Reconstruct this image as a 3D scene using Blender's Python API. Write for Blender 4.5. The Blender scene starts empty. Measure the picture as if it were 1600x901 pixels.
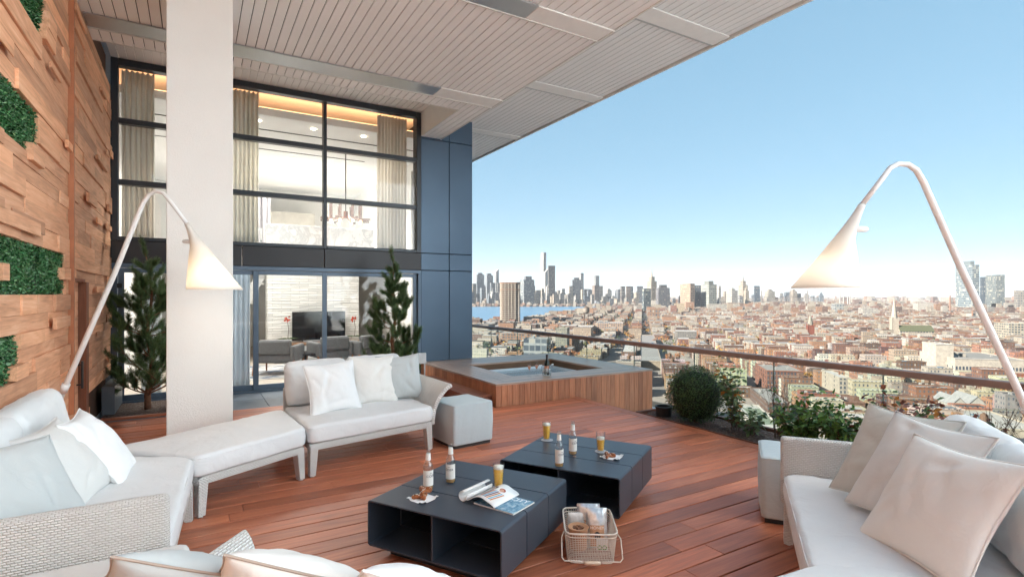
import bpy, bmesh, math, random
from mathutils import Vector, Matrix, noise
R = math.radians
PI = math.pi
scene = bpy.context.scene
COL = scene.collection
rng = random.Random(11)

# ------------------------------------------------------------------ camera, sky, sun, exposure
H = 1.65
YAW = R(30.6)
CS, CC = math.sin(YAW), math.cos(YAW)
cam_d = bpy.data.cameras.new('camera')
cam_d.sensor_width = 36.0
cam_d.lens = 840.0 * 36.0 / 1600.0
cam_d.shift_y = 9.5 / 1600.0
cam_d.clip_start = 0.05
cam_d.clip_end = 40000
cam = bpy.data.objects.new('camera', cam_d)
COL.objects.link(cam)
cam.location = (0, 0, H)
cam.rotation_euler = (R(90), 0, -YAW)
scene.camera = cam

SUN_EL = R(30)
SUN_DIR = Vector((-0.95, 0.16, 0)).normalized() * math.cos(SUN_EL) + Vector((0, 0, math.sin(SUN_EL)))
world = bpy.data.worlds.new('World')
scene.world = world
world.use_nodes = True
wn = world.node_tree
bg = wn.nodes['Background']
sky = wn.nodes.new('ShaderNodeTexSky')
sky.sky_type = 'NISHITA'
sky.sun_disc = False
sky.sun_elevation = SUN_EL
sky.sun_rotation = math.atan2(SUN_DIR.x, SUN_DIR.y)
sky.altitude = 60
sky.air_density = 0.6
sky.dust_density = 0.0
sky.ozone_density = 3.0
sg = wn.nodes.new('ShaderNodeGamma'); sg.inputs['Gamma'].default_value = 0.29
sh = wn.nodes.new('ShaderNodeHueSaturation'); sh.inputs['Saturation'].default_value = 1.9; sh.inputs['Hue'].default_value = 0.482
wn.links.new(sky.outputs['Color'], sg.inputs['Color'])
wn.links.new(sg.outputs['Color'], sh.inputs['Color'])
wn.links.new(sh.outputs['Color'], bg.inputs['Color'])
bg.inputs['Strength'].default_value = 0.114
sun_d = bpy.data.lights.new('sun', 'SUN')
sun_d.energy = 4.8
sun_d.angle = R(0.5)
sun_d.color = (1.0, 0.90, 0.77)
sun = bpy.data.objects.new('sun', sun_d)
COL.objects.link(sun)
sun.rotation_euler = SUN_DIR.to_track_quat('Z', 'Y').to_euler()
scene.view_settings.view_transform = 'Standard'
scene.view_settings.look = 'None'
scene.view_settings.exposure = 2.36
scene.view_settings.gamma = 1.0
cy = scene.cycles
cy.max_bounces = 9
cy.diffuse_bounces = 5
cy.glossy_bounces = 4
cy.transmission_bounces = 6
cy.transparent_max_bounces = 16
cy.caustics_reflective = False
cy.caustics_refractive = False
cy.sample_clamp_indirect = 6.0
cy.volume_bounces = 0
try:
    cy.use_denoising = True
except Exception:
    pass

# ------------------------------------------------------------------ helpers: pixels to places, meshes, tags
def ray(px, py):
    u = (px - 800) / 840.0
    return Vector((CS + u * CC, CC - u * CS, (460 - py) / 840.0))

def at(px, py, z):
    r = ray(px, py)
    return Vector((0, 0, H)) + r * ((z - H) / r.z)

def proj(p):
    d = p[0] * CS + p[1] * CC
    l = p[0] * CC - p[1] * CS
    return 800 + 840 * l / d, 460 - 840 * (p[2] - H) / d, d

def tag(o, label, cat, group=None, kind=None):
    o['label'] = label
    o['category'] = cat
    if group: o['group'] = group
    if kind: o['kind'] = kind
    return o

def thing(name, label, cat, loc=(0, 0, 0), rz=0.0, group=None):
    o = bpy.data.objects.new(name, None)
    o.empty_display_size = 0.1
    COL.objects.link(o)
    o.location = loc
    o.rotation_euler = (0, 0, rz)
    return tag(o, label, cat, group)

class MB:
    """collects geometry for ONE mesh object"""
    def __init__(s):
        s.v, s.f, s.c, s.uv, s.m = [], [], [], [], []
        s.T = None
        s.col = (1, 1, 1)
        s.mi = 0
    def add(s, vs, fs, uvs=None, cols=None):
        n = len(s.v)
        if s.T is not None:
            vs = [s.T @ Vector(p) for p in vs]
        s.v.extend([tuple(p) for p in vs])
        for i, f in enumerate(fs):
            s.f.append(tuple(n + k for k in f))
            s.c.append(cols[i] if cols else s.col)
            s.m.append(s.mi)
            s.uv.append(uvs[i] if uvs else None)
    def box(s, x0, x1, y0, y1, z0, z1, skip=''):
        v = [(x0, y0, z0), (x1, y0, z0), (x1, y1, z0), (x0, y1, z0), (x0, y0, z1), (x1, y0, z1), (x1, y1, z1), (x0, y1, z1)]
        F = {'b': (0, 3, 2, 1), 't': (4, 5, 6, 7), 'f': (0, 1, 5, 4), 'k': (2, 3, 7, 6), 'l': (3, 0, 4, 7), 'r': (1, 2, 6, 5)}
        def q(a, b, c, d): return [(a, c), (b, c), (b, d), (a, d)]
        U = {'b': q(x0, x1, y0, y1), 't': q(x0, x1, y0, y1), 'f': q(x0, x1, z0, z1), 'k': q(x0, x1, z0, z1), 'l': q(y0, y1, z0, z1), 'r': q(y0, y1, z0, z1)}
        ks = [k for k in F if k not in skip]
        s.add(v, [F[k] for k in ks], [U[k] for k in ks])
    def prism(s, poly, z0, z1, cap=True):
        n = len(poly)
        v = [(p[0], p[1], z0) for p in poly] + [(p[0], p[1], z1) for p in poly]
        f, u = [], []
        L = 0
        for i in range(n):
            j = (i + 1) % n
            d = math.dist(poly[i][:2], poly[j][:2])
            f.append((i, j, n + j, n + i)); u.append([(L, z0), (L + d, z0), (L + d, z1), (L, z1)])
            L += d
        if cap:
            f.append(tuple(range(n, 2 * n))); u.append([(p[0], p[1]) for p in poly])
            f.append(tuple(range(n - 1, -1, -1))); u.append([(p[0], p[1]) for p in reversed(poly)])
        s.add(v, f, u)
    def tube(s, pts, r, seg=8, closed=False, cap=True):
        pts = [Vector(p) for p in pts]
        n = len(pts)
        rs = r if isinstance(r, (list, tuple)) else [r] * n
        up = None
        rings, fs = [], []
        for i, p in enumerate(pts):
            if closed: t = pts[(i + 1) % n] - pts[i - 1]
            else: t = pts[min(i + 1, n - 1)] - pts[max(i - 1, 0)]
            t = t.normalized() if t.length > 1e-9 else Vector((0, 0, 1))
            if up is None:
                a = Vector((0, 0, 1)) if abs(t.z) < 0.9 else Vector((1, 0, 0))
                up = t.cross(a).normalized()
            else:
                up = up - t * up.dot(t)
                up = up.normalized() if up.length > 1e-9 else t.orthogonal().normalized()
            w = t.cross(up)
            for k in range(seg):
                an = 2 * PI * k / seg
                rings.append(p + (up * math.cos(an) + w * math.sin(an)) * rs[i])
        m = n if closed else n - 1
        for i in range(m):
            a, b = i * seg, ((i + 1) % n) * seg
            for k in range(seg):
                k2 = (k + 1) % seg
                fs.append((a + k, a + k2, b + k2, b + k))
        if cap and not closed:
            fs.append(tuple(range(seg - 1, -1, -1)))
            fs.append(tuple((n - 1) * seg + k for k in range(seg)))
        s.add(rings, fs)
    def lathe(s, prof, seg=24, c=(0, 0, 0)):
        vs, fs = [], []
        for (r, z) in prof:
            for k in range(seg):
                a = 2 * PI * k / seg
                vs.append((c[0] + r * math.cos(a), c[1] + r * math.sin(a), c[2] + z))
        for i in range(len(prof) - 1):
            for k in range(seg):
                k2 = (k + 1) % seg
                fs.append((i * seg + k, i * seg + k2, (i + 1) * seg + k2, (i + 1) * seg + k))
        s.add(vs, fs)
    def grid(s, P, nu, nv, wrapu=False):
        """P(i,j) -> point for i in 0..nu, j in 0..nv"""
        vs = [P(i / nu, j / nv) for j in range(nv + 1) for i in range(nu + 1)]
        fs, us = [], []
        for j in range(nv):
            for i in range(nu):
                a = j * (nu + 1) + i
                fs.append((a, a + 1, a + nu + 2, a + nu + 1))
                us.append([(i / nu, j / nv), ((i + 1) / nu, j / nv), ((i + 1) / nu, (j + 1) / nv), (i / nu, (j + 1) / nv)])
        s.add(vs, fs, us)
    def leaf(s, p, d, n, L, W, bend=0.15):
        """a small pointed leaf from p along d"""
        d = d.normalized(); n = (n - d * n.dot(d))
        n = n.normalized() if n.length > 1e-6 else d.orthogonal().normalized()
        w = d.cross(n)
        m = p + d * L * 0.5 - n * bend * L * 0.3
        s.add([p, m + w * W * 0.5, p + d * L - n * bend * L, m - w * W * 0.5], [(0, 1, 2, 3)])
    def build(s, name, mats, parent=None, smooth=False, bevel=0.0, subsurf=0, local=False, seg=2):
        """world coordinates unless local; made local to the parent"""
        me = bpy.data.meshes.new(name)
        off = Vector((0, 0, 0))
        vs = s.v
        if parent is not None and not local:
            pl = parent
            M = Matrix.Identity(4)
            ch = []
            while pl is not None:
                ch.append(pl); pl = pl.parent
            for o in reversed(ch):
                M = M @ (Matrix.Translation(o.location) @ o.rotation_euler.to_matrix().to_4x4())
            Mi = M.inverted()
            vs = [tuple(Mi @ Vector(p)) for p in s.v]
        me.from_pydata(vs, [], s.f)
        if not isinstance(mats, (list, tuple)): mats = [mats]
        for m in mats: me.materials.append(m)
        if any(s.m): me.polygons.foreach_set('material_index', s.m)
        if smooth: me.polygons.foreach_set('use_smooth', [True] * len(s.f))
        if any(u is not None for u in s.uv):
            uvl = me.uv_layers.new(name='UVMap')
            dat = []
            for u, f in zip(s.uv, s.f):
                if u is None: dat.extend([0.0, 0.0] * len(f))
                else:
                    for q in u: dat.extend((q[0], q[1]))
            uvl.data.foreach_set('uv', dat)
        if any(c != (1, 1, 1) for c in s.c):
            ca = me.color_attributes.new('Col', 'FLOAT_COLOR', 'CORNER')
            dat = []
            for c, f in zip(s.c, s.f): dat.extend((c[0], c[1], c[2], 1.0) * len(f))
            ca.data.foreach_set('color', dat)
        me.update()
        o = bpy.data.objects.new(name, me)
        COL.objects.link(o)
        if parent is not None: o.parent = parent
        if bevel > 0:
            b = o.modifiers.new('bevel', 'BEVEL'); b.width = bevel; b.segments = seg; b.limit_method = 'ANGLE'; b.angle_limit = R(40)
            b.harden_normals = False
        if subsurf:
            q = o.modifiers.new('sub', 'SUBSURF'); q.levels = subsurf; q.render_levels = subsurf
        return o

def struct(o):
    o['kind'] = 'structure'
    return o

def copy_tree(o, parent=None):
    c = o.copy(); COL.objects.link(c)
    if parent is not None: c.parent = parent
    for ch in [x for x in bpy.data.objects if x.parent == o]:
        copy_tree(ch, c)
    return c

def text_mesh(body, size, name, mat, parent, M, extrude=0.0006, align='CENTER'):
    cu = bpy.data.curves.new(name, 'FONT')
    cu.body = body; cu.size = size; cu.extrude = extrude
    cu.align_x = align; cu.align_y = 'CENTER'
    o = bpy.data.objects.new(name + '_tmp', cu)
    COL.objects.link(o)
    dg = bpy.context.evaluated_depsgraph_get()
    me = bpy.data.meshes.new_from_object(o.evaluated_get(dg))
    bpy.data.objects.remove(o)
    me.name = name
    me.transform(M)
    me.materials.clear(); me.materials.append(mat)
    ob = bpy.data.objects.new(name, me)
    COL.objects.link(ob)
    ob.parent = parent
    return ob

# ------------------------------------------------------------------ materials
class NT:
    def __init__(s, m):
        m.use_nodes = True
        s.t = m.node_tree; s.n = s.t.nodes
        s.b = s.n['Principled BSDF']
    def new(s, kind, **kw):
        x = s.n.new('ShaderNode' + kind)
        for k, v in kw.items():
            if k in x.inputs: x.inputs[k].default_value = v
            else: setattr(x, k, v)
        return x
    def link(s, a, b): s.t.links.new(a, b)
    def coord(s, kind='Object', scale=(1, 1, 1), rot=(0, 0, 0)):
        tc = s.new('TexCoord'); mp = s.new('Mapping')
        s.link(tc.outputs[kind], mp.inputs['Vector'])
        mp.inputs['Scale'].default_value = scale
        mp.inputs['Rotation'].default_value = rot
        return mp.outputs['Vector']
    def mix(s, fac, a, b, blend='MIX'):
        x = s.n.new('ShaderNodeMix'); x.data_type = 'RGBA'; x.blend_type = blend
        for sock, v in ((x.inputs[0], fac), (x.inputs[6], a), (x.inputs[7], b)):
            if hasattr(v, 'links') or hasattr(v, 'is_linked'): s.link(v, sock)
            elif isinstance(v, (int, float)): sock.default_value = v
            else: sock.default_value = (*v, 1.0)
        return x.outputs[2]
    def ramp(s, fac, stops):
        x = s.n.new('ShaderNodeValToRGB'); s.link(fac, x.inputs[0])
        e = x.color_ramp.elements
        while len(e) < len(stops): e.new(0.5)
        for k, (p, c) in enumerate(stops):
            e[k].position = p; e[k].color = (*c, 1.0) if len(c) == 3 else c
        return x.outputs[0]
    def math(s, op, a, b=0.0):
        x = s.n.new('ShaderNodeMath'); x.operation = op
        for i, v in enumerate((a, b)):
            if hasattr(v, 'is_linked'): s.link(v, x.inputs[i])
            else: x.inputs[i].default_value = v
        return x.outputs[0]
    def noise(s, vec, scale, detail=4.0, rough=0.5, dist=0.0):
        x = s.new('TexNoise'); s.link(vec, x.inputs['Vector'])
        x.inputs['Scale'].default_value = scale; x.inputs['Detail'].default_value = detail
        x.inputs['Roughness'].default_value = rough; x.inputs['Distortion'].default_value = dist
        return x.outputs['Fac']
    def bump(s, h, strength=0.3, dist=0.01):
        x = s.new('Bump'); s.link(h, x.inputs['Height'])
        x.inputs['Strength'].default_value = strength; x.inputs['Distance'].default_value = dist
        s.link(x.outputs['Normal'], s.b.inputs['Normal'])
    def base(s, c):
        if hasattr(c, 'is_linked'): s.link(c, s.b.inputs['Base Color'])
        else: s.b.inputs['Base Color'].default_value = (*c, 1.0)
    def set(s, **kw):
        for k, v in kw.items():
            k = k.replace('_', ' ')
            if hasattr(v, 'is_linked'): s.link(v, s.b.inputs[k])
            else: s.b.inputs[k].default_value = v

MATS = {}
def M(name, fn=None):
    if name not in MATS:
        m = bpy.data.materials.new(name)
        MATS[name] = m
        fn(NT(m))
    return MATS[name]

def plain(name, col, rough=0.5, var=0.08, scale=6.0, metal=0.0, bump=0.0, bscale=60.0, coat=0.0, spec=0.5):
    def fn(t):
        v = t.coord('Object')
        n = t.noise(v, scale, 4, 0.55)
        lo = tuple(c * (1 - var) for c in col); hi = tuple(min(1, c * (1 + var)) for c in col)
        t.base(t.ramp(n, [(0.3, lo), (0.7, hi)]))
        t.set(Roughness=rough, Metallic=metal)
        t.b.inputs['Specular IOR Level'].default_value = spec
        if coat: t.b.inputs['Coat Weight'].default_value = coat
        if bump: t.bump(t.noise(v, bscale, 5, 0.6), bump, 0.004)
    return M(name, fn)

def wood_fn(c_lo, c_hi, axis, rough=0.42, grain=1.0, use_col=True, spec=0.4, coat=0.0):
    """boards: the mesh attribute Col carries each board's own tone (r) and grain offset (g)"""
    def fn(t):
        at_ = t.new('Attribute', attribute_name='Col')
        sep = t.new('SeparateColor'); t.link(at_.outputs['Color'], sep.inputs[0])
        tc = t.new('TexCoord')
        add = t.new('VectorMath', operation='ADD')
        comb = t.new('CombineXYZ')
        sc = t.math('MULTIPLY', sep.outputs[1], 37.0)
        for k in range(3): t.link(sc, comb.inputs[k])
        t.link(tc.outputs['Object'], add.inputs[0]); t.link(comb.outputs[0], add.inputs[1])
        mp = t.new('Mapping'); t.link(add.outputs[0], mp.inputs['Vector'])
        s3 = [14.0 * grain] * 3; s3[axis] = 0.7 * grain
        mp.inputs['Scale'].default_value = s3
        g = t.noise(mp.outputs[0], 3.0, 8, 0.62, 1.2)
        mp2 = t.new('Mapping'); t.link(add.outputs[0], mp2.inputs['Vector'])
        s4 = [3.5 * grain] * 3; s4[axis] = 0.5 * grain
        mp2.inputs['Scale'].default_value = s4
        g2 = t.noise(mp2.outputs[0], 1.6, 3, 0.5, 2.5)
        f = t.math('ADD', t.math('MULTIPLY', g, 0.55), t.math('MULTIPLY', g2, 0.45))
        c = t.ramp(f, [(0.30, tuple(x * 0.62 for x in c_lo)), (0.5, c_lo), (0.70, c_hi)])
        tone = t.ramp(sep.outputs[0], [(0.0, (0.66, 0.64, 0.64)), (0.5, (0.97, 0.97, 0.97)), (1.0, (1.28, 1.24, 1.16))])
        t.base(t.mix(1.0, c, tone, 'MULTIPLY'))
        t.set(Roughness=t.math('ADD', t.math('MULTIPLY', g, 0.25), rough - 0.12))
        t.b.inputs['Specular IOR Level'].default_value = spec
        if coat: t.b.inputs['Coat Weight'].default_value = coat; t.b.inputs['Coat Roughness'].default_value = 0.25
        t.bump(g, 0.25, 0.003)
    return fn

def glass_mat(name, tint=(0.96, 0.98, 0.97), refl=1.0, rough=0.0):
    def fn(t):
        t.n.remove(t.b)
        out = t.n['Material Output']
        tr = t.new('BsdfTransparent'); tr.inputs['Color'].default_value = (*tint, 1)
        gl = t.new('BsdfGlossy'); gl.inputs['Roughness'].default_value = rough
        lw = t.new('LayerWeight'); lw.inputs['Blend'].default_value = 0.5
        f5 = t.math('POWER', lw.outputs['Facing'], 5.0)
        fr = t.math('ADD', t.math('MULTIPLY', f5, 0.9 * min(1.0, refl)), 0.06 * refl)
        mx = t.new('MixShader')
        t.link(fr, mx.inputs[0])
        t.link(tr.outputs[0], mx.inputs[1]); t.link(gl.outputs[0], mx.inputs[2])
        t.link(mx.outputs[0], out.inputs['Surface'])
    return M(name, fn)

def emit(name, col, strength):
    def fn(t):
        t.base(col)
        t.b.inputs['Emission Color'].default_value = (*col, 1)
        t.b.inputs['Emission Strength'].default_value = strength
    return M(name, fn)
# ------------------------------------------------------------------ the terrace: levels and planes
GZ_ = -75.0
RY0 = 3.3            # the roof is cut short out of view to let skylight in
WX = -1.08          # face of the timber wall
FY = 10.1           # glass line of the facade
ZL, ZU = 4.77, 5.23 # lower and upper soffit
LX, EX = 4.28, 6.43 # edge of the lower soffit, edge of the roof
DX = 5.34           # edge of the deck
ZS = -0.45          # roof slab beyond the deck
M('deck_wood', wood_fn((0.50, 0.158, 0.080), (0.66, 0.255, 0.135), 0, 0.42, 1.0, spec=0.5))
M('tub_wood', wood_fn((0.50, 0.205, 0.108), (0.64, 0.31, 0.175), 2, 0.5, 1.0))
M('tub_top_wood', wood_fn((0.40, 0.28, 0.215), (0.50, 0.37, 0.30), 0, 0.32, 1.0, spec=0.6))
M('tub_top_wood_y', wood_fn((0.40, 0.28, 0.215), (0.50, 0.37, 0.30), 1, 0.32, 1.0, spec=0.6))
M('cedar', wood_fn((0.70, 0.365, 0.215), (0.82, 0.52, 0.35), 1, 0.62, 0.9, spec=0.25))
paint = plain('soffit_paint', (0.90, 0.885, 0.87), 0.5, 0.02, 2.0)
paint_hi = plain('soffit_paint_outer', (0.86, 0.86, 0.85), 0.5, 0.02, 2.0)
trim = plain('soffit_trim', (0.72, 0.71, 0.68), 0.4, 0.02)
dark_gap = plain('gap_dark', (0.05, 0.05, 0.05), 0.9)
slab_m = plain('roof_paver', (0.80, 0.80, 0.79), 0.7, 0.1, 3.0, bump=0.2)
pav_m = plain('blue_paver', (0.12, 0.15, 0.19), 0.35, 0.12, 2.0)
steel = plain('channel_metal', (0.50, 0.51, 0.52), 0.32, 0.05, 1.0, metal=0.8)
chan_paint = plain('channel_paint', (0.86, 0.85, 0.82), 0.45, 0.03)

# deck boards run along the facade
def deck():
    b = MB()
    pitch, gap = 0.1655, 0.011
    y = -3.2
    while y < 8.62:
        y1 = min(y + pitch - gap, 8.63)
        xe = 5.19 if y1 < 6.95 else 3.80
        x = WX - rng.uniform(0.0, 2.5)
        while x < xe:
            L = rng.uniform(1.1, 3.6)
            x0, x1 = max(x, WX), min(x + L, xe)
            if xe - x1 < 0.35: x1 = xe
            if x1 > x0 + 0.02:
                dz = rng.uniform(-0.0012, 0.0012)
                t = min(1, max(0, rng.gauss(0.5, 0.24)))
                b.col = (t, rng.random(), 0)
                b.box(x0 + 0.0015, x1 - 0.0015, y, y1, -0.028, dz)
            x = x1 if x1 == xe else x + L
        y += pitch
    # the border board along the planter
    y = -3.2
    while y < 6.92:
        L = rng.uniform(2.0, 3.4)
        b.col = (rng.uniform(0.4, 0.65), rng.random(), 0)
        b.box(5.197, DX, y, min(y + L, 6.925) - 0.003, -0.028, 0.001)
        y += L
    o = b.build('deck', MATS['deck_wood'], bevel=0.0025, seg=1)
    struct(o)
    s = MB()
    s.box(WX, 5.3, -3.2, 6.92, ZS, -0.034); s.box(WX, 3.79, 6.922, 8.63, ZS, -0.034)
    struct(s.build('deck_base', dark_gap))
    p = MB()
    for i in range(9):
        for j in range(2):
            x0 = WX + i * 0.68
            p.box(x0 + 0.003, min(x0 + 0.677, 4.98), 8.64 + j * 0.73, 8.64 + j * 0.73 + 0.726, ZS, -0.004)
    struct(p.build('pavement', pav_m, bevel=0.004, seg=1))
    q = MB()
    q.box(5.302, 7.6, -4.0, 10.2, ZS - 0.3, ZS); q.box(4.99, 7.6, 10.202, 17.0, ZS - 0.3, ZS)
    struct(q.build('roof_floor', slab_m))
deck()

# ------------------------------------------------------------------ soffit
def soffit():
    pitch, gap = 0.1095, 0.009
    b = MB()
    x = WX
    while x < LX - 0.01:
        x1 = min(x + pitch - gap, LX)
        b.box(x, x1, RY0, 8.27, ZL, ZL + 0.02)
        if x1 > 3.90: b.box(max(x, 3.872), x1, 8.274, 10.06, ZL, ZL + 0.02)
        x += pitch
    x = WX
    while x < 3.84:                                # the raised pocket over the window
        b.box(x, min(x + pitch - gap, 3.84), 8.30, 10.06, ZU, ZU + 0.02)
        x += pitch
    o = struct(b.build('soffit', paint, bevel=0.003, seg=1))
    b = MB()
    x = LX + 0.03
    while x < EX - 0.05:
        b.box(x, min(x + pitch - gap, EX - 0.03), RY0, 16.0, ZU, ZU + 0.02)
        x += pitch
    struct(b.build('outer_soffit', paint_hi, bevel=0.003, seg=1))
    k = MB()                                       # what carries the boards: slab, drops, fascia
    k.box(WX, LX - 0.02, RY0, 8.25, ZL + 0.024, ZU + 0.4)
    k.box(3.87, LX - 0.02, 8.252, 10.06, ZL + 0.024, ZU + 0.4)
    struct(k.build('soffit_core', dark_gap))
    k = MB()
    k.box(WX, EX, RY0, 16.0, ZU + 0.402, ZU + 0.75)
    k.box(LX, EX - 0.03, RY0, 16.0, ZU + 0.024, ZU + 0.40)
    struct(k.build('roof', dark_gap))
    k = MB()
    k.box(EX - 0.028, EX + 0.004, RY0, 16.0, ZU - 0.035, ZU + 0.76)   # fascia
    k.box(LX - 0.018, LX + 0.004, RY0, 10.06, ZL - 0.012, ZU + 0.02)  # edge of the drop
    k.box(3.846, 3.868, 8.27, 10.06, ZL - 0.004, ZU + 0.39)            # cheek of the pocket
    k.box(WX, 3.845, 8.272, 8.29, ZL - 0.004, ZU + 0.39)
    struct(k.build('fascia', trim))
    # flush light channels set into the boards
    for y0, y1 in ((7.50, 7.85), (4.84, 5.13)):
        t = thing('light_channel', 'x', 'light channel', (1.6, (y0 + y1) / 2, ZL), group='metal channels in the soffit')
        t['label'] = {7.50: 'long grey metal channel in the white board soffit, the one nearest the window',
                      4.84: 'long grey metal channel in the soffit, at the top edge of the photo',
                      2.16: 'grey metal channel in the soffit overhead, nearest the viewer'}[y0]
        c = MB(); c.box(WX + 0.02, 3.2, y0, y1, ZL - 0.022, ZL - 0.004)
        c.build('channel_plate', steel, t, bevel=0.004, seg=1)
        c = MB(); c.box(3.203, LX - 0.03, y0, y1, ZL - 0.022, ZL - 0.004)
        c.build('end_plate', chan_paint, t, bevel=0.004, seg=1)
        c = MB(); c.box(WX + 0.02, LX - 0.03, y1, y1 + 0.022, ZL - 0.03, ZL - 0.003)
        c.box(LX - 0.03, LX - 0.008, y0, y1 + 0.022, ZL - 0.03, ZL - 0.003)
        c.build('edge_trim', trim, t)
    for k_, (y0, y1) in enumerate(((10.38, 10.62), (7.55, 7.83), (4.87, 5.16))):
        t = thing('light_channel', ['thin white channel in the outer soffit just right of the dark facade panels',
                                    'white channel in the outer soffit, the middle one along the roof edge',
                                    'widest white channel in the outer soffit, at the top near the sky',
                                    'white channel in the outer soffit overhead'][k_], 'light channel', (5.3, (y0 + y1) / 2, ZU),
                  group='white channels in the outer soffit')
        c = MB(); c.box(LX + 0.03, EX - 0.04, y0, y1, ZU - 0.02, ZU - 0.004)
        c.build('channel_plate', chan_paint, t, bevel=0.004, seg=1)
        c = MB(); c.box(LX + 0.03, EX - 0.04, y1, y1 + 0.02, ZU - 0.026, ZU - 0.003)
        c.build('edge_trim', steel, t)
soffit()

# ------------------------------------------------------------------ building mass behind the timber wall, plus unseen surfaces added to bounce sunlight
hb = thing('hotel_building', 'body of the hotel carrying the terrace, behind the timber wall, with added bounce surfaces', 'building', (WX - 0.2, 0, GZ_))
mass_m = plain('mass_render', (0.69, 0.81, 0.93), 0.8)  # pale blue picked to keep the sunlight bounced off the wing neutral
mass = MB()
mass.box(-9, WX - 0.16, -3.0, FY - 0.02, ZS, 6.3)
mass.box(-9, WX - 0.16, FY - 0.02, 24, ZS, 9)
mass.box(-9, 7.62, -16.0, 24, GZ_, ZS - 0.31)
mass.build('body', mass_m, hb)
mass = MB(); mass.box(8.3, 22, -20.0, -1.4, GZ_, 22.0)  # added wing out of view; its sunlit face bounces light onto the terrace
mass.build('bounce_wing', mass_m, hb)
mass = MB(); mass.box(-9, 8.29, -16.0, -3.21, ZS - 0.30, -0.004)  # added pale floor behind the viewer, reflects sun up under the roof
mass.build('bounce_floor', slab_m, hb)

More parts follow.
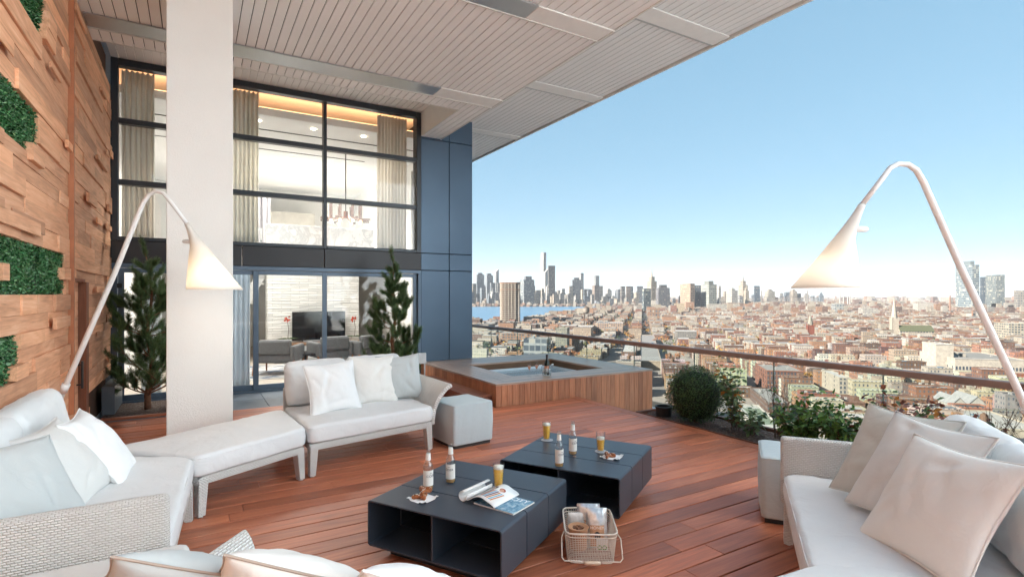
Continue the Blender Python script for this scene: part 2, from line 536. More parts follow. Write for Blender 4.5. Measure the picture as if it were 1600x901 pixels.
# ------------------------------------------------------------------ timber wall with green panels
GREEN = [(4.0, 5.85, 3.72, 4.42), (3.9, 5.60, 2.72, 3.09), (3.9, 5.575, 1.65, 2.04), (5.665, 6.62, 1.65, 2.04), (3.9, 5.07, 1.05, 1.37)]
def timber_wall():
    t = thing('timber_wall', 'reclaimed timber wall of uneven warm planks at the left of the terrace', 'wall', (WX, 5.0, 0))
    back = MB(); back.box(WX - 0.155, WX - 0.06, -4.0, 10.02, 0.0, ZL + 0.46)
    back.build('backing', plain('wall_back', (0.10, 0.05, 0.03), 0.9), t)
    r = random.Random(5)
    b = MB()
    lev = [0.0, 0.16, 0.32, 0.48, 0.62, 0.76, 0.905, 1.05, 1.16, 1.26, 1.37, 1.50, 1.65, 1.78, 1.91, 2.04, 2.20, 2.36, 2.50, 2.62, 2.72, 2.85, 2.97, 3.09,
           3.24, 3.40, 3.54, 3.72, 3.86, 4.0, 4.1, 4.25, 4.42, 4.56, 4.68, 4.77]
    holes = GREEN + [(5.575, 5.665, 1.42, 2.04), (6.86, 6.92, 0.0, 4.77), (6.92, 7.78, 0.0, 1.79)]
    for z0, z1 in zip(lev, lev[1:]):
        y = -4.0
        while y < 10.0:
            L = r.choice((0.5, 0.8, 1.1, 1.5, 1.9, 2.4)) * r.uniform(0.8, 1.2)
            y0, y1 = y, min(y + L, 10.0)
            if 10.0 - y1 < 0.25: y1 = 10.0
            spans = [(y0, y1)]
            for (h0, h1, hz0, hz1) in holes:
                if z0 >= hz0 - 0.01 and z1 <= hz1 + 0.01:
                    ns = []
                    for a, c in spans:
                        if h1 <= a or h0 >= c: ns.append((a, c)); continue
                        if a < h0: ns.append((a, h0))
                        if c > h1: ns.append((h1, c))
                    spans = ns
            for a, c in spans:
                if c - a < 0.03 or (c > 8.3 and z1 < 0.49): continue
                d = r.choice((0.0, 0.0, 0.004, 0.008, 0.014, 0.022))
                tone = min(1, max(0, r.gauss(0.52, 0.2)))
                b.col = (tone, r.random(), 0)
                b.box(WX - 0.058, WX + d, a + 0.0015, c - 0.0015, z0 + 0.001, z1 - 0.001)
            y = y1
    # proud pieces nailed across the joints
    for _ in range(46):
        z = r.uniform(0.55, 4.6); y = r.uniform(3.6, 9.7); L = r.choice((0.22, 0.4, 0.6, 0.9, 1.2)); hh = r.choice((0.05, 0.07, 0.10))
        if any(y < h1 + 0.03 and y + L > h0 - 0.03 and z < hz1 + 0.02 and z + hh > hz0 - 0.02 for h0, h1, hz0, hz1 in holes): continue
        if y + L > 10.0: continue
        b.col = (min(1, max(0, r.gauss(0.58, 0.2))), r.random(), 0)
        b.box(WX + 0.031, WX + r.choice((0.042, 0.05, 0.06)), y, y + L, z, z + hh)
    # little steps at the panels' corners
    for y, L, z, hh in ((5.80, 0.30, 3.86, 0.14), (5.70, 0.36, 3.73, 0.12), (6.42, 0.3, 1.79, 0.11), (4.55, 0.14, 1.74, 0.11), (5.3, 0.36, 2.66, 0.13), (4.86, 0.3, 1.06, 0.10)):
        b.col = (r.uniform(0.4, 0.8), r.random(), 0)
        b.box(WX - 0.05, WX + 0.045, y, y + L, z, z + hh)
    b.build('planks', MATS['cedar'], t, bevel=0.002, seg=1)
    s = MB(); s.box(WX - 0.05, WX + 0.045, 6.865, 6.915, 0.45, 4.765)
    s.build('copper_strip', plain('copper_strip', (0.42, 0.16, 0.075), 0.55, 0.15), t, bevel=0.003, seg=1)
    s = MB(); s.box(WX - 0.055, WX - 0.02, 5.58, 5.66, 1.42, 2.04)
    s.build('slot', plain('slot_black', (0.02, 0.02, 0.02), 0.6), t)
    # plank door, set back, with a pull handle
    d = MB()
    z = 0.0
    while z < 1.78:
        hh = r.uniform(0.11, 0.17)
        d.col = (r.uniform(0.4, 0.75), r.random(), 0)
        d.box(WX - 0.055, WX - 0.03, 6.93, 7.60, z, min(z + hh, 1.785) - 0.003)
        z += hh
    dr = d.build('door', MATS['cedar'], t)
    h = MB(); h.tube([(WX + 0.02, 7.50, 0.62), (WX + 0.02, 7.50, 0.92)], 0.012); h.tube([(WX - 0.03, 7.50, 0.66), (WX + 0.02, 7.50, 0.66)], 0.009)
    h.tube([(WX - 0.03, 7.50, 0.88), (WX + 0.02, 7.50, 0.88)], 0.009)
    h.build('handle', plain('black_metal', (0.02, 0.02, 0.02), 0.4), dr)
    j = MB(); j.col = (0.35, 0.3, 0)
    j.box(WX - 0.055, WX + 0.04, 7.62, 7.79, 0.0, 1.79); j.box(WX - 0.055, WX + 0.03, 6.922, 7.618, 1.787, 1.82)
    j.build('door_jamb', M('jamb_wood', wood_fn((0.26, 0.095, 0.05), (0.34, 0.14, 0.075), 2, 0.6)), t)
    # living panels: leaf-sized faces over a dark backing
    def leafm(t_):
        a = t_.new('Attribute', attribute_name='Col')
        sep = t_.new('SeparateColor'); t_.link(a.outputs['Color'], sep.inputs[0])
        t_.base(t_.ramp(sep.outputs[0], [(0.0, (0.012, 0.055, 0.018)), (0.6, (0.045, 0.16, 0.05)), (1.0, (0.18, 0.32, 0.14))]))
        t_.set(Roughness=0.38)
    lm = M('panel_leaf', leafm)
    names = ['green leaf panel highest on the timber wall, cut by the top of the photo', 'second green leaf panel from the top of the timber wall',
             'wide green leaf panel left of the black slot', 'small square green leaf panel right of the black slot', 'lowest green leaf panel on the timber wall, above the sofa']
    for k, (y0, y1, z0, z1) in enumerate(GREEN):
        g = MB()
        y0v = max(y0, 4.45)
        n = int((y1 - y0v) * (z1 - z0) * 9500)
        for _ in range(n):
            y, z = r.uniform(y0v, y1 - 0.006), r.uniform(z0 + 0.008, z1 - 0.008)
            p = Vector((WX - 0.035 + r.uniform(0, 0.03), y, z))
            d_ = Vector((r.uniform(0.1, .8), r.uniform(-.6, .6), r.uniform(-0.6, .6)))
            g.col = (min(1, max(0, r.gauss(0.42, 0.24))), 0, 0)
            g.leaf(p, d_, Vector((1, r.uniform(-.8, .8), r.uniform(-.2, .9))), r.uniform(0.018, 0.032), r.uniform(0.010, 0.017))
        pb = MB(); pb.box(WX - 0.058, WX - 0.045, y0, y1, z0, z1)
        o = pb.build('green_panel', plain('panel_dark', (0.012, 0.03, 0.014), 0.9), t)
        o['label'] = names[k]
        g.build('leaves', lm, o)
timber_wall()

# ------------------------------------------------------------------ white column
def col_mat(t):
    v = t.coord('Object')
    t.base(t.ramp(t.noise(v, 1.5, 5), [(0.3, (0.80, 0.78, 0.75)), (0.7, (0.85, 0.83, 0.80))]))
    t.set(Roughness=0.85)
    t.bump(t.noise(v, 95, 5, 0.65), 0.55, 0.006)
c = MB(); c.box(-0.236, 0.349, 6.30, 6.90, -0.002, ZL - 0.004)
tag(c.build('column', M('column_render', col_mat), bevel=0.008), 'thick square white rendered column holding up the soffit', 'column')

# ------------------------------------------------------------------ facade: window wall, sliding doors, dark panels
def anth(t):
    v = t.coord('Object')
    t.base(t.ramp(t.noise(v, 1.2, 3), [(0.3, (0.030, 0.036, 0.044)), (0.7, (0.042, 0.050, 0.060))]))
    t.set(Roughness=0.34, Metallic=0.25)
frame_m = M('anthracite_frame', anth)
def panelm(t):
    v = t.coord('Object')
    t.base(t.ramp(t.noise(v, 0.9, 3), [(0.3, (0.072, 0.108, 0.155)), (0.7, (0.086, 0.128, 0.180))]))
    t.set(Roughness=0.36, Metallic=0.55)
panel_m = M('blue_grey_panel', panelm)
glass = glass_mat('window_glass', (0.93, 0.96, 0.95), 1.0)
def facade():
    t = thing('window_wall', 'tall dark framed window wall of the penthouse behind the column', 'window wall', (1.4, FY, 0))
    xs = [-1.03, 0.28, 2.03, 3.80]
    zs = [2.49, 3.36, 4.29, 5.17]
    f = MB()
    for x in (xs[1], xs[2]): f.box(x - 0.03, x + 0.03, FY - 0.07, FY + 0.07, 2.47, 5.12)
    f.box(-1.08, -0.99, FY - 0.08, FY + 0.08, 2.47, 5.225); f.box(3.76, 3.85, FY - 0.08, FY + 0.08, 2.47, 5.225)
    for a, c_ in ((-0.99, 0.25), (0.31, 2.0), (2.06, 3.76)):
        for z in (zs[1], zs[2]): f.box(a, c_, FY - 0.065, FY + 0.065, z - 0.04, z + 0.04)
        f.box(a, c_, FY - 0.075, FY + 0.075, 2.47, 2.53)
    f.box(-0.99, 3.76, FY - 0.08, FY + 0.08, 5.12, 5.225)
    f.build('frame', frame_m, t, bevel=0.006, seg=1)
    for a, c_ in ((-0.99, 0.25), (0.31, 2.0), (2.06, 3.76)):
        for za, zb in ((2.53, 3.32), (3.40, 4.25), (4.33, 5.12)):
            p = MB(); p.box(a, c_, FY - 0.004, FY + 0.004, za, zb, skip='blrtk')
            p.build('pane', glass, t)
    for a, c_ in ((-1.08, 0.69), (0.70, 2.01), (2.02, 3.85)):
        s = MB(); s.box(a, c_ - 0.004, FY - 0.085, FY + 0.10, 2.13, 2.466)
        s.build('spandrel_panel', plain('spandrel', (0.032, 0.031, 0.034), 0.4, 0.08, 1.5, metal=0.3), t, bevel=0.004, seg=1)
    # sliding doors below
    s = MB()
    s.box(-1.08, 3.85, FY - 0.07, FY + 0.07, 2.06, 2.128); s.box(-1.08, -1.0, FY - 0.07, FY + 0.07, 0.0, 2.06); s.box(3.79, 3.85, FY - 0.07, FY + 0.07, 0.0, 2.06)
    s.box(-1.0, 3.79, FY - 0.09, FY + 0.09, -0.003, 0.025)
    s.build('door_frame', M('blue_frame', panelm_dark), t, bevel=0.004, seg=1)
    doors = [(-0.99, 0.1, 0, 'hinged blue grey glass door beside the timber wall'), (0.1, 0.95, 0.05, None), (0.86, 2.06, 0, None), (2.0, 3.79, 0.05, None)]
    for a, c_, dy, lab in doors:
        st = 0.075
        d = MB()
        y0, y1 = FY - 0.035 + dy - 0.02, FY + 0.005 + dy - 0.02
        d.box(a, a + st, y0, y1, 0.028, 2.055); d.box(c_ - st, c_, y0, y1, 0.028, 2.055)
        d.box(a + st, c_ - st, y0, y1, 0.028, 0.12); d.box(a + st, c_ - st, y0, y1, 1.985, 2.055)
        o = d.build('sliding_door' if lab is None else 'hinged_door', MATS['blue_frame'], t, bevel=0.004, seg=1)
        if lab: o['label'] = lab
        p = MB(); p.box(a + st, c_ - st, (y0 + y1) / 2 - 0.003, (y0 + y1) / 2 + 0.003, 0.12, 1.985, skip='blrtk')
        p.build('pane', glass, o)
        if lab:
            hm = MB()
            for z in (0.5, 1.15, 1.45, 1.75): hm.box(a - 0.012, a + 0.05, y0 - 0.022, y0 - 0.001, z, z + 0.07)
            hm.build('hinge', frame_m, o)
    # cladding to the right
    for a, c_ in ((3.853, 4.455), (4.46, 4.97)):
        for za, zb in ((0.0, 2.126), (2.131, 2.466), (2.471, 4.735), (4.74, ZU)):
            p = MB(); p.box(a + 0.003, c_ - 0.003, FY - 0.06, FY + 0.03, za + 0.003, zb - 0.003)
            p.build('cladding_panel', panel_m, t, bevel=0.004, seg=1)
    k = MB(); k.box(3.86, 4.96, FY + 0.032, FY + 0.4, 0.0, ZU)
    k.build('panel_core', dark_gap, t)
    k = MB(); k.box(4.962, 4.975, FY - 0.06, FY + 6.0, ZS, ZU)
    k.build('return_panel', panel_m, t)
def panelm_dark(t):
    v = t.coord('Object')
    t.base(t.ramp(t.noise(v, 0.9, 3), [(0.3, (0.10, 0.145, 0.20)), (0.7, (0.13, 0.18, 0.245))]))
    t.set(Roughness=0.4, Metallic=0.3)
facade()

# ------------------------------------------------------------------ the room behind the glass
white_wall = plain('room_white', (0.80, 0.79, 0.77), 0.8, 0.02)
def room():
    fl = MB(); fl.box(-1.2, 4.95, FY + 0.10, 19.0, -0.2, -0.01)
    struct(fl.build('floor', plain('room_floor', (0.52, 0.46, 0.40), 0.4, 0.08, 2.0)))
    w = MB()
    w.box(-1.22, -1.08, FY + 0.10, 19.0, -0.01, 6.0)
    w.box(-1.08, 4.9, 18.8, 19.0, -0.01, 6.0)
    struct(w.build('wall', white_wall))
    w = MB()                                        # right-hand side wall with a big opening to the daylight
    w.box(4.80, 4.95, FY + 0.4, 10.9, -0.01, 6.0); w.box(4.80, 4.95, 13.2, 19.0, -0.01, 6.0); w.box(4.80, 4.95, 10.9, 13.2, 4.8, 6.0); w.box(4.80, 4.95, 10.9, 13.2, 2.1, 2.5)
    struct(w.build('side_wall', white_wall))
    c = MB()
    c.box(-1.08, 4.8, 11.05, 18.8, 5.0, 5.14)
    struct(c.build('ceiling', plain('room_ceiling', (0.82, 0.82, 0.82), 0.8, 0.01)))
    c = MB(); c.box(-1.08, 4.8, FY + 0.10, 18.8, 5.46, 5.6); c.box(-1.08, 4.8, 11.0, 11.04, 5.0, 5.14)
    struct(c.build('cove_ceiling', white_wall))
    g = MB(); g.box(-1.0, 4.7, 11.10, 11.14, 5.15, 5.18)
    go = g.build('cove_light', emit('cove_amber', (1.0, 0.50, 0.22), 1.2))
    tag(go, 'glowing amber cove light along the top of the window', 'cove light')
    la = bpy.data.lights.new('cove_glow', 'AREA'); la.shape = 'RECTANGLE'; la.size = 5.6; la.size_y = 0.06; la.energy = 4.5; la.color = (1.0, 0.50, 0.24)
    lo = bpy.data.objects.new('cove_glow', la); COL.objects.link(lo); lo.parent = go; lo.location = (1.85, 11.10, 5.20); lo.rotation_euler = (R(115), 0, 0)
    # ceiling slots and downlights
    for y, x0, x1 in ((11.95, -1.0, 4.7), (13.55, -1.0, 3.7)):
        s = MB(); s.box(x0, x1, y, y + 0.03, 4.988, 4.998)
        tag(s.build('ceiling_slot', dark_gap), 'thin black slot in the room ceiling, the %s one' % ('nearer' if y < 13 else 'farther'), 'slot')
    dl = [(1.07, 11.4), (2.08, 11.4), (3.09, 11.4), (2.1, 15.0), (2.1, 14.2), (3.1, 14.4), (3.2, 15.9), (0.2, 12.5), (1.0, 15.2)]
    for k, (x, y) in enumerate(dl):
        p = MB(); p.lathe([(0.001, 0), (0.045, 0), (0.045, 0.008)], 16, (x, y, 4.985))
        o = p.build('downlight', emit('downlight_glow', (1.0, 0.87, 0.68), 5.0))
        tag(o, 'small round lit downlight in the white room ceiling', 'downlight', 'downlights in the room ceiling')
        pl = bpy.data.lights.new('lamp_glow', 'SPOT'); pl.spot_size = R(140); pl.spot_blend = 0.6; pl.energy = 54; pl.color = (1.0, 0.94, 0.86); pl.shadow_soft_size = 0.12
        po = bpy.data.objects.new('lamp_glow', pl); COL.objects.link(po); po.parent = o; po.location = (x, y, 4.88)
    # chimney wall of split stone with marble above, the mezzanine behind it
    def stone(t):
        v = t.coord('Object', (1, 1, 1), (R(90), 0, 0))
        br = t.new('TexBrick'); t.link(v, br.inputs['Vector'])
        br.inputs['Scale'].default_value = 1.0; br.inputs['Brick Width'].default_value = 0.42; br.inputs['Row Height'].default_value = 0.062
        br.inputs['Mortar Size'].default_value = 0.004; br.inputs['Bias'].default_value = 0.0
        br.inputs['Color1'].default_value = (0.86, 0.85, 0.83, 1); br.inputs['Color2'].default_value = (0.70, 0.70, 0.69, 1); br.inputs['Mortar'].default_value = (0.5, 0.5, 0.5, 1)
        t.base(br.outputs['Color']); t.set(Roughness=0.8)
        t.bump(t.math('ADD', br.outputs['Fac'], t.noise(t.coord('Object', (3, 3, 26)), 1.0, 5)), 0.8, 0.03)
    s = MB(); s.box(1.56, 3.80, 14.5, 14.9, -0.01, 2.6)
    so = tag(s.build('chimney_wall', M('split_stone', stone)), 'white split stone feature wall behind the television', 'feature wall')
    def marble(t):
        v = t.coord('Object')
        n = t.noise(v, 1.6, 8, 0.65, 1.6)
        t.base(t.ramp(n, [(0.42, (0.80, 0.80, 0.80)), (0.5, (0.55, 0.56, 0.58)), (0.56, (0.82, 0.82, 0.81))])); t.set(Roughness=0.2)
    s = MB(); s.box(1.52, 4.2, 14.46, 14.62, 2.602, 3.40)
    tag(s.build('parapet', M('white_marble', marble), bevel=0.005), 'white veined marble parapet of the mezzanine seen through the upper window', 'parapet')
    s = MB(); s.box(-1.08, 4.8, 14.92, 18.8, 2.35, 2.6); s.box(-1.08, 1.5, 14.6, 14.9, 2.35, 2.6)
    tag(s.build('mezzanine', white_wall), 'white mezzanine floor behind the marble parapet', 'mezzanine')
    s = MB(); s.box(1.4, 3.3, 17.9, 18.6, 2.6, 4.2)
    tag(s.build('wardrobe', plain('wardrobe', (0.55, 0.52, 0.47), 0.6)), 'pale panelled cabinet at the back of the mezzanine', 'cabinet')
    s = MB(); s.box(0.7, 1.45, 14.6, 14.64, 2.95, 2.99); s.box(0.7, 1.45, 14.6, 14.64, 3.25, 3.29)
    for x in (0.7, 1.41): s.box(x, x + 0.04, 14.6, 14.64, 2.6, 3.249)
    tag(s.build('stair_rail', plain('rail_white', (0.7, 0.7, 0.7), 0.4)), 'small white railing left of the marble parapet', 'railing')
    # stairs, left of the chimney wall
    st = thing('staircase', 'open white staircase rising left of the stone wall', 'staircase', (1.2, 13.5, 0))
    b = MB()
    for k in range(9): b.box(0.42 + k * 0.13, 0.42 + k * 0.13 + 0.2, 14.9, 15.9, 0.22 + k * 0.24, 0.27 + k * 0.24)
    b.build('treads', white_wall, st)
    b = MB(); b.add([(0.3, 14.85, 0.1), (0.55, 14.85, 0.1), (1.65, 14.85, 2.3), (1.4, 14.85, 2.3), (0.3, 14.89, 0.1), (0.55, 14.89, 0.1), (1.65, 14.89, 2.3), (1.4, 14.89, 2.3)],
                    [(0, 1, 2, 3), (7, 6, 5, 4), (0, 4, 5, 1), (2, 6, 7, 3), (1, 5, 6, 2), (0, 3, 7, 4)])
    b.build('stringer', plain('string_grey', (0.55, 0.55, 0.55), 0.6), st)
    # curtains
    def curtain(name, label, x0, x1, y, z0, z1, col, folds, amp=0.045, grp='curtains behind the glass'):
        def cm(t):
            t.base(col); t.set(Roughness=0.9)
            tr = t.new('BsdfTranslucent'); tr.inputs['Color'].default_value = (*col, 1); mx = t.new('MixShader'); mx.inputs[0].default_value = 0.5
            t.link(t.b.outputs[0], mx.inputs[1]); t.link(tr.outputs[0], mx.inputs[2]); t.link(mx.outputs[0], t.n['Material Output'].inputs['Surface'])
        b = MB()
        b.grid(lambda u, v: (x0 + (x1 - x0) * u, y + amp * math.sin(u * folds * 2 * PI + 0.4 * math.sin(v * 5)) + 0.012 * math.sin(u * folds * 5.1), z0 + (z1 - z0) * v), folds * 8, 10)
        o = b.build(name, M(name + str(col), cm), smooth=True)
        sm = o.modifiers.new('solid', 'SOLIDIFY'); sm.thickness = 0.006
        tag(o, label, 'curtain', grp)
    curtain('curtain', 'tall beige pleated curtain just right of the column', 0.50, 0.98, FY + 0.35, 2.45, 5.2, (0.82, 0.80, 0.75), 7)
    curtain('curtain', 'tall beige pleated curtain beside the timber wall', -0.98, -0.55, FY + 0.35, 2.45, 5.2, (0.82, 0.79, 0.74), 6)
    curtain('curtain', 'wide beige pleated curtain at the right of the upper window', 3.12, 3.72, FY + 0.4, 2.45, 5.2, (0.84, 0.81, 0.76), 9)
    curtain('curtain', 'lower blue grey curtain just right of the column', 0.45, 0.84, FY + 0.3, 0.0, 2.1, (0.74, 0.80, 0.86), 5)
    curtain('curtain', 'lower pale curtain behind the left pine', -0.72, -0.45, FY + 0.3, 0.0, 2.1, (0.82, 0.84, 0.86), 3)
    curtain('curtain', 'lilac grey curtain at the back of the mezzanine', 0.7, 1.75, 15.6, 2.6, 4.3, (0.50, 0.48, 0.50), 8)
    # television, sideboard, orchids
    tv = thing('television', 'black flat television on the wooden sideboard', 'television', (2.8, 14.3, 0.45))
    b = MB(); b.box(2.10, 3.40, 14.30, 14.34, 0.50, 1.22); b.build('bezel', plain('tv_black', (0.008, 0.008, 0.009), 0.25), tv, bevel=0.004)
    b = MB(); b.box(2.12, 3.38, 14.294, 14.299, 0.52, 1.205, skip='k'); b.build('screen', plain('tv_screen', (0.006, 0.006, 0.008), 0.08), tv)
    b = MB(); b.box(2.35, 3.15, 14.2, 14.42, 0.455, 0.5); b.build('stand', plain('tv_grey', (0.25, 0.25, 0.26), 0.35), tv, bevel=0.004)
    sb = thing('sideboard', 'long low sideboard with a wood top under the television', 'sideboard', (2.7, 14.2, 0))
    b = MB(); b.box(1.62, 3.88, 13.98, 14.46, 0.40, 0.45); b.build('top', plain('walnut', (0.26, 0.14, 0.075), 0.45), sb, bevel=0.004)
    b = MB(); b.box(1.66, 3.84, 14.0, 14.45, 0.0, 0.398); b.build('body', plain('sb_grey', (0.30, 0.33, 0.35), 0.5), sb)
    for x0, x1, cc in ((1.68, 2.32, (0.62, 0.64, 0.66)), (2.35, 2.98, (0.55, 0.57, 0.58)), (3.01, 3.82, (0.16, 0.21, 0.26))):
        b = MB(); b.box(x0, x1, 13.978, 13.997, 0.05, 0.38); b.build('door', plain('sbd%.2f' % cc[0], cc, 0.3), sb, bevel=0.003)
    for k, (x, y) in enumerate(((1.98, 14.15), (3.60, 14.15))):
        o = thing('orchid', ['red orchid in a white pot left of the television', 'red orchid in a white pot right of the television'][k], 'plant', (x, y, 0.45), group='orchids on the sideboard')
        b = MB(); b.box(x - 0.07, x + 0.07, y - 0.07, y + 0.07, 0.451, 0.56); b.build('pot', white_wall, o, bevel=0.006)
        b = MB(); rr = random.Random(k)
        for q in range(9):
            a = q * 0.7
            b.leaf(Vector((x, y, 0.56)), Vector((math.cos(a), math.sin(a), 0.55)), Vector((0, 0, 1)), 0.24, 0.06, 0.5)
        b.build('leaves', plain('orchid_leaf', (0.04, 0.10, 0.03), 0.4), o)
        b = MB(); b.tube([(x, y, 0.56), (x + 0.02, y, 0.8), (x - 0.01, y, 1.0), (x - 0.05, y, 1.06)], 0.006); b.build('stem', plain('stem_brown', (0.10, 0.06, 0.03), 0.6), o)
        b = MB()
        for q in range(16):
            b.leaf(Vector((x - 0.04 + rr.uniform(-.05, .07), y, 1.0 + rr.uniform(-.05, .09))), Vector((rr.uniform(-1, 1), -1, rr.uniform(-1, 1))), Vector((0, -1, 0)), 0.06, 0.05)
        b.build('flower', plain('orchid_red', (0.55, 0.07, 0.03), 0.5), o)
    # armchairs with bent wooden legs
    def armchair(label, x, y, rz):
        a = thing('armchair', label, 'armchair', (x, y, 0), rz, 'grey armchairs by the window')
        fab = plain('chair_grey', (0.16, 0.165, 0.175), 0.9, 0.12, 30, bump=0.4, bscale=300)
        leg_m = plain('chair_leg', (0.30, 0.12, 0.05), 0.4)
        b = MB(); b.box(-0.36, 0.36, -0.36, 0.32, 0.24, 0.42); b.build('seat', fab, a, bevel=0.05, local=True, smooth=False)
        b = MB(); b.box(-0.32, 0.32, 0.2, 0.36, 0.42, 0.72); b.build('backrest', fab, a, bevel=0.05, local=True)
        for s in (-1, 1):
            b = MB(); b.box(s * 0.36 - 0.05, s * 0.36 + 0.05, -0.36, 0.36, 0.26, 0.60); b.build('armrest', fab, a, bevel=0.04, local=True)
            for yy, dy in ((-0.34, -0.06), (0.32, 0.08)):
                b = MB(); b.tube([(s * 0.40, yy + dy, 0.0), (s * 0.38, yy, 0.34)], [0.016, 0.026]); b.build('leg', leg_m, a, local=True)
    armchair('grey armchair with brown legs seen through the sliding door', 1.55, 12.25, R(155))
    armchair('grey armchair partly hidden behind the door mullion', 2.65, 12.6, R(190))
    armchair('grey armchair behind the right pine', 3.45, 12.6, R(200))
    rg = MB(); rg.box(0.9, 4.0, 11.5, 13.8, -0.009, 0.0)
    def rugm(t):
        v = t.coord('Object'); n = t.noise(v, 3.2, 3, 0.6, 1.0)
        t.base(t.ramp(n, [(0.42, (0.10, 0.15, 0.22)), (0.5, (0.42, 0.43, 0.45)), (0.62, (0.60, 0.58, 0.55))])); t.set(Roughness=0.95)
    tag(rg.build('rug', M('blue_rug', rugm)), 'blue and grey patterned rug under the armchairs', 'rug')
    ct = thing('coffee_table', 'dark round coffee table between the armchairs', 'table', (2.1, 12.4, 0))
    b = MB(); b.lathe([(0.001, 0.34), (0.34, 0.34), (0.34, 0.37), (0.001, 0.37)], 28, (2.1, 12.6, 0)); b.build('top', plain('ct_dark', (0.03, 0.03, 0.035), 0.25), ct)
    b = MB(); b.tube([(2.1, 12.6, 0), (2.1, 12.6, 0.34)], 0.05); b.build('leg', MATS['ct_dark'], ct)
    # chandelier: a copper ring of glass tubes
    ch = thing('chandelier', 'copper and glass tube chandelier hanging behind the upper window', 'chandelier', (3.1, 13.0, 4.99))
    cop = plain('copper', (0.55, 0.24, 0.14), 0.25, 0.05, metal=1.0)
    b = MB(); b.tube([(3.1, 13, 4.99), (3.1, 13, 3.5)], 0.012); b.build('rod', plain('rod_dark', (0.05, 0.04, 0.035), 0.4), ch)
    b = MB(); b.tube([(3.1, 13, 3.62), (3.1, 13, 3.46)], 0.05, 12); b.build('hub', cop, ch)
    for k in range(8):
        a = k * PI / 4 + 0.2
        p = Vector((3.1 + 0.36 * math.cos(a), 13 + 0.36 * math.sin(a), 3.42))
        b = MB(); b.tube([(3.1, 13, 3.5), p], 0.008, 6); b.build('arm', cop, ch)
        b = MB(); b.lathe([(0.034, -0.02), (0.036, 0.36)], 12, p); b.build('glass_tube', M('smoked_glass', lambda t: smoke(t)), ch)
        b = MB(); b.lathe([(0.001, -0.09), (0.026, -0.075), (0.03, -0.02), (0.001, -0.02)], 12, p); b.build('bulb', emit('bulb_glow', (1.0, 0.62, 0.36), 3.0), ch)
        b = MB(); b.tube([p + Vector((math.cos(a), math.sin(a), 0)) * 0.02, p + Vector((math.cos(a), math.sin(a), 0)) * 0.24], 0.03, 10)
        b.build('glass_tube', MATS['smoked_glass'], ch)
def smoke(t):
    t.base((0.22, 0.13, 0.10)); t.set(Roughness=0.08, Alpha=0.55)
room()

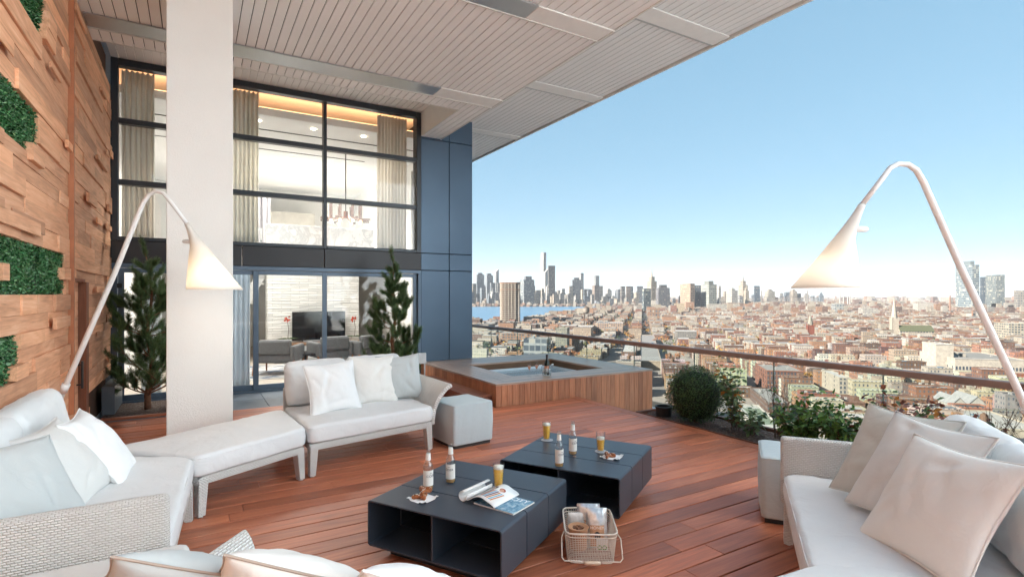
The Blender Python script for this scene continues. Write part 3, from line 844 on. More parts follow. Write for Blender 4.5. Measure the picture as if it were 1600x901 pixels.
# ------------------------------------------------------------------ hot tub
def hot_tub():
    X0, X1, Y0, Y1, ZT = 3.83, 7.0, 6.93, 10.03, 0.33
    bx0, bx1, by0, by1 = 4.45, 6.33, 7.50, 9.15
    t = thing('hot_tub', 'square timber clad hot tub with steaming blue water beside the deck', 'hot tub', ((X0 + X1) / 2, (Y0 + Y1) / 2, ZS))
    r = random.Random(8)
    b = MB()                                          # upright siding, front then the left flank
    x = X0
    while x < X1 - 0.01:
        w = r.choice((0.095, 0.105, 0.115)); x1 = min(x + w, X1)
        if X1 - x1 < 0.04: x1 = X1
        b.col = (min(1, max(0, r.gauss(0.5, 0.22))), r.random(), 0)
        b.box(x + 0.002, x1 - 0.002, Y0 + 0.012, Y0 + 0.034 + r.uniform(0, 0.002), ZS + 0.002, ZT - 0.03)
        x = x1
    y = Y0 + 0.04
    while y < Y1 - 0.01:
        y1 = min(y + 0.105, Y1)
        b.col = (min(1, max(0, r.gauss(0.42, 0.2))), r.random(), 0)
        b.box(X0 + 0.012, X0 + 0.034, y + 0.002, y1 - 0.002, ZS + 0.002, ZT - 0.03)
        b.box(X1 - 0.034, X1 - 0.012, y + 0.002, y1 - 0.002, ZS + 0.002, ZT - 0.03)
        y = y1
    b.build('siding', MATS['tub_wood'], t, bevel=0.002, seg=1)
    b = MB(); b.box(X0 + 0.036, X1 - 0.036, Y0 + 0.036, Y1, ZS, -0.30)
    for a in ((X0 + 0.036, bx0, Y0 + 0.036, Y1), (bx1, X1 - 0.036, Y0 + 0.036, Y1), (bx0 + .001, bx1 - .001, Y0 + 0.036, by0), (bx0 + .001, bx1 - .001, by1, Y1)): b.box(*a, -0.299, ZT - 0.032)
    b.build('core', plain('tub_core', (0.16, 0.09, 0.05), 0.8), t)
    sides = [MB(), MB(), MB(), MB()]                  # mitred top boards, one part for each side
    n = 5
    for k in range(n):
        f0, f1 = k / n, (k + 1) / n
        ox0, ox1 = X0 + (bx0 - X0) * f0, X0 + (bx0 - X0) * f1 - 0.005
        qx1, qx0 = X1 - (X1 - bx1) * f0, X1 - (X1 - bx1) * f1 + 0.005
        oy0, oy1 = Y0 + (by0 - Y0) * f0, Y0 + (by0 - Y0) * f1 - 0.005
        qy1, qy0 = Y1 - (Y1 - by1) * f0, Y1 - (Y1 - by1) * f1 + 0.005
        def quad(mb, pts):
            mb.col = (min(1, max(0, r.gauss(0.5, 0.16))), r.random(), 0)
            mb.prism(pts, ZT - 0.028, ZT)
        quad(sides[0], [(ox0, oy0), (qx1, oy0), (qx0, oy1), (ox1, oy1)])
        quad(sides[1], [(ox1, qy0), (qx0, qy0), (qx1, qy1), (ox0, qy1)])
        quad(sides[2], [(ox0, oy0 + .003), (ox1, oy1 + .003), (ox1, qy0 - .003), (ox0, qy1 - .003)])
        quad(sides[3], [(qx0, oy1 + .003), (qx1, oy0 + .003), (qx1, qy1 - .003), (qx0, qy0 - .003)])
    for k, q_ in enumerate(sides): q_.build('top_boards', MATS['tub_top_wood' if k < 2 else 'tub_top_wood_y'], t)
    b = MB(); w = 0.02
    b.col = (0.35, 0.5, 0)
    b.box(bx0 - w, bx0 - .002, by0, by1, -0.28, ZT - 0.029); b.box(bx1 + .002, bx1 + w, by0, by1, -0.28, ZT - 0.029)
    b.box(bx0, bx1, by0 - w, by0 - .002, -0.28, ZT - 0.029); b.box(bx0, bx1, by1 + .002, by1 + w, -0.28, ZT - 0.029)
    b.build('lining', MATS['tub_wood'], t)
    def shell(t_):
        t_.base((0.72, 0.80, 0.84)); t_.set(Roughness=0.25)
    b = MB(); b.box(bx0 + .002, bx1 - .002, by0 + .002, by1 - .002, -0.298, -0.27)
    for a in ((bx0 + .002, bx0 + .05, by0 + .002, by1 - .002), (bx1 - .05, bx1 - .002, by0 + .002, by1 - .002), (bx0 + .051, bx1 - .051, by0 + .002, by0 + .05), (bx0 + .051, bx1 - .051, by1 - .05, by1 - .002)): b.box(*a, -0.269, 0.20)
    b.build('shell', M('tub_shell', shell), t, bevel=0.01)
    def water(t_):
        v = t_.coord('Object')
        t_.base((0.50, 0.68, 0.78)); t_.set(Roughness=0.06, Alpha=0.6)
        t_.b.inputs['Specular IOR Level'].default_value = 0.6
        t_.bump(t_.noise(v, 9, 3, 0.5, 0.6), 0.12, 0.02)
    b = MB(); b.box(bx0 + .051, bx1 - .051, by0 + .051, by1 - .051, -0.1, 0.16, skip='lrfkb')
    b.build('water', M('tub_water', water), t)
    # step at the left flank
    b = MB()
    for k in range(3):
        b.col = (r.uniform(0.3, 0.6), r.random(), 0)
        b.box(X0 - 0.36 + k * 0.12, X0 - 0.244 + k * 0.12, 7.05, 9.3, 0.13, 0.155)
    b.col = (0.35, 0.3, 0)
    b.box(X0 - 0.34, X0 + 0.01, 7.07, 9.28, 0.002, 0.128)
    b.build('step', M('step_wood', wood_fn((0.25, 0.09, 0.05), (0.36, 0.15, 0.085), 1, 0.45)), t, bevel=0.002, seg=1)
hot_tub()

# ------------------------------------------------------------------ railing: timber-brown top rail on frameless glass
def railing():
    rx = 7.15
    t = thing('railing', 'brown handrail on clear glass panels along the terrace edge', 'railing', (rx, 6, ZS))
    b = MB(); b.box(rx - 0.065, rx + 0.065, -3.8, 16.5, 0.688, 0.765)
    b.build('handrail', plain('rail_brown', (0.34, 0.19, 0.14), 0.42, 0.12, 3.0, bump=0.1), t, bevel=0.012, seg=3)
    cg = glass_mat('balustrade_glass', (0.955, 0.985, 0.975), 0.55)
    y = -3.8; k = 0
    while y < 16.3:
        p = MB(); p.box(rx - 0.006, rx + 0.006, y + 0.008, y + 1.42 - 0.008, ZS + 0.06, 0.686)
        p.build('glass_panel', cg, t)
        j = MB(); j.box(rx - 0.007, rx + 0.007, y + 1.421 - 0.008, y + 1.42 + 0.006, ZS + 0.06, 0.686)
        j.build('joint', plain('glass_edge', (0.10, 0.15, 0.13), 0.3), t)
        y += 1.42; k += 1
    b = MB(); b.box(rx - 0.05, rx + 0.05, -3.8, 16.5, ZS, ZS + 0.058); b.build('base_channel', plain('base_alu', (0.5, 0.5, 0.5), 0.4, metal=0.6), t)
    c_ = MB()
    for k in range(3):
        c_.col = (0.45 + 0.1 * k, 0.3 * k, 0)
        c_.box(rx + 0.08 + k * 0.16, rx + 0.23 + k * 0.16, -3.8, 16.5, ZS - 0.02, ZS + 0.03)
    o = c_.build('coping', M('coping_wood', wood_fn((0.40, 0.24, 0.14), (0.52, 0.34, 0.21), 1, 0.6)), t)
railing()

# ------------------------------------------------------------------ planting beds
def soilm(t):
    v = t.coord('Object')
    vo = t.new('TexVoronoi'); t.link(v, vo.inputs['Vector']); vo.inputs['Scale'].default_value = 55
    n = t.noise(v, 4, 4)
    c1 = t.ramp(vo.outputs['Color'], [(0.0, (0.05, 0.032, 0.026)), (0.5, (0.16, 0.11, 0.09)), (1.0, (0.36, 0.30, 0.27))])
    t.base(t.mix(n, c1, (0.10, 0.06, 0.045)))
    t.set(Roughness=0.95)
    t.bump(vo.outputs['Distance'], 1.0, 0.03)
soil = M('gravel_soil', soilm)
def beds():
    t = thing('planter', 'long planter bed of gravel and shrubs along the deck edge', 'planter', (5.6, 3, ZS))
    b = MB(); b.box(5.345, 5.36, -3.0, 5.62, ZS, 0.012); b.box(6.04, 6.10, -3.0, 5.62, ZS, 0.02); b.box(5.361, 6.039, 5.58, 5.62, ZS, 0.012)
    b.col = (0.4, 0.5, 0)
    b.build('box', M('planter_wood', wood_fn((0.24, 0.095, 0.055), (0.34, 0.15, 0.085), 1, 0.5)), t)
    g = MB()
    g.grid(lambda u, v: (5.361 + 0.678 * u, -3.0 + 8.58 * v, -0.02 + 0.028 * noise.noise((u * 4, v * 60, 1.3))), 14, 170)
    s = g.build('soil', soil, t, smooth=True)
    rr = random.Random(3)
    pb = MB()
    for _ in range(900):
        x, y = rr.uniform(5.37, 6.03), rr.uniform(1.2, 5.55)
        s_ = rr.uniform(0.006, 0.016)
        c_ = Vector((x, y, -0.015 + s_ * 0.4))
        vs = [c_ + Vector((rr.uniform(-1, 1), rr.uniform(-1, 1), rr.uniform(0.2, 1))) * s_ for _ in range(5)]
        pb.add(vs, [(0, 1, 2), (0, 2, 3), (0, 3, 4), (1, 3, 2), (1, 4, 3)])
    pb.build('pebbles', plain('pebble', (0.20, 0.15, 0.13), 0.8, 0.5, 40), s)['kind'] = 'stuff'
    t = thing('planter', 'gravel planting bed at the foot of the facade behind the column', 'planter', (-0.4, 9.3, 0))
    b = MB(); b.col = (0.4, 0.2, 0)
    b.box(-1.06, 0.30, 8.74, 8.80, -0.003, 0.03); b.box(0.30, 0.34, 8.74, 9.95, -0.003, 0.03)
    b.build('edging', MATS['deck_wood'], t)
    g = MB(); g.grid(lambda u, v: (-1.05 + 1.34 * u, 8.80 + 1.15 * v, 0.012 + 0.02 * noise.noise((u * 12, v * 10, 4.0))), 24, 20)
    g.build('soil', soil, t, smooth=True)
    b = MB(); b.box(-1.075, -0.93, 9.05, 9.98, 0.02, 0.40)
    b.build('ledge', plain('ledge_grey', (0.13, 0.15, 0.17), 0.4), t, bevel=0.006)
beds()
# ------------------------------------------------------------------ upholstery and wicker
def fabric(name, col, weave=420):
    def fn(t):
        v = t.coord('Object')
        n = t.noise(v, 3.0, 4, 0.5)
        t.base(t.ramp(n, [(0.3, tuple(c * 0.955 for c in col)), (0.7, col)]))
        t.set(Roughness=0.92)
        t.b.inputs['Sheen Weight'].default_value = 0.12
        t.b.inputs['Specular IOR Level'].default_value = 0.2
        w = t.noise(v, weave, 2, 0.5)
        wr = t.noise(t.coord('Object', (1.0, 1.0, 1.0)), 6.5, 3, 0.55, 1.4)
        t.bump(t.math('ADD', t.math('MULTIPLY', w, 0.05), wr), 0.34, 0.02)
    return M(name, fn)
fab_seat = fabric('fabric_white', (0.74, 0.745, 0.75))
fab_warm = fabric('fabric_cream', (0.80, 0.775, 0.74))
fab_white = fabric('fabric_bright', (0.84, 0.84, 0.84))
fab_pale = fabric('fabric_pale', (0.70, 0.69, 0.67))
fab_grey = fabric('fabric_grey', (0.53, 0.555, 0.555))
fab_greige = fabric('fabric_greige', (0.56, 0.55, 0.51))
fab_pouf = fabric('fabric_pouf', (0.53, 0.60, 0.625))
def wick(t):
    tc = t.new('TexCoord')
    br = t.new('TexBrick'); t.link(tc.outputs['UV'], br.inputs['Vector'])
    br.inputs['Scale'].default_value = 1.0
    br.inputs['Brick Width'].default_value = 0.024; br.inputs['Row Height'].default_value = 0.0115
    br.inputs['Mortar Size'].default_value = 0.0034; br.inputs['Mortar Smooth'].default_value = 1.0
    br.inputs['Color1'].default_value = (0.90, 0.885, 0.86, 1); br.inputs['Color2'].default_value = (0.85, 0.835, 0.81, 1)
    br.inputs['Mortar'].default_value = (0.74, 0.71, 0.67, 1)
    t.base(br.outputs['Color']); t.set(Roughness=0.55)
    inv = t.math('SUBTRACT', 1.0, br.outputs['Fac'])
    t.bump(inv, 1.0, 0.008)
wicker = M('white_wicker', wick)
foot_m = plain('foot_black', (0.03, 0.03, 0.03), 0.5)

def rounded_square(n, e):
    """n points on a unit square [-1,1]^2 with softened corners"""
    pts = []
    for k in range(n):
        a = 2 * PI * (k + 0.5) / n
        c_, s_ = math.cos(a), math.sin(a)
        m = (abs(c_) ** e + abs(s_) ** e) ** (1 / e)
        pts.append((c_ / m, s_ / m))
    return pts

def cushion(mb, q, z0, z1, r=0.05, crown=0.02, seed=0, wr=0.004, e=14, n=112, under=True):
    """a stuffed box cushion on the four corners q, edges rounded by r"""
    q = [Vector((p[0], p[1], 0)) for p in q]
    lu = ((q[1] - q[0]).length + (q[2] - q[3]).length) / 2
    lv = ((q[3] - q[0]).length + (q[2] - q[1]).length) / 2
    sq = rounded_square(n, e)
    prof = []
    for k in range(6):
        a = PI / 2 * k / 5
        prof.append((r * 0.7 * (1 - math.sin(a)), z0 + r * 0.7 * (1 - math.cos(a))))
    prof.append((-0.006, z0 + (z1 - z0) * 0.5))
    for k in range(7):
        a = PI / 2 * k / 6
        prof.append((r * (1 - math.cos(a)), z1 - r * (1 - math.sin(a))))
    m = min(lu, lv) / 2
    for f in (0.15, 0.3, 0.45, 0.62, 0.8, 0.95):
        prof.append((r + (m - r) * f, z1 + crown * math.sin(f * PI / 2)))
    vs, fs = [], []
    def P(s, t):
        u, v = (s + 1) / 2, (t + 1) / 2
        return q[0] * (1 - u) * (1 - v) + q[1] * u * (1 - v) + q[2] * u * v + q[3] * (1 - u) * v
    for (ins, z) in prof:
        for (a, b) in sq:
            p = P(a * (1 - 2 * ins / lu), b * (1 - 2 * ins / lv))
            x = Vector((p.x * 7 + seed * 3.1, p.y * 7, z * 9))
            dn = noise.noise(x) * wr + noise.noise(x * 2.7) * wr * 0.6
            side = 1.0 if ins < r * 0.9 else 0.4
            o = P(0, 0); d = (p - o); d.z = 0
            p = p + (d.normalized() * dn * 1.6 * side if d.length > 1e-6 else Vector())
            vs.append((p.x, p.y, z + (dn * 1.4 if z > z1 - r * 0.5 else 0)))
    N = len(sq)
    for i in range(len(prof) - 1):
        for k in range(N):
            k2 = (k + 1) % N
            fs.append((i * N + k, i * N + k2, (i + 1) * N + k2, (i + 1) * N + k))
    fs.append(tuple((len(prof) - 1) * N + k for k in range(N)))
    fs.append(tuple(range(N - 1, -1, -1)))
    mb.add(vs, fs)

def piping(mb, q, z, ins, rad=0.0045, e=14, n=112):
    q = [Vector((p[0], p[1], 0)) for p in q]
    lu = (q[1] - q[0]).length; lv = (q[3] - q[0]).length
    pts = []
    for (a, b) in rounded_square(n, e):
        u, v = (a * (1 - 2 * ins / lu) + 1) / 2, (b * (1 - 2 * ins / lv) + 1) / 2
        p = q[0] * (1 - u) * (1 - v) + q[1] * u * (1 - v) + q[2] * u * v + q[3] * (1 - u) * v
        pts.append((p.x, p.y, z))
    mb.tube(pts, rad, 6, closed=True)

def band(mb, q, z0, z1, th, ins=0.0):
    """a woven band round four corners"""
    c = sum((Vector((p[0], p[1], 0)) for p in q), Vector()) / 4
    for i in range(4):
        a, b = Vector((*q[i], 0)), Vector((*q[(i + 1) % 4], 0))
        a = a + (c - a).normalized() * ins * 1.4; b = b + (c - b).normalized() * ins * 1.4
        d = (b - a).normalized(); nn = Vector((-d.y, d.x, 0))
        if nn.dot(c - a) < 0: nn = -nn
        mb.prism([(a + d * 0.001)[:2], (b - d * 0.001)[:2], (b - d * th + nn * th)[:2], (a + d * th + nn * th)[:2]], z0, z1)

def taper_leg(mb, x, y, z1, w0, w1, lean=(0, 0), rz=0.0):
    """square leg, w0 at the floor, w1 at the top"""
    vs = []
    for z, w, l in ((0.008, w0, 1), (z1, w1, 0)):
        for sx, sy in ((-1, -1), (1, -1), (1, 1), (-1, 1)):
            dx, dy = sx * w / 2, sy * w / 2
            vs.append((x + lean[0] * l + dx * math.cos(rz) - dy * math.sin(rz), y + lean[1] * l + dx * math.sin(rz) + dy * math.cos(rz), z))
    fs = [(0, 1, 5, 4), (1, 2, 6, 5), (2, 3, 7, 6), (3, 0, 4, 7), (4, 5, 6, 7), (3, 2, 1, 0)]
    uv = [[(0, 0), (w0, 0), (w1, z1), (0, z1)]] * 4 + [[(0, 0), (w1, 0), (w1, w1), (0, w1)]] * 2
    mb.add(vs, fs, uv)

def frame_of(a, b):
    d = Vector((b[0] - a[0], b[1] - a[1], 0)); L = d.length; d.normalize()
    return d, Vector((-d.y, d.x, 0)), L

def back_cushion(mb, a, b, z0, z1, th, tilt, inward, seed):
    """upright cushion along a-b (its rear foot line); inward is the direction it faces"""
    d, _, L = frame_of(a, b)
    up = (Vector((0, 0, 1)) * math.cos(tilt) - inward * math.sin(tilt))
    nrm = d.cross(up)
    if nrm.dot(inward) < 0: nrm = -nrm
    O = Vector((a[0], a[1], z0))
    T = Matrix(((d.x, up.x, nrm.x, O.x), (d.y, up.y, nrm.y, O.y), (d.z, up.z, nrm.z, O.z), (0, 0, 0, 1)))
    mb.T = T
    cushion(mb, [(0, 0), (L, 0), (L, z1 - z0), (0, z1 - z0)], 0, th, r=min(0.085, th * 0.48), crown=0.02, seed=seed, wr=0.006, e=9)
    mb.T = None

def flared_arm(mb, f, b, out, z0, z1, flare=0.12, lip=0.05, lean=0.0):
    """woven arm panel from front f to back b, curling outwards at the top"""
    d, _, L = frame_of(f, b)
    def P(u, v):
        o = 0.012 + flare * v ** 2.6
        x = u * L - lean * v ** 2 * (1 - u)
        p = Vector((f[0], f[1], 0)) + d * x + out * o
        p.z = z0 + (z1 - z0) * (v if v < 0.88 else 0.88 + (v - 0.88) * 0.6)
        return p
    n0 = len(mb.uv)
    mb.grid(P, 14, 16)
    for i in range(n0, len(mb.uv)):
        mb.uv[i] = [(q[0] * L, q[1] * (z1 - z0) * 1.15) for q in mb.uv[i]]

def sofa(name, label, cat, q, backs, arms, seed, group=None, legs=True, seat_mat=None, front_leg_w=0.075, zb=0.92):
    """q: front-left, front-right, back-right, back-left; backs: list of (a, b) spans 0..1 along back-left to back-right"""
    c = sum((Vector((p[0], p[1], 0)) for p in q), Vector()) / 4
    t = thing(name, label, cat, (c.x, c.y, 0), 0, group)
    seat_mat = seat_mat or fab_seat
    m = MB(); band(m, q, 0.235, 0.295, 0.045, 0.012)
    m.prism([tuple((Vector((*p, 0)) + (c - Vector((*p, 0))) * 0.08)[:2]) for p in q], 0.262, 0.29)
    m.build('frame', wicker, t, bevel=0.012, seg=2)
    for i in range(4):
        p = Vector((*q[i], 0)); n_ = (c - p).normalized()
        p = p + n_ * 0.07
        d, _, L = frame_of(q[0], q[1])
        m = MB(); taper_leg(m, p.x, p.y, 0.27, front_leg_w * 0.72, front_leg_w, (-n_.x * 0.02, -n_.y * 0.02), math.atan2(d.y, d.x))
        m.box(p.x - n_.x * 0.02 - 0.02, p.x - n_.x * 0.02 + 0.02, p.y - n_.y * 0.02 - 0.02, p.y - n_.y * 0.02 + 0.02, 0.0, 0.0079)
        m.build('leg', wicker, t, bevel=0.008)
    sc = MB(); cushion(sc, q, 0.298, 0.462, r=0.042, crown=0.022, seed=seed, wr=0.0045, e=26)
    so = sc.build('seat_cushion', seat_mat, t, smooth=True)
    pm = MB(); piping(pm, q, 0.438, 0.004, 0.0035, 26)
    pm.build('seam', seat_mat, so)
    if backs:
        a, b = Vector((*q[3], 0)), Vector((*q[2], 0))
        inward = (Vector((*q[0], 0)) + Vector((*q[1], 0)) - a - b).normalized()
        m = MB()
        dd = (b - a)
        th = 0.03
        nn = Vector((-dd.y, dd.x, 0)).normalized()
        if nn.dot(inward) < 0: nn = -nn
        off = -nn * 0.03
        vs = []
        m.prism([(a + off)[:2], (b + off)[:2], (b + off + nn * th)[:2], (a + off + nn * th)[:2]], 0.25, 0.66)
        m.build('back_shell', wicker, t, bevel=0.012)
        for k, (u0, u1) in enumerate(backs):
            m = MB()
            back_cushion(m, a + dd * u0 + nn * 0.015, a + dd * u1 + nn * 0.015, 0.455, zb, 0.20, R(12), nn, seed * 3 + k)
            m.build('back_cushion', seat_mat, t, smooth=True)
    for (f, b, out, z1, flare, lean) in arms:
        m = MB(); flared_arm(m, f, b, Vector((*out, 0)).normalized(), 0.25, z1, flare, lean=lean)
        o = m.build('arm', wicker, t, smooth=True)
        s_ = o.modifiers.new('solid', 'SOLIDIFY'); s_.thickness = 0.05; s_.offset = 0
        bv = o.modifiers.new('bevel', 'BEVEL'); bv.width = 0.018; bv.segments = 3; bv.angle_limit = R(50)
    return t

def pillow(label, c, az, tilt, roll, size, th, mat, group=None, seed=0, pip=None, squash=0.0):
    """c: centre; az: azimuth the face looks to; tilt: how far it leans back; roll: turn in its own plane"""
    nrm = Vector((math.cos(az) * math.cos(tilt), math.sin(az) * math.cos(tilt), math.sin(tilt)))
    right = Vector((-math.sin(az), math.cos(az), 0))
    up = nrm.cross(right)
    r2 = right * math.cos(roll) + up * math.sin(roll)
    u2 = -right * math.sin(roll) + up * math.cos(roll)
    S = size / 2
    rr = random.Random(seed)
    dents = [(rr.uniform(-.8, .8), rr.uniform(-.8, .8), rr.uniform(0.2, 0.5), rr.uniform(0.3, 1.0), rr.uniform(0, PI)) for _ in range(7)]
    def outline(u, v):
        x = S * u * (1 - 0.085 * (1 - v * v) ** 1.2) * (1 + 0.02 * abs(u * v))
        y = S * v * (1 - 0.085 * (1 - u * u) ** 1.2) * (1 + 0.02 * abs(u * v))
        return x, y
    def P(u, v, sgn):
        x, y = outline(u, v)
        e = max(0.0, (1 - u * u)) ** 0.52 * max(0.0, (1 - v * v)) ** 0.52
        h = th / 2 * e * (1.0 + 0.16 * noise.noise((u * 1.3 + seed, v * 1.3, sgn)))
        for (du, dv, w, s_, an) in dents:          # creases running in from the seams
            q_ = (u - du) * math.cos(an) + (v - dv) * math.sin(an)
            l_ = -(u - du) * math.sin(an) + (v - dv) * math.cos(an)
            h -= th * 0.12 * s_ * math.exp(-(q_ / 0.09) ** 2 - (l_ / w) ** 2) * e ** 0.5
        h += th * 0.03 * noise.noise((u * 4 + seed * 2, v * 4, sgn * 3)) * e ** 0.4
        yy = y - squash * S * (0.25 * (1 - v) * e)
        return Vector(c) + r2 * x + u2 * yy + nrm * h * sgn
    m = MB()
    N = 30
    f = lambda s: math.copysign(abs(s) ** 0.8, s)
    m.grid(lambda u, v: P(f(2 * u - 1), f(2 * v - 1), 1), N, N)
    m.grid(lambda u, v: P(f(1 - 2 * u), f(2 * v - 1), -1), N, N)
    o = m.build('pillow', mat, None, smooth=True)
    tag(o, label, 'pillow', group)
    me = o.data
    bmm = bmesh.new(); bmm.from_mesh(me); bmesh.ops.remove_doubles(bmm, verts=bmm.verts, dist=0.0006); bmm.to_mesh(me); bmm.free()
    k = MB()
    pts = []
    for i in range(24): pts.append((-1 + 2 * i / 24, -1))
    for i in range(24): pts.append((1, -1 + 2 * i / 24))
    for i in range(24): pts.append((1 - 2 * i / 24, 1))
    for i in range(24): pts.append((-1, 1 - 2 * i / 24))
    k.tube([P(a, b, 1) for a, b in pts], 0.0045, 6, closed=True)
    k.build('piping', pip or mat, o)
    return o

# ---- the left group
QA = [(-0.10, 3.16), (-0.005, 4.57), (-0.44, 5.20), (-1.0, 3.16)]
A_ = sofa('sofa', 'white sofa unit against the timber wall with three pillows and a woven near arm', 'sofa',
          [(-0.10, 3.16), (0.0, 4.60), (-0.97, 5.24), (-0.99, 3.16)], [(0.0, 0.48), (0.495, 1.0)], [], 1, 'sofa units around the low tables', zb=0.95)
m = MB(); m.prism([(-0.985, 3.05), (-0.10, 3.05), (-0.10, 3.125), (-0.985, 3.125)], 0.24, 0.69)
m.build('arm', wicker, A_, bevel=0.03, seg=4)
CH = sofa('chaise', 'backless white seat bridging the two sofas at the left', 'sofa',
          [(0.02, 4.57), (0.865, 5.07), (0.80, 6.08), (-0.60, 5.17)], [], [], 2, 'sofa units around the low tables')
B_ = sofa('sofa', 'white two seat sofa in front of the right pine, its woven arm flared outwards', 'sofa',
          [(0.885, 5.085), (2.20, 5.36), (2.15, 6.42), (0.82, 6.16)], [(0.0, 0.49), (0.505, 1.0)],
          [((2.20, 5.40), (2.17, 6.38), (1, 0.0), 0.69, 0.20, 0.05)], 3, 'sofa units around the low tables')
# ---- the right group
al = Vector((-0.80, -0.60)); dn = Vector((0.60, -0.80)); O = Vector((3.40, 2.18))
def RQ(a, b): p = O + al * a + dn * b; return (p.x, p.y)
R_ = sofa('sofa', 'white sofa at the right edge with three large pillows, back to the planter', 'sofa',
          [RQ(1.36, 0), RQ(0.0, 0), RQ(0.0, 0.97), RQ(1.36, 0.97)], [(0.0, 0.49), (0.505, 1.0)], [], 5, 'sofa units around the low tables', zb=0.93)
m = MB(); m.prism([RQ(-0.015, -0.01), RQ(-0.085, -0.01), RQ(-0.085, 0.9), RQ(-0.015, 0.9)], 0.24, 0.69)
m.build('arm', wicker, R_, bevel=0.022, seg=3)
C3 = sofa('chaise', 'white backless seat cut by the bottom right of the photo', 'sofa',
          [(1.55, 0.62), (2.22, 1.36), (2.42, 1.33), (2.72, 1.03)][:4] if False else [(1.95, 1.42), (2.42, 1.37), (2.95, 0.80), (1.95, 0.62)], [], [], 6, 'sofa units around the low tables')
# ---- the near group at the bottom left
C2 = sofa('chaise', 'pale grey seat corner beside the near woven arm at bottom left', 'sofa',
          [(-0.90, 2.05), (0.02, 2.10), (-0.02, 3.04), (-0.78, 3.03)], [], [], 7, 'sofa units around the low tables', seat_mat=fab_pale)
F_ = sofa('sofa', 'white sofa nearest the viewer, only its pillows and flared woven arm in view', 'sofa',
          [(0.20, 2.46), (1.02, 1.66), (0.42, 1.02), (-0.42, 1.76)], [], [((0.25, 2.47), (-0.02, 2.13), (-0.55, 0.70), 0.635, 0.14, 0.05)], 8, 'sofa units around the low tables')

pg = 'loose pillows on the sofas'
tan = plain('piping_tan', (0.42, 0.33, 0.27), 0.8)
def eye(px, py, d): return Vector((0, 0, H)) + ray(px, py) * d
pillow('pale grey pillow nearest the woven arm on the timber wall sofa', eye(26, 766, 2.62), R(-40), R(38), R(-4), 0.52, 0.19, fab_grey, pg, 1)
pillow('light grey pillow in the middle of the timber wall sofa', eye(104, 724, 3.14), R(-14), R(36), R(2), 0.53, 0.21, fab_pale, pg, 2)
pillow('bright white pillow farthest along the timber wall sofa', eye(157, 698, 3.50), R(-3), R(37), R(0), 0.53, 0.20, fab_white, pg, 3)
pillow('square bright white pillow leaning front left on the flared arm sofa', (1.22, 5.66, 0.70), R(-82), R(20), R(3), 0.52, 0.18, fab_white, pg, 4)
pillow('cream pillow in the middle of the flared arm sofa', (1.70, 5.86, 0.715), R(-80), R(18), R(-3), 0.52, 0.18, fab_warm, pg, 5)
pillow('grey green pillow against the flared woven arm', (2.02, 5.92, 0.71), R(-92), R(17), R(2), 0.50, 0.18, fab_grey, pg, 6)
az = math.atan2(0.80, -0.60)
pillow('greige pillow farthest back on the right sofa', eye(1394, 714, 2.98), az + R(34), R(32), R(2), 0.56, 0.17, fab_greige, pg, 7)
pillow('pale pillow in the middle of the right sofa', eye(1428, 738, 2.72), az + R(28), R(32), R(0), 0.57, 0.19, fab_pale, pg, 8)
pillow('big cream pillow in front on the right sofa', eye(1463, 788, 2.42), az + R(26), R(33), R(2), 0.58, 0.19, fab_warm, pg, 9)
azf = math.atan2(0.80, 0.60)
pillow('grey pillow with brown piping at the bottom left corner', eye(290, 914, 1.88), azf + R(6), R(50), R(38), 0.52, 0.20, fab_grey, pg, 10, tan)
pillow('cream pillow with brown piping before the flared woven arm at bottom left', eye(456, 914, 1.86), azf - R(2), R(50), R(38), 0.52, 0.20, fab_warm, pg, 11, tan)
pillow('white pillow tip at the bottom edge below the dark table', eye(650, 936, 1.84), azf - R(8), R(50), R(38), 0.50, 0.19, fab_white, pg, 12)

def pouf(label, corner, dx, dy, size, h):
    d1, d2 = Vector((*dx, 0)).normalized(), Vector((*dy, 0)).normalized()
    p = Vector((*corner, 0))
    q = [p, p + d1 * size, p + d1 * size + d2 * size, p + d2 * size]
    c = sum(q, Vector()) / 4
    t = thing('ottoman', label, 'ottoman', (c.x, c.y, 0), 0, 'cube ottomans')
    m = MB(); cushion(m, [v[:2] for v in q], 0.035, h, r=0.022, crown=0.012, seed=size, wr=0.002, e=24)
    o = m.build('cover', fab_pouf, t, smooth=True)
    k = MB(); piping(k, [v[:2] for v in q], h - 0.012, 0.002, 0.004, 24); k.build('seam', fab_pouf, o)
    k = MB(); k.prism([tuple((v + (c - v) * 0.1)[:2]) for v in q], 0.0, 0.036); k.build('plinth', foot_m, t)
pouf('pale grey cube ottoman between the flared arm sofa and the hot tub', (2.37, 5.22), (0.52, 0.06), (-0.06, 0.52), 0.51, 0.47)
pouf('pale grey cube ottoman beside the woven arm of the right sofa', (3.53, 2.43), (0.80, 0.60), (0.60, -0.80), 0.52, 0.48)

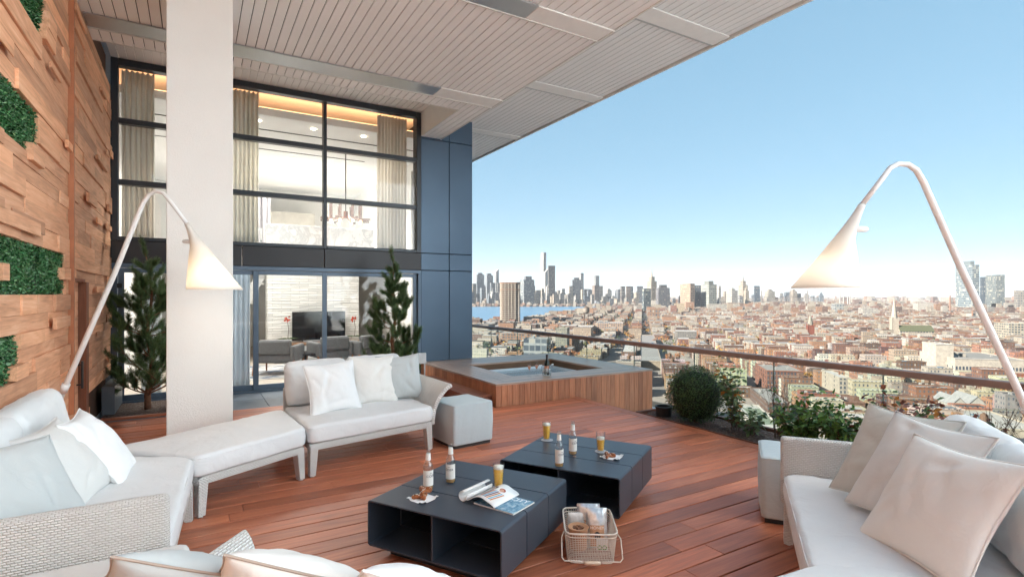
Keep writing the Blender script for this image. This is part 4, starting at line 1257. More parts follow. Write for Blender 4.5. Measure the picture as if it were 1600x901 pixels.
# ------------------------------------------------------------------ low steel tables of three ribs
def coat(t):
    v = t.coord('Object')
    t.base(t.ramp(t.noise(v, 2, 3), [(0.3, (0.050, 0.062, 0.082)), (0.7, (0.062, 0.076, 0.10))]))
    t.set(Roughness=0.40, Metallic=0.15)
    t.bump(t.noise(v, 900, 2), 0.12, 0.0006)
steel_dark = M('dark_coated_steel', coat)
TW, TD, TZ0, TZ1 = 0.965, 0.935, 0.075, 0.36
def low_table(label, FL):
    t = thing('coffee_table', label, 'table', (FL[0], FL[1], 0), R(-58.4), 'low steel tables on the deck')
    seg_d = (TD - 0.016) / 3
    def ring(ins, rad):
        x0, x1, z0, z1 = ins, TW - ins, TZ0 + ins, TZ1 - ins
        pts = []
        for cx, cz, a0 in ((x1 - rad, z0 + rad, -90), (x1 - rad, z1 - rad, 0), (x0 + rad, z1 - rad, 90), (x0 + rad, z0 + rad, 180)):
            for k in range(6):
                a = R(a0 + 90 * k / 5)
                pts.append((cx + rad * math.cos(a), cz + rad * math.sin(a)))
        return pts
    for k in range(3):
        m = MB()
        y0 = k * (seg_d + 0.008); y1 = y0 + seg_d
        o_, i_ = ring(0, 0.020), ring(0.01, 0.011)
        n = len(o_)
        vs = [(p[0], y0, p[1]) for p in o_] + [(p[0], y1, p[1]) for p in o_] + [(p[0], y0, p[1]) for p in i_] + [(p[0], y1, p[1]) for p in i_]
        fs = []
        for a in range(n):
            b = (a + 1) % n
            fs += [(a, b, n + b, n + a), (2 * n + b, 2 * n + a, 3 * n + a, 3 * n + b), (b, a, 2 * n + a, 2 * n + b), (n + a, n + b, 3 * n + b, 3 * n + a)]
        m.add(vs, fs)
        m.build('rib', steel_dark, t, local=True, bevel=0.0015, seg=1)
    m = MB(); m.box(TW * 0.505, TW * 0.505 + 0.01, 0.004, TD - 0.004, TZ0 + 0.0105, TZ1 - 0.0105)
    m.build('divider', steel_dark, t, local=True)
    m = MB(); m.box(0.0105, TW - 0.0105, TD * 0.985, TD * 0.99, TZ0 + 0.0105, TZ1 - 0.0105)
    m.build('back_plate', steel_dark, t, local=True)
    for k in range(2):                              # strips that join the ribs under the slots
        m = MB(); y0 = (k + 1) * seg_d + k * 0.008 - 0.02
        m.box(0.0105, TW * 0.5, y0, y0 + 0.048, TZ1 - 0.014, TZ1 - 0.0102); m.box(TW - 0.014, TW - 0.0102, y0, y0 + 0.048, TZ0 + 0.03, TZ1 - 0.03)
        m.build('joining_strip', dark_gap, t, local=True)
    m = MB(); m.box(0.10, TW - 0.10, 0.10, TD - 0.10, 0.0, TZ0 - 0.001)
    m.build('plinth', foot_m, t, local=True)
    return t
low_table('low dark steel table with the magazines and the pretzel napkin, open shelf in front', (0.94, 3.375))
low_table('low dark steel table farther from the viewer, behind the wire basket', (2.065, 3.68))

# ------------------------------------------------------------------ drinks and things on the tables
bottle_glass = glass_mat('bottle_glass', (0.90, 0.94, 0.95), 2.2, 0.03)
clear = glass_mat('drink_glass', (0.99, 0.995, 0.995), 0.7)
def beerm(t):
    t.base((1.0, 0.55, 0.045)); t.set(Roughness=0.3)
    t.b.inputs['Subsurface Weight'].default_value = 0.0
    t.b.inputs['Subsurface Radius'].default_value = (0.05, 0.03, 0.008)
    t.b.inputs['Subsurface Scale'].default_value = 0.4
beer = M('beer', beerm)
foam = plain('foam', (0.90, 0.86, 0.76), 0.9)
paper = plain('label_paper', (0.80, 0.78, 0.74), 0.7)
ink = plain('ink', (0.02, 0.02, 0.02), 0.6)
def wrap_text(body, size, name, mat, parent, r, z, face, spread=1.0):
    """lettering bent round a bottle of radius r (local to the parent), centred at azimuth face"""
    o = text_mesh(body, size, name, mat, parent, Matrix.Identity(4), 0.0003)
    for v in o.data.vertices:
        a = face + v.co.x / r
        rr_ = r + 0.0004 + max(0, v.co.z)
        v.co = (rr_ * math.cos(a), rr_ * math.sin(a), z + v.co.y)
    return o
def patch(mb, r, z0, z1, a0, a1, n=14, r2=None):
    r2 = r2 or r
    mb.grid(lambda u, v: Vector(((r + (r2 - r) * v) * math.cos(a0 + (a1 - a0) * u), (r + (r2 - r) * v) * math.sin(a0 + (a1 - a0) * u), z0 + (z1 - z0) * v)), n, 2)
def bottle(label, x, y, face, fill):
    t = thing('bottle', label, 'bottle', (x, y, TZ1), 0, 'cider bottles on the tables')
    k = 1.06
    pr = [(0.001, 0.004), (0.024, 0.001), (0.0305, 0.006), (0.031, 0.14), (0.0295, 0.152), (0.022, 0.168), (0.0165, 0.182), (0.0145, 0.20), (0.013, 0.235), (0.0145, 0.238), (0.0145, 0.248), (0.012, 0.252)]
    m = MB(); m.lathe([(a * k, b * k) for a, b in pr], 24)
    m.build('glass_body', bottle_glass, t, smooth=True, local=True)
    m = MB(); m.lathe([(0.001, 0.006), (0.0285 * k, 0.006), (0.0295 * k, fill), (0.001, fill)], 24)
    m.build('cider', M('cider', lambda q: (q.base((0.75, 0.40, 0.12)), q.set(Roughness=0.1, Alpha=0.75))), t, smooth=True, local=True)
    m = MB(); patch(m, 0.0316 * k, 0.030 * k, 0.125 * k, face - 1.9, face + 1.5)
    lb = m.build('label', paper, t, smooth=True, local=True)
    m = MB(); patch(m, 0.0172 * k, 0.186 * k, 0.228 * k, 0, 2 * PI, 20, 0.0142 * k)
    m.build('neck_label', paper, t, smooth=True, local=True)
    wrap_text('CIDER', 0.021, 'lettering', ink, lb, 0.0318 * k, 0.090 * k, face)
    wrap_text('DRY', 0.008, 'lettering', ink, lb, 0.0318 * k, 0.107 * k, face)
    return t
toward = lambda x, y: math.atan2(-y, -x)
bottle('clear cider bottle beside the pretzel napkin on the near table', 1.336, 3.351, toward(1.336, 3.351) + 0.55, 0.022)
bottle('clear cider bottle behind the first, in the middle of the near table', 1.519, 3.398, toward(1.5, 3.4) - 0.35, 0.022)
bottle('clear cider bottle at the front edge of the far table', 2.363, 3.300, toward(2.36, 3.3) + 0.75, 0.026)
bottle('clear cider bottle behind the metal cap on the far table', 2.639, 3.495, toward(2.64, 3.5) + 0.65, 0.022)
def pint(label, x, y, lvl):
    t = thing('beer_glass', label, 'glass', (x, y, TZ1 + 0.004), 0, 'glasses of beer on the tables')
    m = MB(); m.lathe([(0.001, 0.001), (0.029, 0.001), (0.039, 0.158), (0.0373, 0.158), (0.0275, 0.012), (0.001, 0.012)], 28)
    m.build('tumbler', clear, t, smooth=True, local=True)
    r_ = lambda z: 0.0270 + (z - 0.012) * 0.0672
    m = MB(); m.lathe([(0.001, 0.0125), (r_(0.0125), 0.0125), (r_(lvl), lvl), (0.001, lvl)], 28); m.build('beer', beer, t, smooth=False, local=True)
    m = MB(); m.lathe([(r_(lvl), lvl + 0.0004), (r_(lvl + 0.016), lvl + 0.016), (0.001, lvl + 0.018)], 28); m.build('foam', foam, t, smooth=True, local=True)
    c_ = MB(); c_.lathe([(0.001, 0), (0.052, 0), (0.053, 0.0025), (0.001, 0.004)], 32, (x + 0.004, y - 0.003, TZ1 + 0.0002))
    return c_
for lab, x, y, lv in (('full glass of orange beer beside the magazines on the near table', 1.749, 3.134, 0.128),
                      ('full glass of orange beer at the back left of the far table', 2.694, 3.953, 0.128),
                      ('half drunk glass of orange beer on the far table', 2.879, 3.436, 0.098)):
    c_ = pint(lab, x, y, lv)
    tag(c_.build('coaster', plain('coaster', (0.45, 0.47, 0.52), 0.6)), 'round grey coaster under the ' + lab.replace(' of orange', '').replace('drunk ', '')[:60], 'coaster', 'coasters on the tables')

# napkins with pretzels
def napkin(label, x, y, rz, s):
    o_ = MB()
    def P(u, v):
        a, b = (u - .5) * s, (v - .5) * s
        z = TZ1 + 0.0015 + 0.006 * max(0, noise.noise((u * 5, v * 5, x))) + 0.01 * (abs(u - .5) + abs(v - .5) > .82)
        return Vector((x + a * math.cos(rz) - b * math.sin(rz), y + a * math.sin(rz) + b * math.cos(rz), z))
    o_.grid(P, 12, 12)
    tag(o_.build('napkin', plain('napkin_white', (0.86, 0.86, 0.86), 0.8), smooth=True), label, 'napkin', 'paper napkins on the tables')
napkin('white paper napkin under two pretzels on the near table', 1.245, 3.215, 0.4, 0.145)
napkin('white paper napkin under a pretzel on the far table', 2.858, 3.275, 0.5, 0.15)
def pretzel(label, x, y, z, rz, s):
    pts = []
    for k in range(40):
        a = 2 * PI * k / 40
        px_ = s * (math.sin(a) + 0.55 * math.sin(2 * a)) * 0.62; py_ = s * (math.cos(a) - 0.45 * math.cos(2 * a)) * 0.5
        pts.append((x + px_ * math.cos(rz) - py_ * math.sin(rz), y + px_ * math.sin(rz) + py_ * math.cos(rz), z + 0.014 + 0.006 * math.sin(3 * a)))
    m = MB(); m.tube(pts, [0.0125 + 0.003 * math.sin(2 * PI * k / 40) for k in range(40)], 8, closed=True)
    o = m.build('pretzel', plain('pretzel_brown', (0.30, 0.09, 0.025), 0.35, 0.35, 60), smooth=True)
    tag(o, label, 'pretzel', 'pretzels on the napkins')
    g = MB(); rr_ = random.Random(int(x * 1000))
    for _ in range(26):
        p = Vector(pts[rr_.randrange(40)]) + Vector((rr_.uniform(-.006, .006), rr_.uniform(-.006, .006), 0.0125))
        w = 0.0016; g.box(p.x - w, p.x + w, p.y - w, p.y + w, p.z - w, p.z + w)
    g.build('salt', foam, o)
pretzel('brown pretzel lying flat on the near napkin', 1.235, 3.222, 0.362, 0.2, 0.055)
pretzel('brown pretzel on top of the other on the near napkin', 1.27, 3.245, 0.385, 1.3, 0.05)
pretzel('brown salted pretzel on the far napkin', 2.835, 3.28, 0.362, 0.9, 0.058)
m = MB(); m.lathe([(0.001, 0.005), (0.011, 0.005), (0.014, 0.0), (0.012, 0.0)], 14, (2.612, 3.435, TZ1 + 0.001))
tag(m.build('metal_cap', plain('cap_brown', (0.35, 0.24, 0.18), 0.4, metal=0.5)), 'small metal bottle cap between the bottles on the far table', 'bottle cap')

# magazines
def magazine():
    rz = R(-66)
    ca, sa = math.cos(rz), math.sin(rz)
    def L(x0, y0, a, b, z): return Vector((x0 + a * ca - b * sa, y0 + a * sa + b * ca, z))
    # closed one underneath
    x0, y0 = 1.485, 2.975
    t = thing('magazine', 'closed blue covered magazine under the open one', 'magazine', (x0, y0, TZ1))
    m = MB()
    cs = [L(x0, y0, 0, 0, 0), L(x0, y0, 0.30, 0, 0), L(x0, y0, 0.30, 0.225, 0), L(x0, y0, 0, 0.225, 0)]
    m.prism([c[:2] for c in cs], TZ1 + 0.001, TZ1 + 0.0095)
    m.build('pages', plain('pages_white', (0.78, 0.78, 0.76), 0.7), t)
    def cov(q):
        v = q.coord('Object'); n = q.noise(v, 22, 6, 0.7, 0.8)
        q.base(q.ramp(n, [(0.35, (0.06, 0.16, 0.27)), (0.52, (0.20, 0.38, 0.52)), (0.66, (0.55, 0.66, 0.72))])); q.set(Roughness=0.25)
    m = MB(); m.prism([c[:2] for c in cs], TZ1 + 0.0096, TZ1 + 0.0104)
    cv = m.build('cover', M('cover_blue', cov), t)
    MT = Matrix.Translation(L(x0, y0, 0.215, 0.190, TZ1 + 0.0108) - Vector((x0, y0, TZ1))) @ Matrix.Rotation(rz, 4, 'Z')
    text_mesh('CITY', 0.060, 'lettering', plain('cover_white', (0.85, 0.87, 0.88), 0.4), cv, MT, 0.0002)
    # the open one, one side rolled under
    x1, y1 = 1.47, 3.035
    t = thing('magazine', 'open magazine with one side rolled under, on the near table', 'magazine', (x1, y1, TZ1))
    gl = plain('page_gloss', (0.86, 0.86, 0.85), 0.25)
    ln = 0.265
    def page(u, v):
        a = u * 0.215; h = 0.012 + 0.042 * math.sin(min(1, u * 1.35) * PI * 0.62) ** 1.4 * (1 - u) ** 0.6 * 1.6 + 0.004
        return L(x1, y1, a + 0.012, -0.02 + ln * v * 1.0, TZ1 + h)
    m = MB(); m.grid(page, 20, 4)
    po = m.build('right_page', gl, t, smooth=True); q_ = po.modifiers.new('s', 'SOLIDIFY'); q_.thickness = 0.003; q_.offset = -1
    def roll(u, v):
        a = -0.5 + u * 5.6
        return L(x1, y1, -0.022 - 0.030 * math.sin(a), -0.02 + ln * v, TZ1 + 0.0325 + 0.030 * math.cos(a))
    m = MB(); m.grid(roll, 26, 4)
    ro = m.build('rolled_pages', gl, t, smooth=True); q_ = ro.modifiers.new('s', 'SOLIDIFY'); q_.thickness = 0.004; q_.offset = 0
    cols = {'hair': (0.05, 0.03, 0.03), 'red': (0.35, 0.07, 0.03), 'skin': (0.62, 0.36, 0.25), 'orange': (0.60, 0.24, 0.08), 'blue': (0.18, 0.42, 0.60), 'plum': (0.14, 0.08, 0.13), 'cream': (0.80, 0.72, 0.62)}
    def blot(colname, cu, cv_, ru, rv, n=14, f=page, lift=0.0012, par=None):
        b = MB()
        vs = [f(cu, cv_) + Vector((0, 0, lift))] + [f(cu + ru * math.cos(2 * PI * k / n), cv_ + rv * math.sin(2 * PI * k / n)) + Vector((0, 0, lift)) for k in range(n)]
        b.add(vs, [(0, 1 + k, 1 + (k + 1) % n) for k in range(n)])
        b.build('print', plain('print_' + colname, cols[colname], 0.3, 0.2, 80), par or po)
    def strip(colname, pts, w, lift=0.0016):
        b = MB(); vs = []
        for (u, v) in pts:
            vs += [page(u - w, v) + Vector((0, 0, lift)), page(u + w, v) + Vector((0, 0, lift))]
        b.add(vs, [(2 * k, 2 * k + 1, 2 * k + 3, 2 * k + 2) for k in range(len(pts) - 1)])
        b.build('print', plain('print_' + colname, cols[colname], 0.3, 0.2, 80), po)
    blot('hair', 0.38, 0.70, 0.10, 0.10); blot('skin', 0.37, 0.66, 0.06, 0.07, lift=0.002)
    blot('red', 0.66, 0.70, 0.09, 0.08); blot('skin', 0.66, 0.66, 0.06, 0.07, lift=0.002)
    for k, c_ in enumerate(('orange', 'blue', 'cream', 'plum', 'orange', 'blue', 'plum', 'orange', 'blue', 'orange')):
        u = 0.22 + k * 0.062
        strip(c_, [(u + 0.05, 0.56), (u + 0.02, 0.38), (u - 0.03, 0.10)], 0.021)
    blot('red', 0.22, 0.86, 0.05, 0.10, f=roll, par=ro); blot('blue', 0.20, 0.74, 0.05, 0.06, f=roll, par=ro, lift=0.002); blot('orange', 0.15, 0.86, 0.03, 0.05, f=roll, par=ro, lift=0.002)
magazine()

# wire basket with snacks
def basket():
    d1 = Vector((0.835, -0.55, 0)).normalized(); d2 = Vector((0.55, 0.835, 0)).normalized()
    fl = Vector((1.955, 2.66, 0))
    t = thing('wire_basket', 'cream wire basket of snacks standing on the deck', 'basket', fl, 0)
    w, l, h = 0.315, 0.40, 0.19
    def P(a, b, z): return fl + d1 * (a * w) + d2 * (b * l) + Vector((0, 0, z))
    wm = plain('cream_wire', (0.72, 0.63, 0.54), 0.45)
    def rim(z, s):
        pts = []
        for (a, b) in rounded_square(48, 9): pts.append(P(0.5 + a * 0.5 * s, 0.5 + b * 0.5 * s, z))
        return pts
    m = MB(); m.tube(rim(h, 1.02), 0.006, 6, True); m.tube(rim(0.006, 0.9), 0.005, 6, True); m.tube(rim(h - 0.022, 1.012), 0.004, 6, True)
    m.build('rim', wm, t, smooth=True)
    k = MB()
    for i in range(1, 13):
        z = 0.008 + (h - 0.035) * i / 13; k.tube(rim(z, 0.9 + 0.12 * z / h), 0.0017, 4, True)
    ra, rb = rim(0.006, 0.9), rim(h, 1.02)
    n = 84
    sq_ = rounded_square(n, 9)
    for (a, b) in sq_: k.tube([P(0.5 + a * 0.45, 0.5 + b * 0.45, 0.006), P(0.5 + a * 0.51, 0.5 + b * 0.51, h)], 0.0017, 4, cap=False)
    for i in range(1, 16): k.tube([P(0.05 + 0.9 * i / 16, 0.06, 0.006), P(0.05 + 0.9 * i / 16, 0.94, 0.006)], 0.0015, 4)
    for i in range(1, 20): k.tube([P(0.06, 0.05 + 0.9 * i / 20, 0.007), P(0.94, 0.05 + 0.9 * i / 20, 0.007)], 0.0015, 4)
    k.build('wire_mesh', wm, t)
    m = MB()
    m.tube([P(-0.02, 0.30, 0.155), P(-0.075, 0.10, 0.15), P(-0.08, -0.07, 0.06), P(-0.03, -0.10, 0.045), P(0.28, -0.10, 0.045), P(0.34, -0.10, 0.035)], 0.0042, 6)
    m.tube([P(1.02, 0.30, 0.155), P(1.075, 0.10, 0.15), P(1.08, -0.07, 0.06), P(1.03, -0.10, 0.045), P(0.72, -0.10, 0.045), P(0.66, -0.10, 0.035)], 0.0042, 6)
    hd = m.build('handle', wm, t, smooth=True)
    m = MB(); m.tube([P(0.34, -0.10, 0.035), P(0.40, -0.10, 0.035), P(0.60, -0.10, 0.035), P(0.66, -0.10, 0.035)], [0.008, 0.0125, 0.0125, 0.008], 12); m.build('grip', plain('grip_wood', (0.72, 0.58, 0.44), 0.5), hd, smooth=True)
    # contents
    kraft = plain('kraft', (0.46, 0.24, 0.13), 0.7, 0.1, 20)
    tn = thing('snack_tub', 'brown paper tub with an open top in the wire basket', 'tub', P(0.27, 0.32, 0.02))
    c_ = P(0.27, 0.32, 0)
    m = MB(); m.lathe([(0.001, 0.05), (0.052, 0.05), (0.060, 0.175), (0.066, 0.178), (0.066, 0.182), (0.056, 0.182), (0.036, 0.176), (0.036, 0.165), (0.001, 0.165)], 28, c_); m.build('body', kraft, tn, smooth=False)
    m = MB(); rr_ = random.Random(2)
    for _ in range(26):
        p = c_ + Vector((rr_.uniform(-.03, .03), rr_.uniform(-.03, .03), 0.168)); s_ = 0.008
        m.box(p.x - s_, p.x + s_, p.y - s_, p.y + s_, p.z - s_, p.z + s_ * rr_.uniform(.3, 1.3))
    m.build('nuts', plain('nuts', (0.20, 0.09, 0.05), 0.6, 0.6, 70), tn)
    silver = plain('foil', (0.70, 0.70, 0.70), 0.28, 0.2, 30, metal=0.7, bump=0.6, bscale=60)
    def bag(label, a, b, wd, hh, mats, rz, tl, pr):
        o = thing('snack_bag', label, 'snack bag', P(a, b, 0.02))
        base = P(a, b, 0.03)
        upv = (Vector((0, 0, 1)) * math.cos(tl) + d2 * math.sin(tl)); rt = d1
        nn = rt.cross(upv)
        def S(sg):
            def f(u, v):
                uu, vv = 2 * u - 1, 2 * v - 1
                th_ = 0.030 * (1 - uu * uu) ** 0.6 * (1 - abs(vv) ** 3) ** 0.7 + 0.003 * noise.noise((u * 7, v * 9, sg))
                return base + rt * uu * wd / 2 + upv * v * hh + nn * th_ * sg
            return f
        m = MB(); m.grid(S(1), 14, 18); m.grid(S(-1), 14, 18)
        bo = m.build('bag', mats, o, smooth=True)
        m = MB(); m.grid(lambda u, v: S(1)(0.16 + 0.68 * u, 0.06 + 0.52 * v) + nn * 0.0012, 8, 10)
        lb = m.build('label', plain('bag_label', (0.62, 0.33, 0.18), 0.55, 0.25, 40), o, smooth=True)
        lb['label'] = 'orange brown printed label'
        m = MB()
        vs = [S(1)(0.5, 0.32) + nn * 0.003] + [S(1)(0.5 + 0.15 * math.cos(q * PI / 9), 0.32 + 0.11 * math.sin(q * PI / 9)) + nn * 0.003 for q in range(18)]
        m.add(vs, [(0, 1 + q, 1 + (q + 1) % 18) for q in range(18)])
        m.build('emblem', plain('emblem_dark', (0.06, 0.04, 0.04), 0.4), lb)
        MT = Matrix(((rt.x, upv.x, nn.x, 0), (rt.y, upv.y, nn.y, 0), (rt.z, upv.z, nn.z, 0), (0, 0, 0, 1)))
        pos = S(1)(0.5, 0.52) + nn * 0.004 - P(a, b, 0.02)
        text_mesh(pr, 0.026, 'lettering', plain('bag_white', (0.85, 0.80, 0.72), 0.5), lb, Matrix.Translation(pos) @ MT, 0.0004)
    bag('silver snack bag with an orange brown label standing tallest in the wire basket', 0.66, 0.40, 0.135, 0.245, silver, 0, R(14), 'HONEY')
    bag('crumpled silver snack bag at the back of the wire basket', 0.52, 0.68, 0.15, 0.235, silver, 0, R(6), 'NUTS')
    bag('small pale packet behind the paper tub in the wire basket', 0.26, 0.62, 0.11, 0.185, plain('packet', (0.75, 0.72, 0.68), 0.5, 0.2, 30), 0, R(8), 'CHIPS')
    o = thing('card', 'small white card with green rings seen through the front of the basket', 'card', P(0.68, 0.10, 0.03))
    m = MB(); a, b, z0, z1 = P(0.60, 0.09, 0), P(0.83, 0.09, 0), 0.075, 0.145
    m.add([a + Vector((0, 0, z0)), b + Vector((0, 0, z0)), b + Vector((0, 0, z1)) + d2 * 0.01, a + Vector((0, 0, z1)) + d2 * 0.01], [(0, 1, 2, 3)])
    co = m.build('face', paper, o); s_ = co.modifiers.new('s', 'SOLIDIFY'); s_.thickness = 0.002
    for k in range(2):
        m = MB(); c_ = a + (b - a) * (0.3 + 0.4 * k) + Vector((0, 0, 0.095)) - d2 * 0.002
        m.tube([c_ + d1 * 0.012 * math.cos(q * PI / 8) + Vector((0, 0, 0.012 * math.sin(q * PI / 8))) for q in range(16)], 0.003, 5, True)
        m.build('ring', plain('ring_green', (0.15, 0.32, 0.06), 0.5), co)
basket()

# champagne on the edge of the tub
def champagne():
    ZT = 0.331
    for lab, x, y in (('champagne flute of pink wine, the left one on the tub edge', 4.649, 7.314), ('champagne flute of pink wine next to the ice bucket', 4.80, 7.33)):
        t = thing('champagne_flute', lab, 'glass', (x, y, ZT), 0, 'flutes on the hot tub edge')
        m = MB(); m.lathe([(0.001, 0.001), (0.036, 0.001), (0.036, 0.003), (0.005, 0.008), (0.0045, 0.09), (0.022, 0.135), (0.030, 0.18), (0.028, 0.245)], 20); m.build('bowl', clear, t, smooth=True, local=True)
        m = MB(); m.lathe([(0.001, 0.10), (0.0205, 0.137), (0.0275, 0.178), (0.001, 0.178)], 20); m.build('wine', M('rose_wine', lambda q: (q.base((0.75, 0.36, 0.22)), q.set(Roughness=0.1, Alpha=0.8))), t, local=True)
    x, y = 4.95, 7.26
    t = thing('ice_bucket', 'clear ice bucket with side handles on the tub edge', 'ice bucket', (x, y, ZT))
    m = MB(); m.lathe([(0.001, 0.004), (0.075, 0.004), (0.095, 0.18), (0.092, 0.18), (0.072, 0.012), (0.001, 0.012)], 28); m.build('pail', clear, t, smooth=True, local=True)
    for s in (-1, 1):
        m = MB(); m.tube([(s * 0.092, 0, 0.17), (s * 0.13, 0, 0.172), (s * 0.132, 0.02, 0.17)], 0.010, 8); m.build('handle', plain('bucket_white', (0.82, 0.84, 0.85), 0.3), t, local=True)
    m = MB(); rr_ = random.Random(6)
    for _ in range(34):
        a, r0, z, s = rr_.uniform(0, 6.28), rr_.uniform(0.03, 0.06), rr_.uniform(0.025, 0.11), 0.014
        m.T = Matrix.Translation((r0 * math.cos(a), r0 * math.sin(a), z)) @ Matrix.Rotation(rr_.uniform(0, 3), 4, 'X') @ Matrix.Rotation(rr_.uniform(0, 3), 4, 'Z')
        m.box(-s, s, -s, s, -s, s)
    m.build('ice', M('ice', lambda q: (q.base((0.8, 0.88, 0.92)), q.set(Roughness=0.1, Alpha=0.6))), t, local=True)
    t = thing('champagne_bottle', 'dark champagne bottle with a pink label standing in the ice bucket', 'bottle', (x + 0.005, y, ZT + 0.015))
    m = MB(); m.lathe([(0.001, 0.0), (0.043, 0.001), (0.044, 0.16), (0.040, 0.19), (0.018, 0.245), (0.0165, 0.27)], 24); bo = m.build('glass_body', plain('green_glass', (0.012, 0.018, 0.012), 0.08), t, smooth=True, local=True)
    m = MB(); m.lathe([(0.017, 0.25), (0.0172, 0.31), (0.019, 0.315), (0.019, 0.33), (0.001, 0.332)], 20); m.build('foil', plain('foil_dark', (0.06, 0.05, 0.05), 0.35, metal=0.5), t, smooth=True, local=True)
    f = toward(x, y) - 0.2
    m = MB(); patch(m, 0.0448, 0.06, 0.145, f - 1.0, f + 0.9); m.build('label', plain('rose_label', (0.72, 0.34, 0.22), 0.5), t, smooth=True, local=True)
champagne()

# ------------------------------------------------------------------ the two lit arc lamps
lamp_paint = plain('lamp_white', (0.85, 0.84, 0.83), 0.4, 0.02)
def shade_m(t):
    out = t.n['Material Output']
    t.base((0.92, 0.91, 0.89)); t.set(Roughness=0.5)
    tr = t.new('BsdfTranslucent'); tr.inputs['Color'].default_value = (0.95, 0.90, 0.82, 1)
    mx = t.new('MixShader'); mx.inputs[0].default_value = 0.45
    t.link(t.b.outputs[0], mx.inputs[1]); t.link(tr.outputs[0], mx.inputs[2]); t.link(mx.outputs[0], out.inputs['Surface'])
shade_mat = M('lamp_shade', shade_m)
def arc_lamp(label, base, path, neck, rim_c, rim_r, stub, power):
    """path: pole points; neck: top of the cone; rim_c: centre of the cone's open end"""
    t = thing('arc_lamp', label, 'floor lamp', base, 0, 'white arc lamps')
    m = MB(); n = len(path)
    m.tube(path, [0.026 - 0.009 * min(1.0, k / (n * 0.6)) for k in range(n)], 14)
    m.build('pole', lamp_paint, t, smooth=True)
    m = MB(); m.lathe([(0.001, 0.0), (0.19, 0.0), (0.19, 0.012), (0.05, 0.03), (0.001, 0.03)], 32, base); m.build('foot', lamp_paint, t, smooth=False)
    m = MB(); m.tube([path[1], Vector(path[1]) * 0.75 + Vector(path[2]) * 0.25], 0.034, 14); m.build('sleeve', lamp_paint, t, smooth=True)
    # shade: a slanting cone blending into the arm, cut level at the rim
    a, b = Vector(neck), Vector(rim_c)
    end = Vector(path[-1])
    seg = 40; vs = []; fs = []
    rows = 22
    ax = (b - end)
    for i in range(rows + 1):
        f = i / rows
        c_ = end.lerp(a, min(1, f / 0.32)) if f < 0.32 else a.lerp(b, (f - 0.32) / 0.68)
        r_ = 0.022 + (0.062 - 0.022) * (f / 0.32) ** 1.6 if f < 0.32 else 0.062 + (rim_r - 0.062) * ((f - 0.32) / 0.68)
        lev = min(1, max(0, (f - 0.05) / 0.5))
        axn = ax.normalized()
        u1 = axn.orthogonal().normalized(); u1 = (Vector((0, 0, 1)).cross(axn)).normalized(); u2 = axn.cross(u1)
        for k in range(seg):
            an = 2 * PI * k / seg
            tilted = u1 * math.cos(an) + u2 * math.sin(an)
            flat = u1 * math.cos(an) + Vector((u2.x, u2.y, 0)).normalized() * math.sin(an) * (1 if True else 1)
            vs.append(c_ + tilted.lerp(flat, lev) * r_)
    for i in range(rows):
        for k in range(seg):
            k2 = (k + 1) % seg
            fs.append((i * seg + k, i * seg + k2, (i + 1) * seg + k2, (i + 1) * seg + k))
    m = MB(); m.add(vs, fs)
    o = m.build('shade', shade_mat, t, smooth=True); s_ = o.modifiers.new('s', 'SOLIDIFY'); s_.thickness = 0.006
    m = MB(); s0 = Vector(stub[0]); s1 = Vector(stub[1]); m.tube([s0, s0.lerp(s1, 0.9), s1], [0.022, 0.019, 0.012], 10); m.build('grip', lamp_paint, t, smooth=True)
    bp = a.lerp(b, 0.62)
    m = MB(); m.lathe([(0.001, -0.045), (0.03, -0.03), (0.036, 0.0), (0.028, 0.035), (0.001, 0.05)], 16, bp); bo = m.build('bulb', emit('lamp_bulb', (1.0, 0.85, 0.62), 0.6), t, smooth=True)
    bo.visible_shadow = True
    pl = bpy.data.lights.new('lamp_light', 'POINT'); pl.energy = power; pl.color = (1.0, 0.86, 0.70); pl.shadow_soft_size = 0.05
    po = bpy.data.objects.new('lamp_light', pl); COL.objects.link(po); po.parent = t
    po.location = b.lerp(a, 0.12) - Vector(base)
def lamp_at(px, py, d): return Vector((0, 0, H)) + ray(px, py) * d
# ------------------------------------------------------------------ plants of the terrace
def leafmat(name, lo, hi, rough=0.45, trans=0.25):
    def fn(t):
        a = t.new('Attribute', attribute_name='Col')
        sep = t.new('SeparateColor'); t.link(a.outputs['Color'], sep.inputs[0])
        c = t.ramp(sep.outputs[0], [(0.0, lo), (1.0, hi)])
        t.base(c); t.set(Roughness=rough)
        out = t.n['Material Output']
        tr = t.new('BsdfTranslucent'); t.link(c, tr.inputs['Color'])
        mx = t.new('MixShader'); mx.inputs[0].default_value = trans
        t.link(t.b.outputs[0], mx.inputs[1]); t.link(tr.outputs[0], mx.inputs[2]); t.link(mx.outputs[0], out.inputs['Surface'])
    return M(name, fn)
needle_m = leafmat('pine_needle', (0.045, 0.10, 0.035), (0.22, 0.32, 0.12), 0.5, 0.1)
bark_m = plain('pine_bark', (0.24, 0.115, 0.065), 0.85, 0.3, 25, bump=0.6, bscale=70)
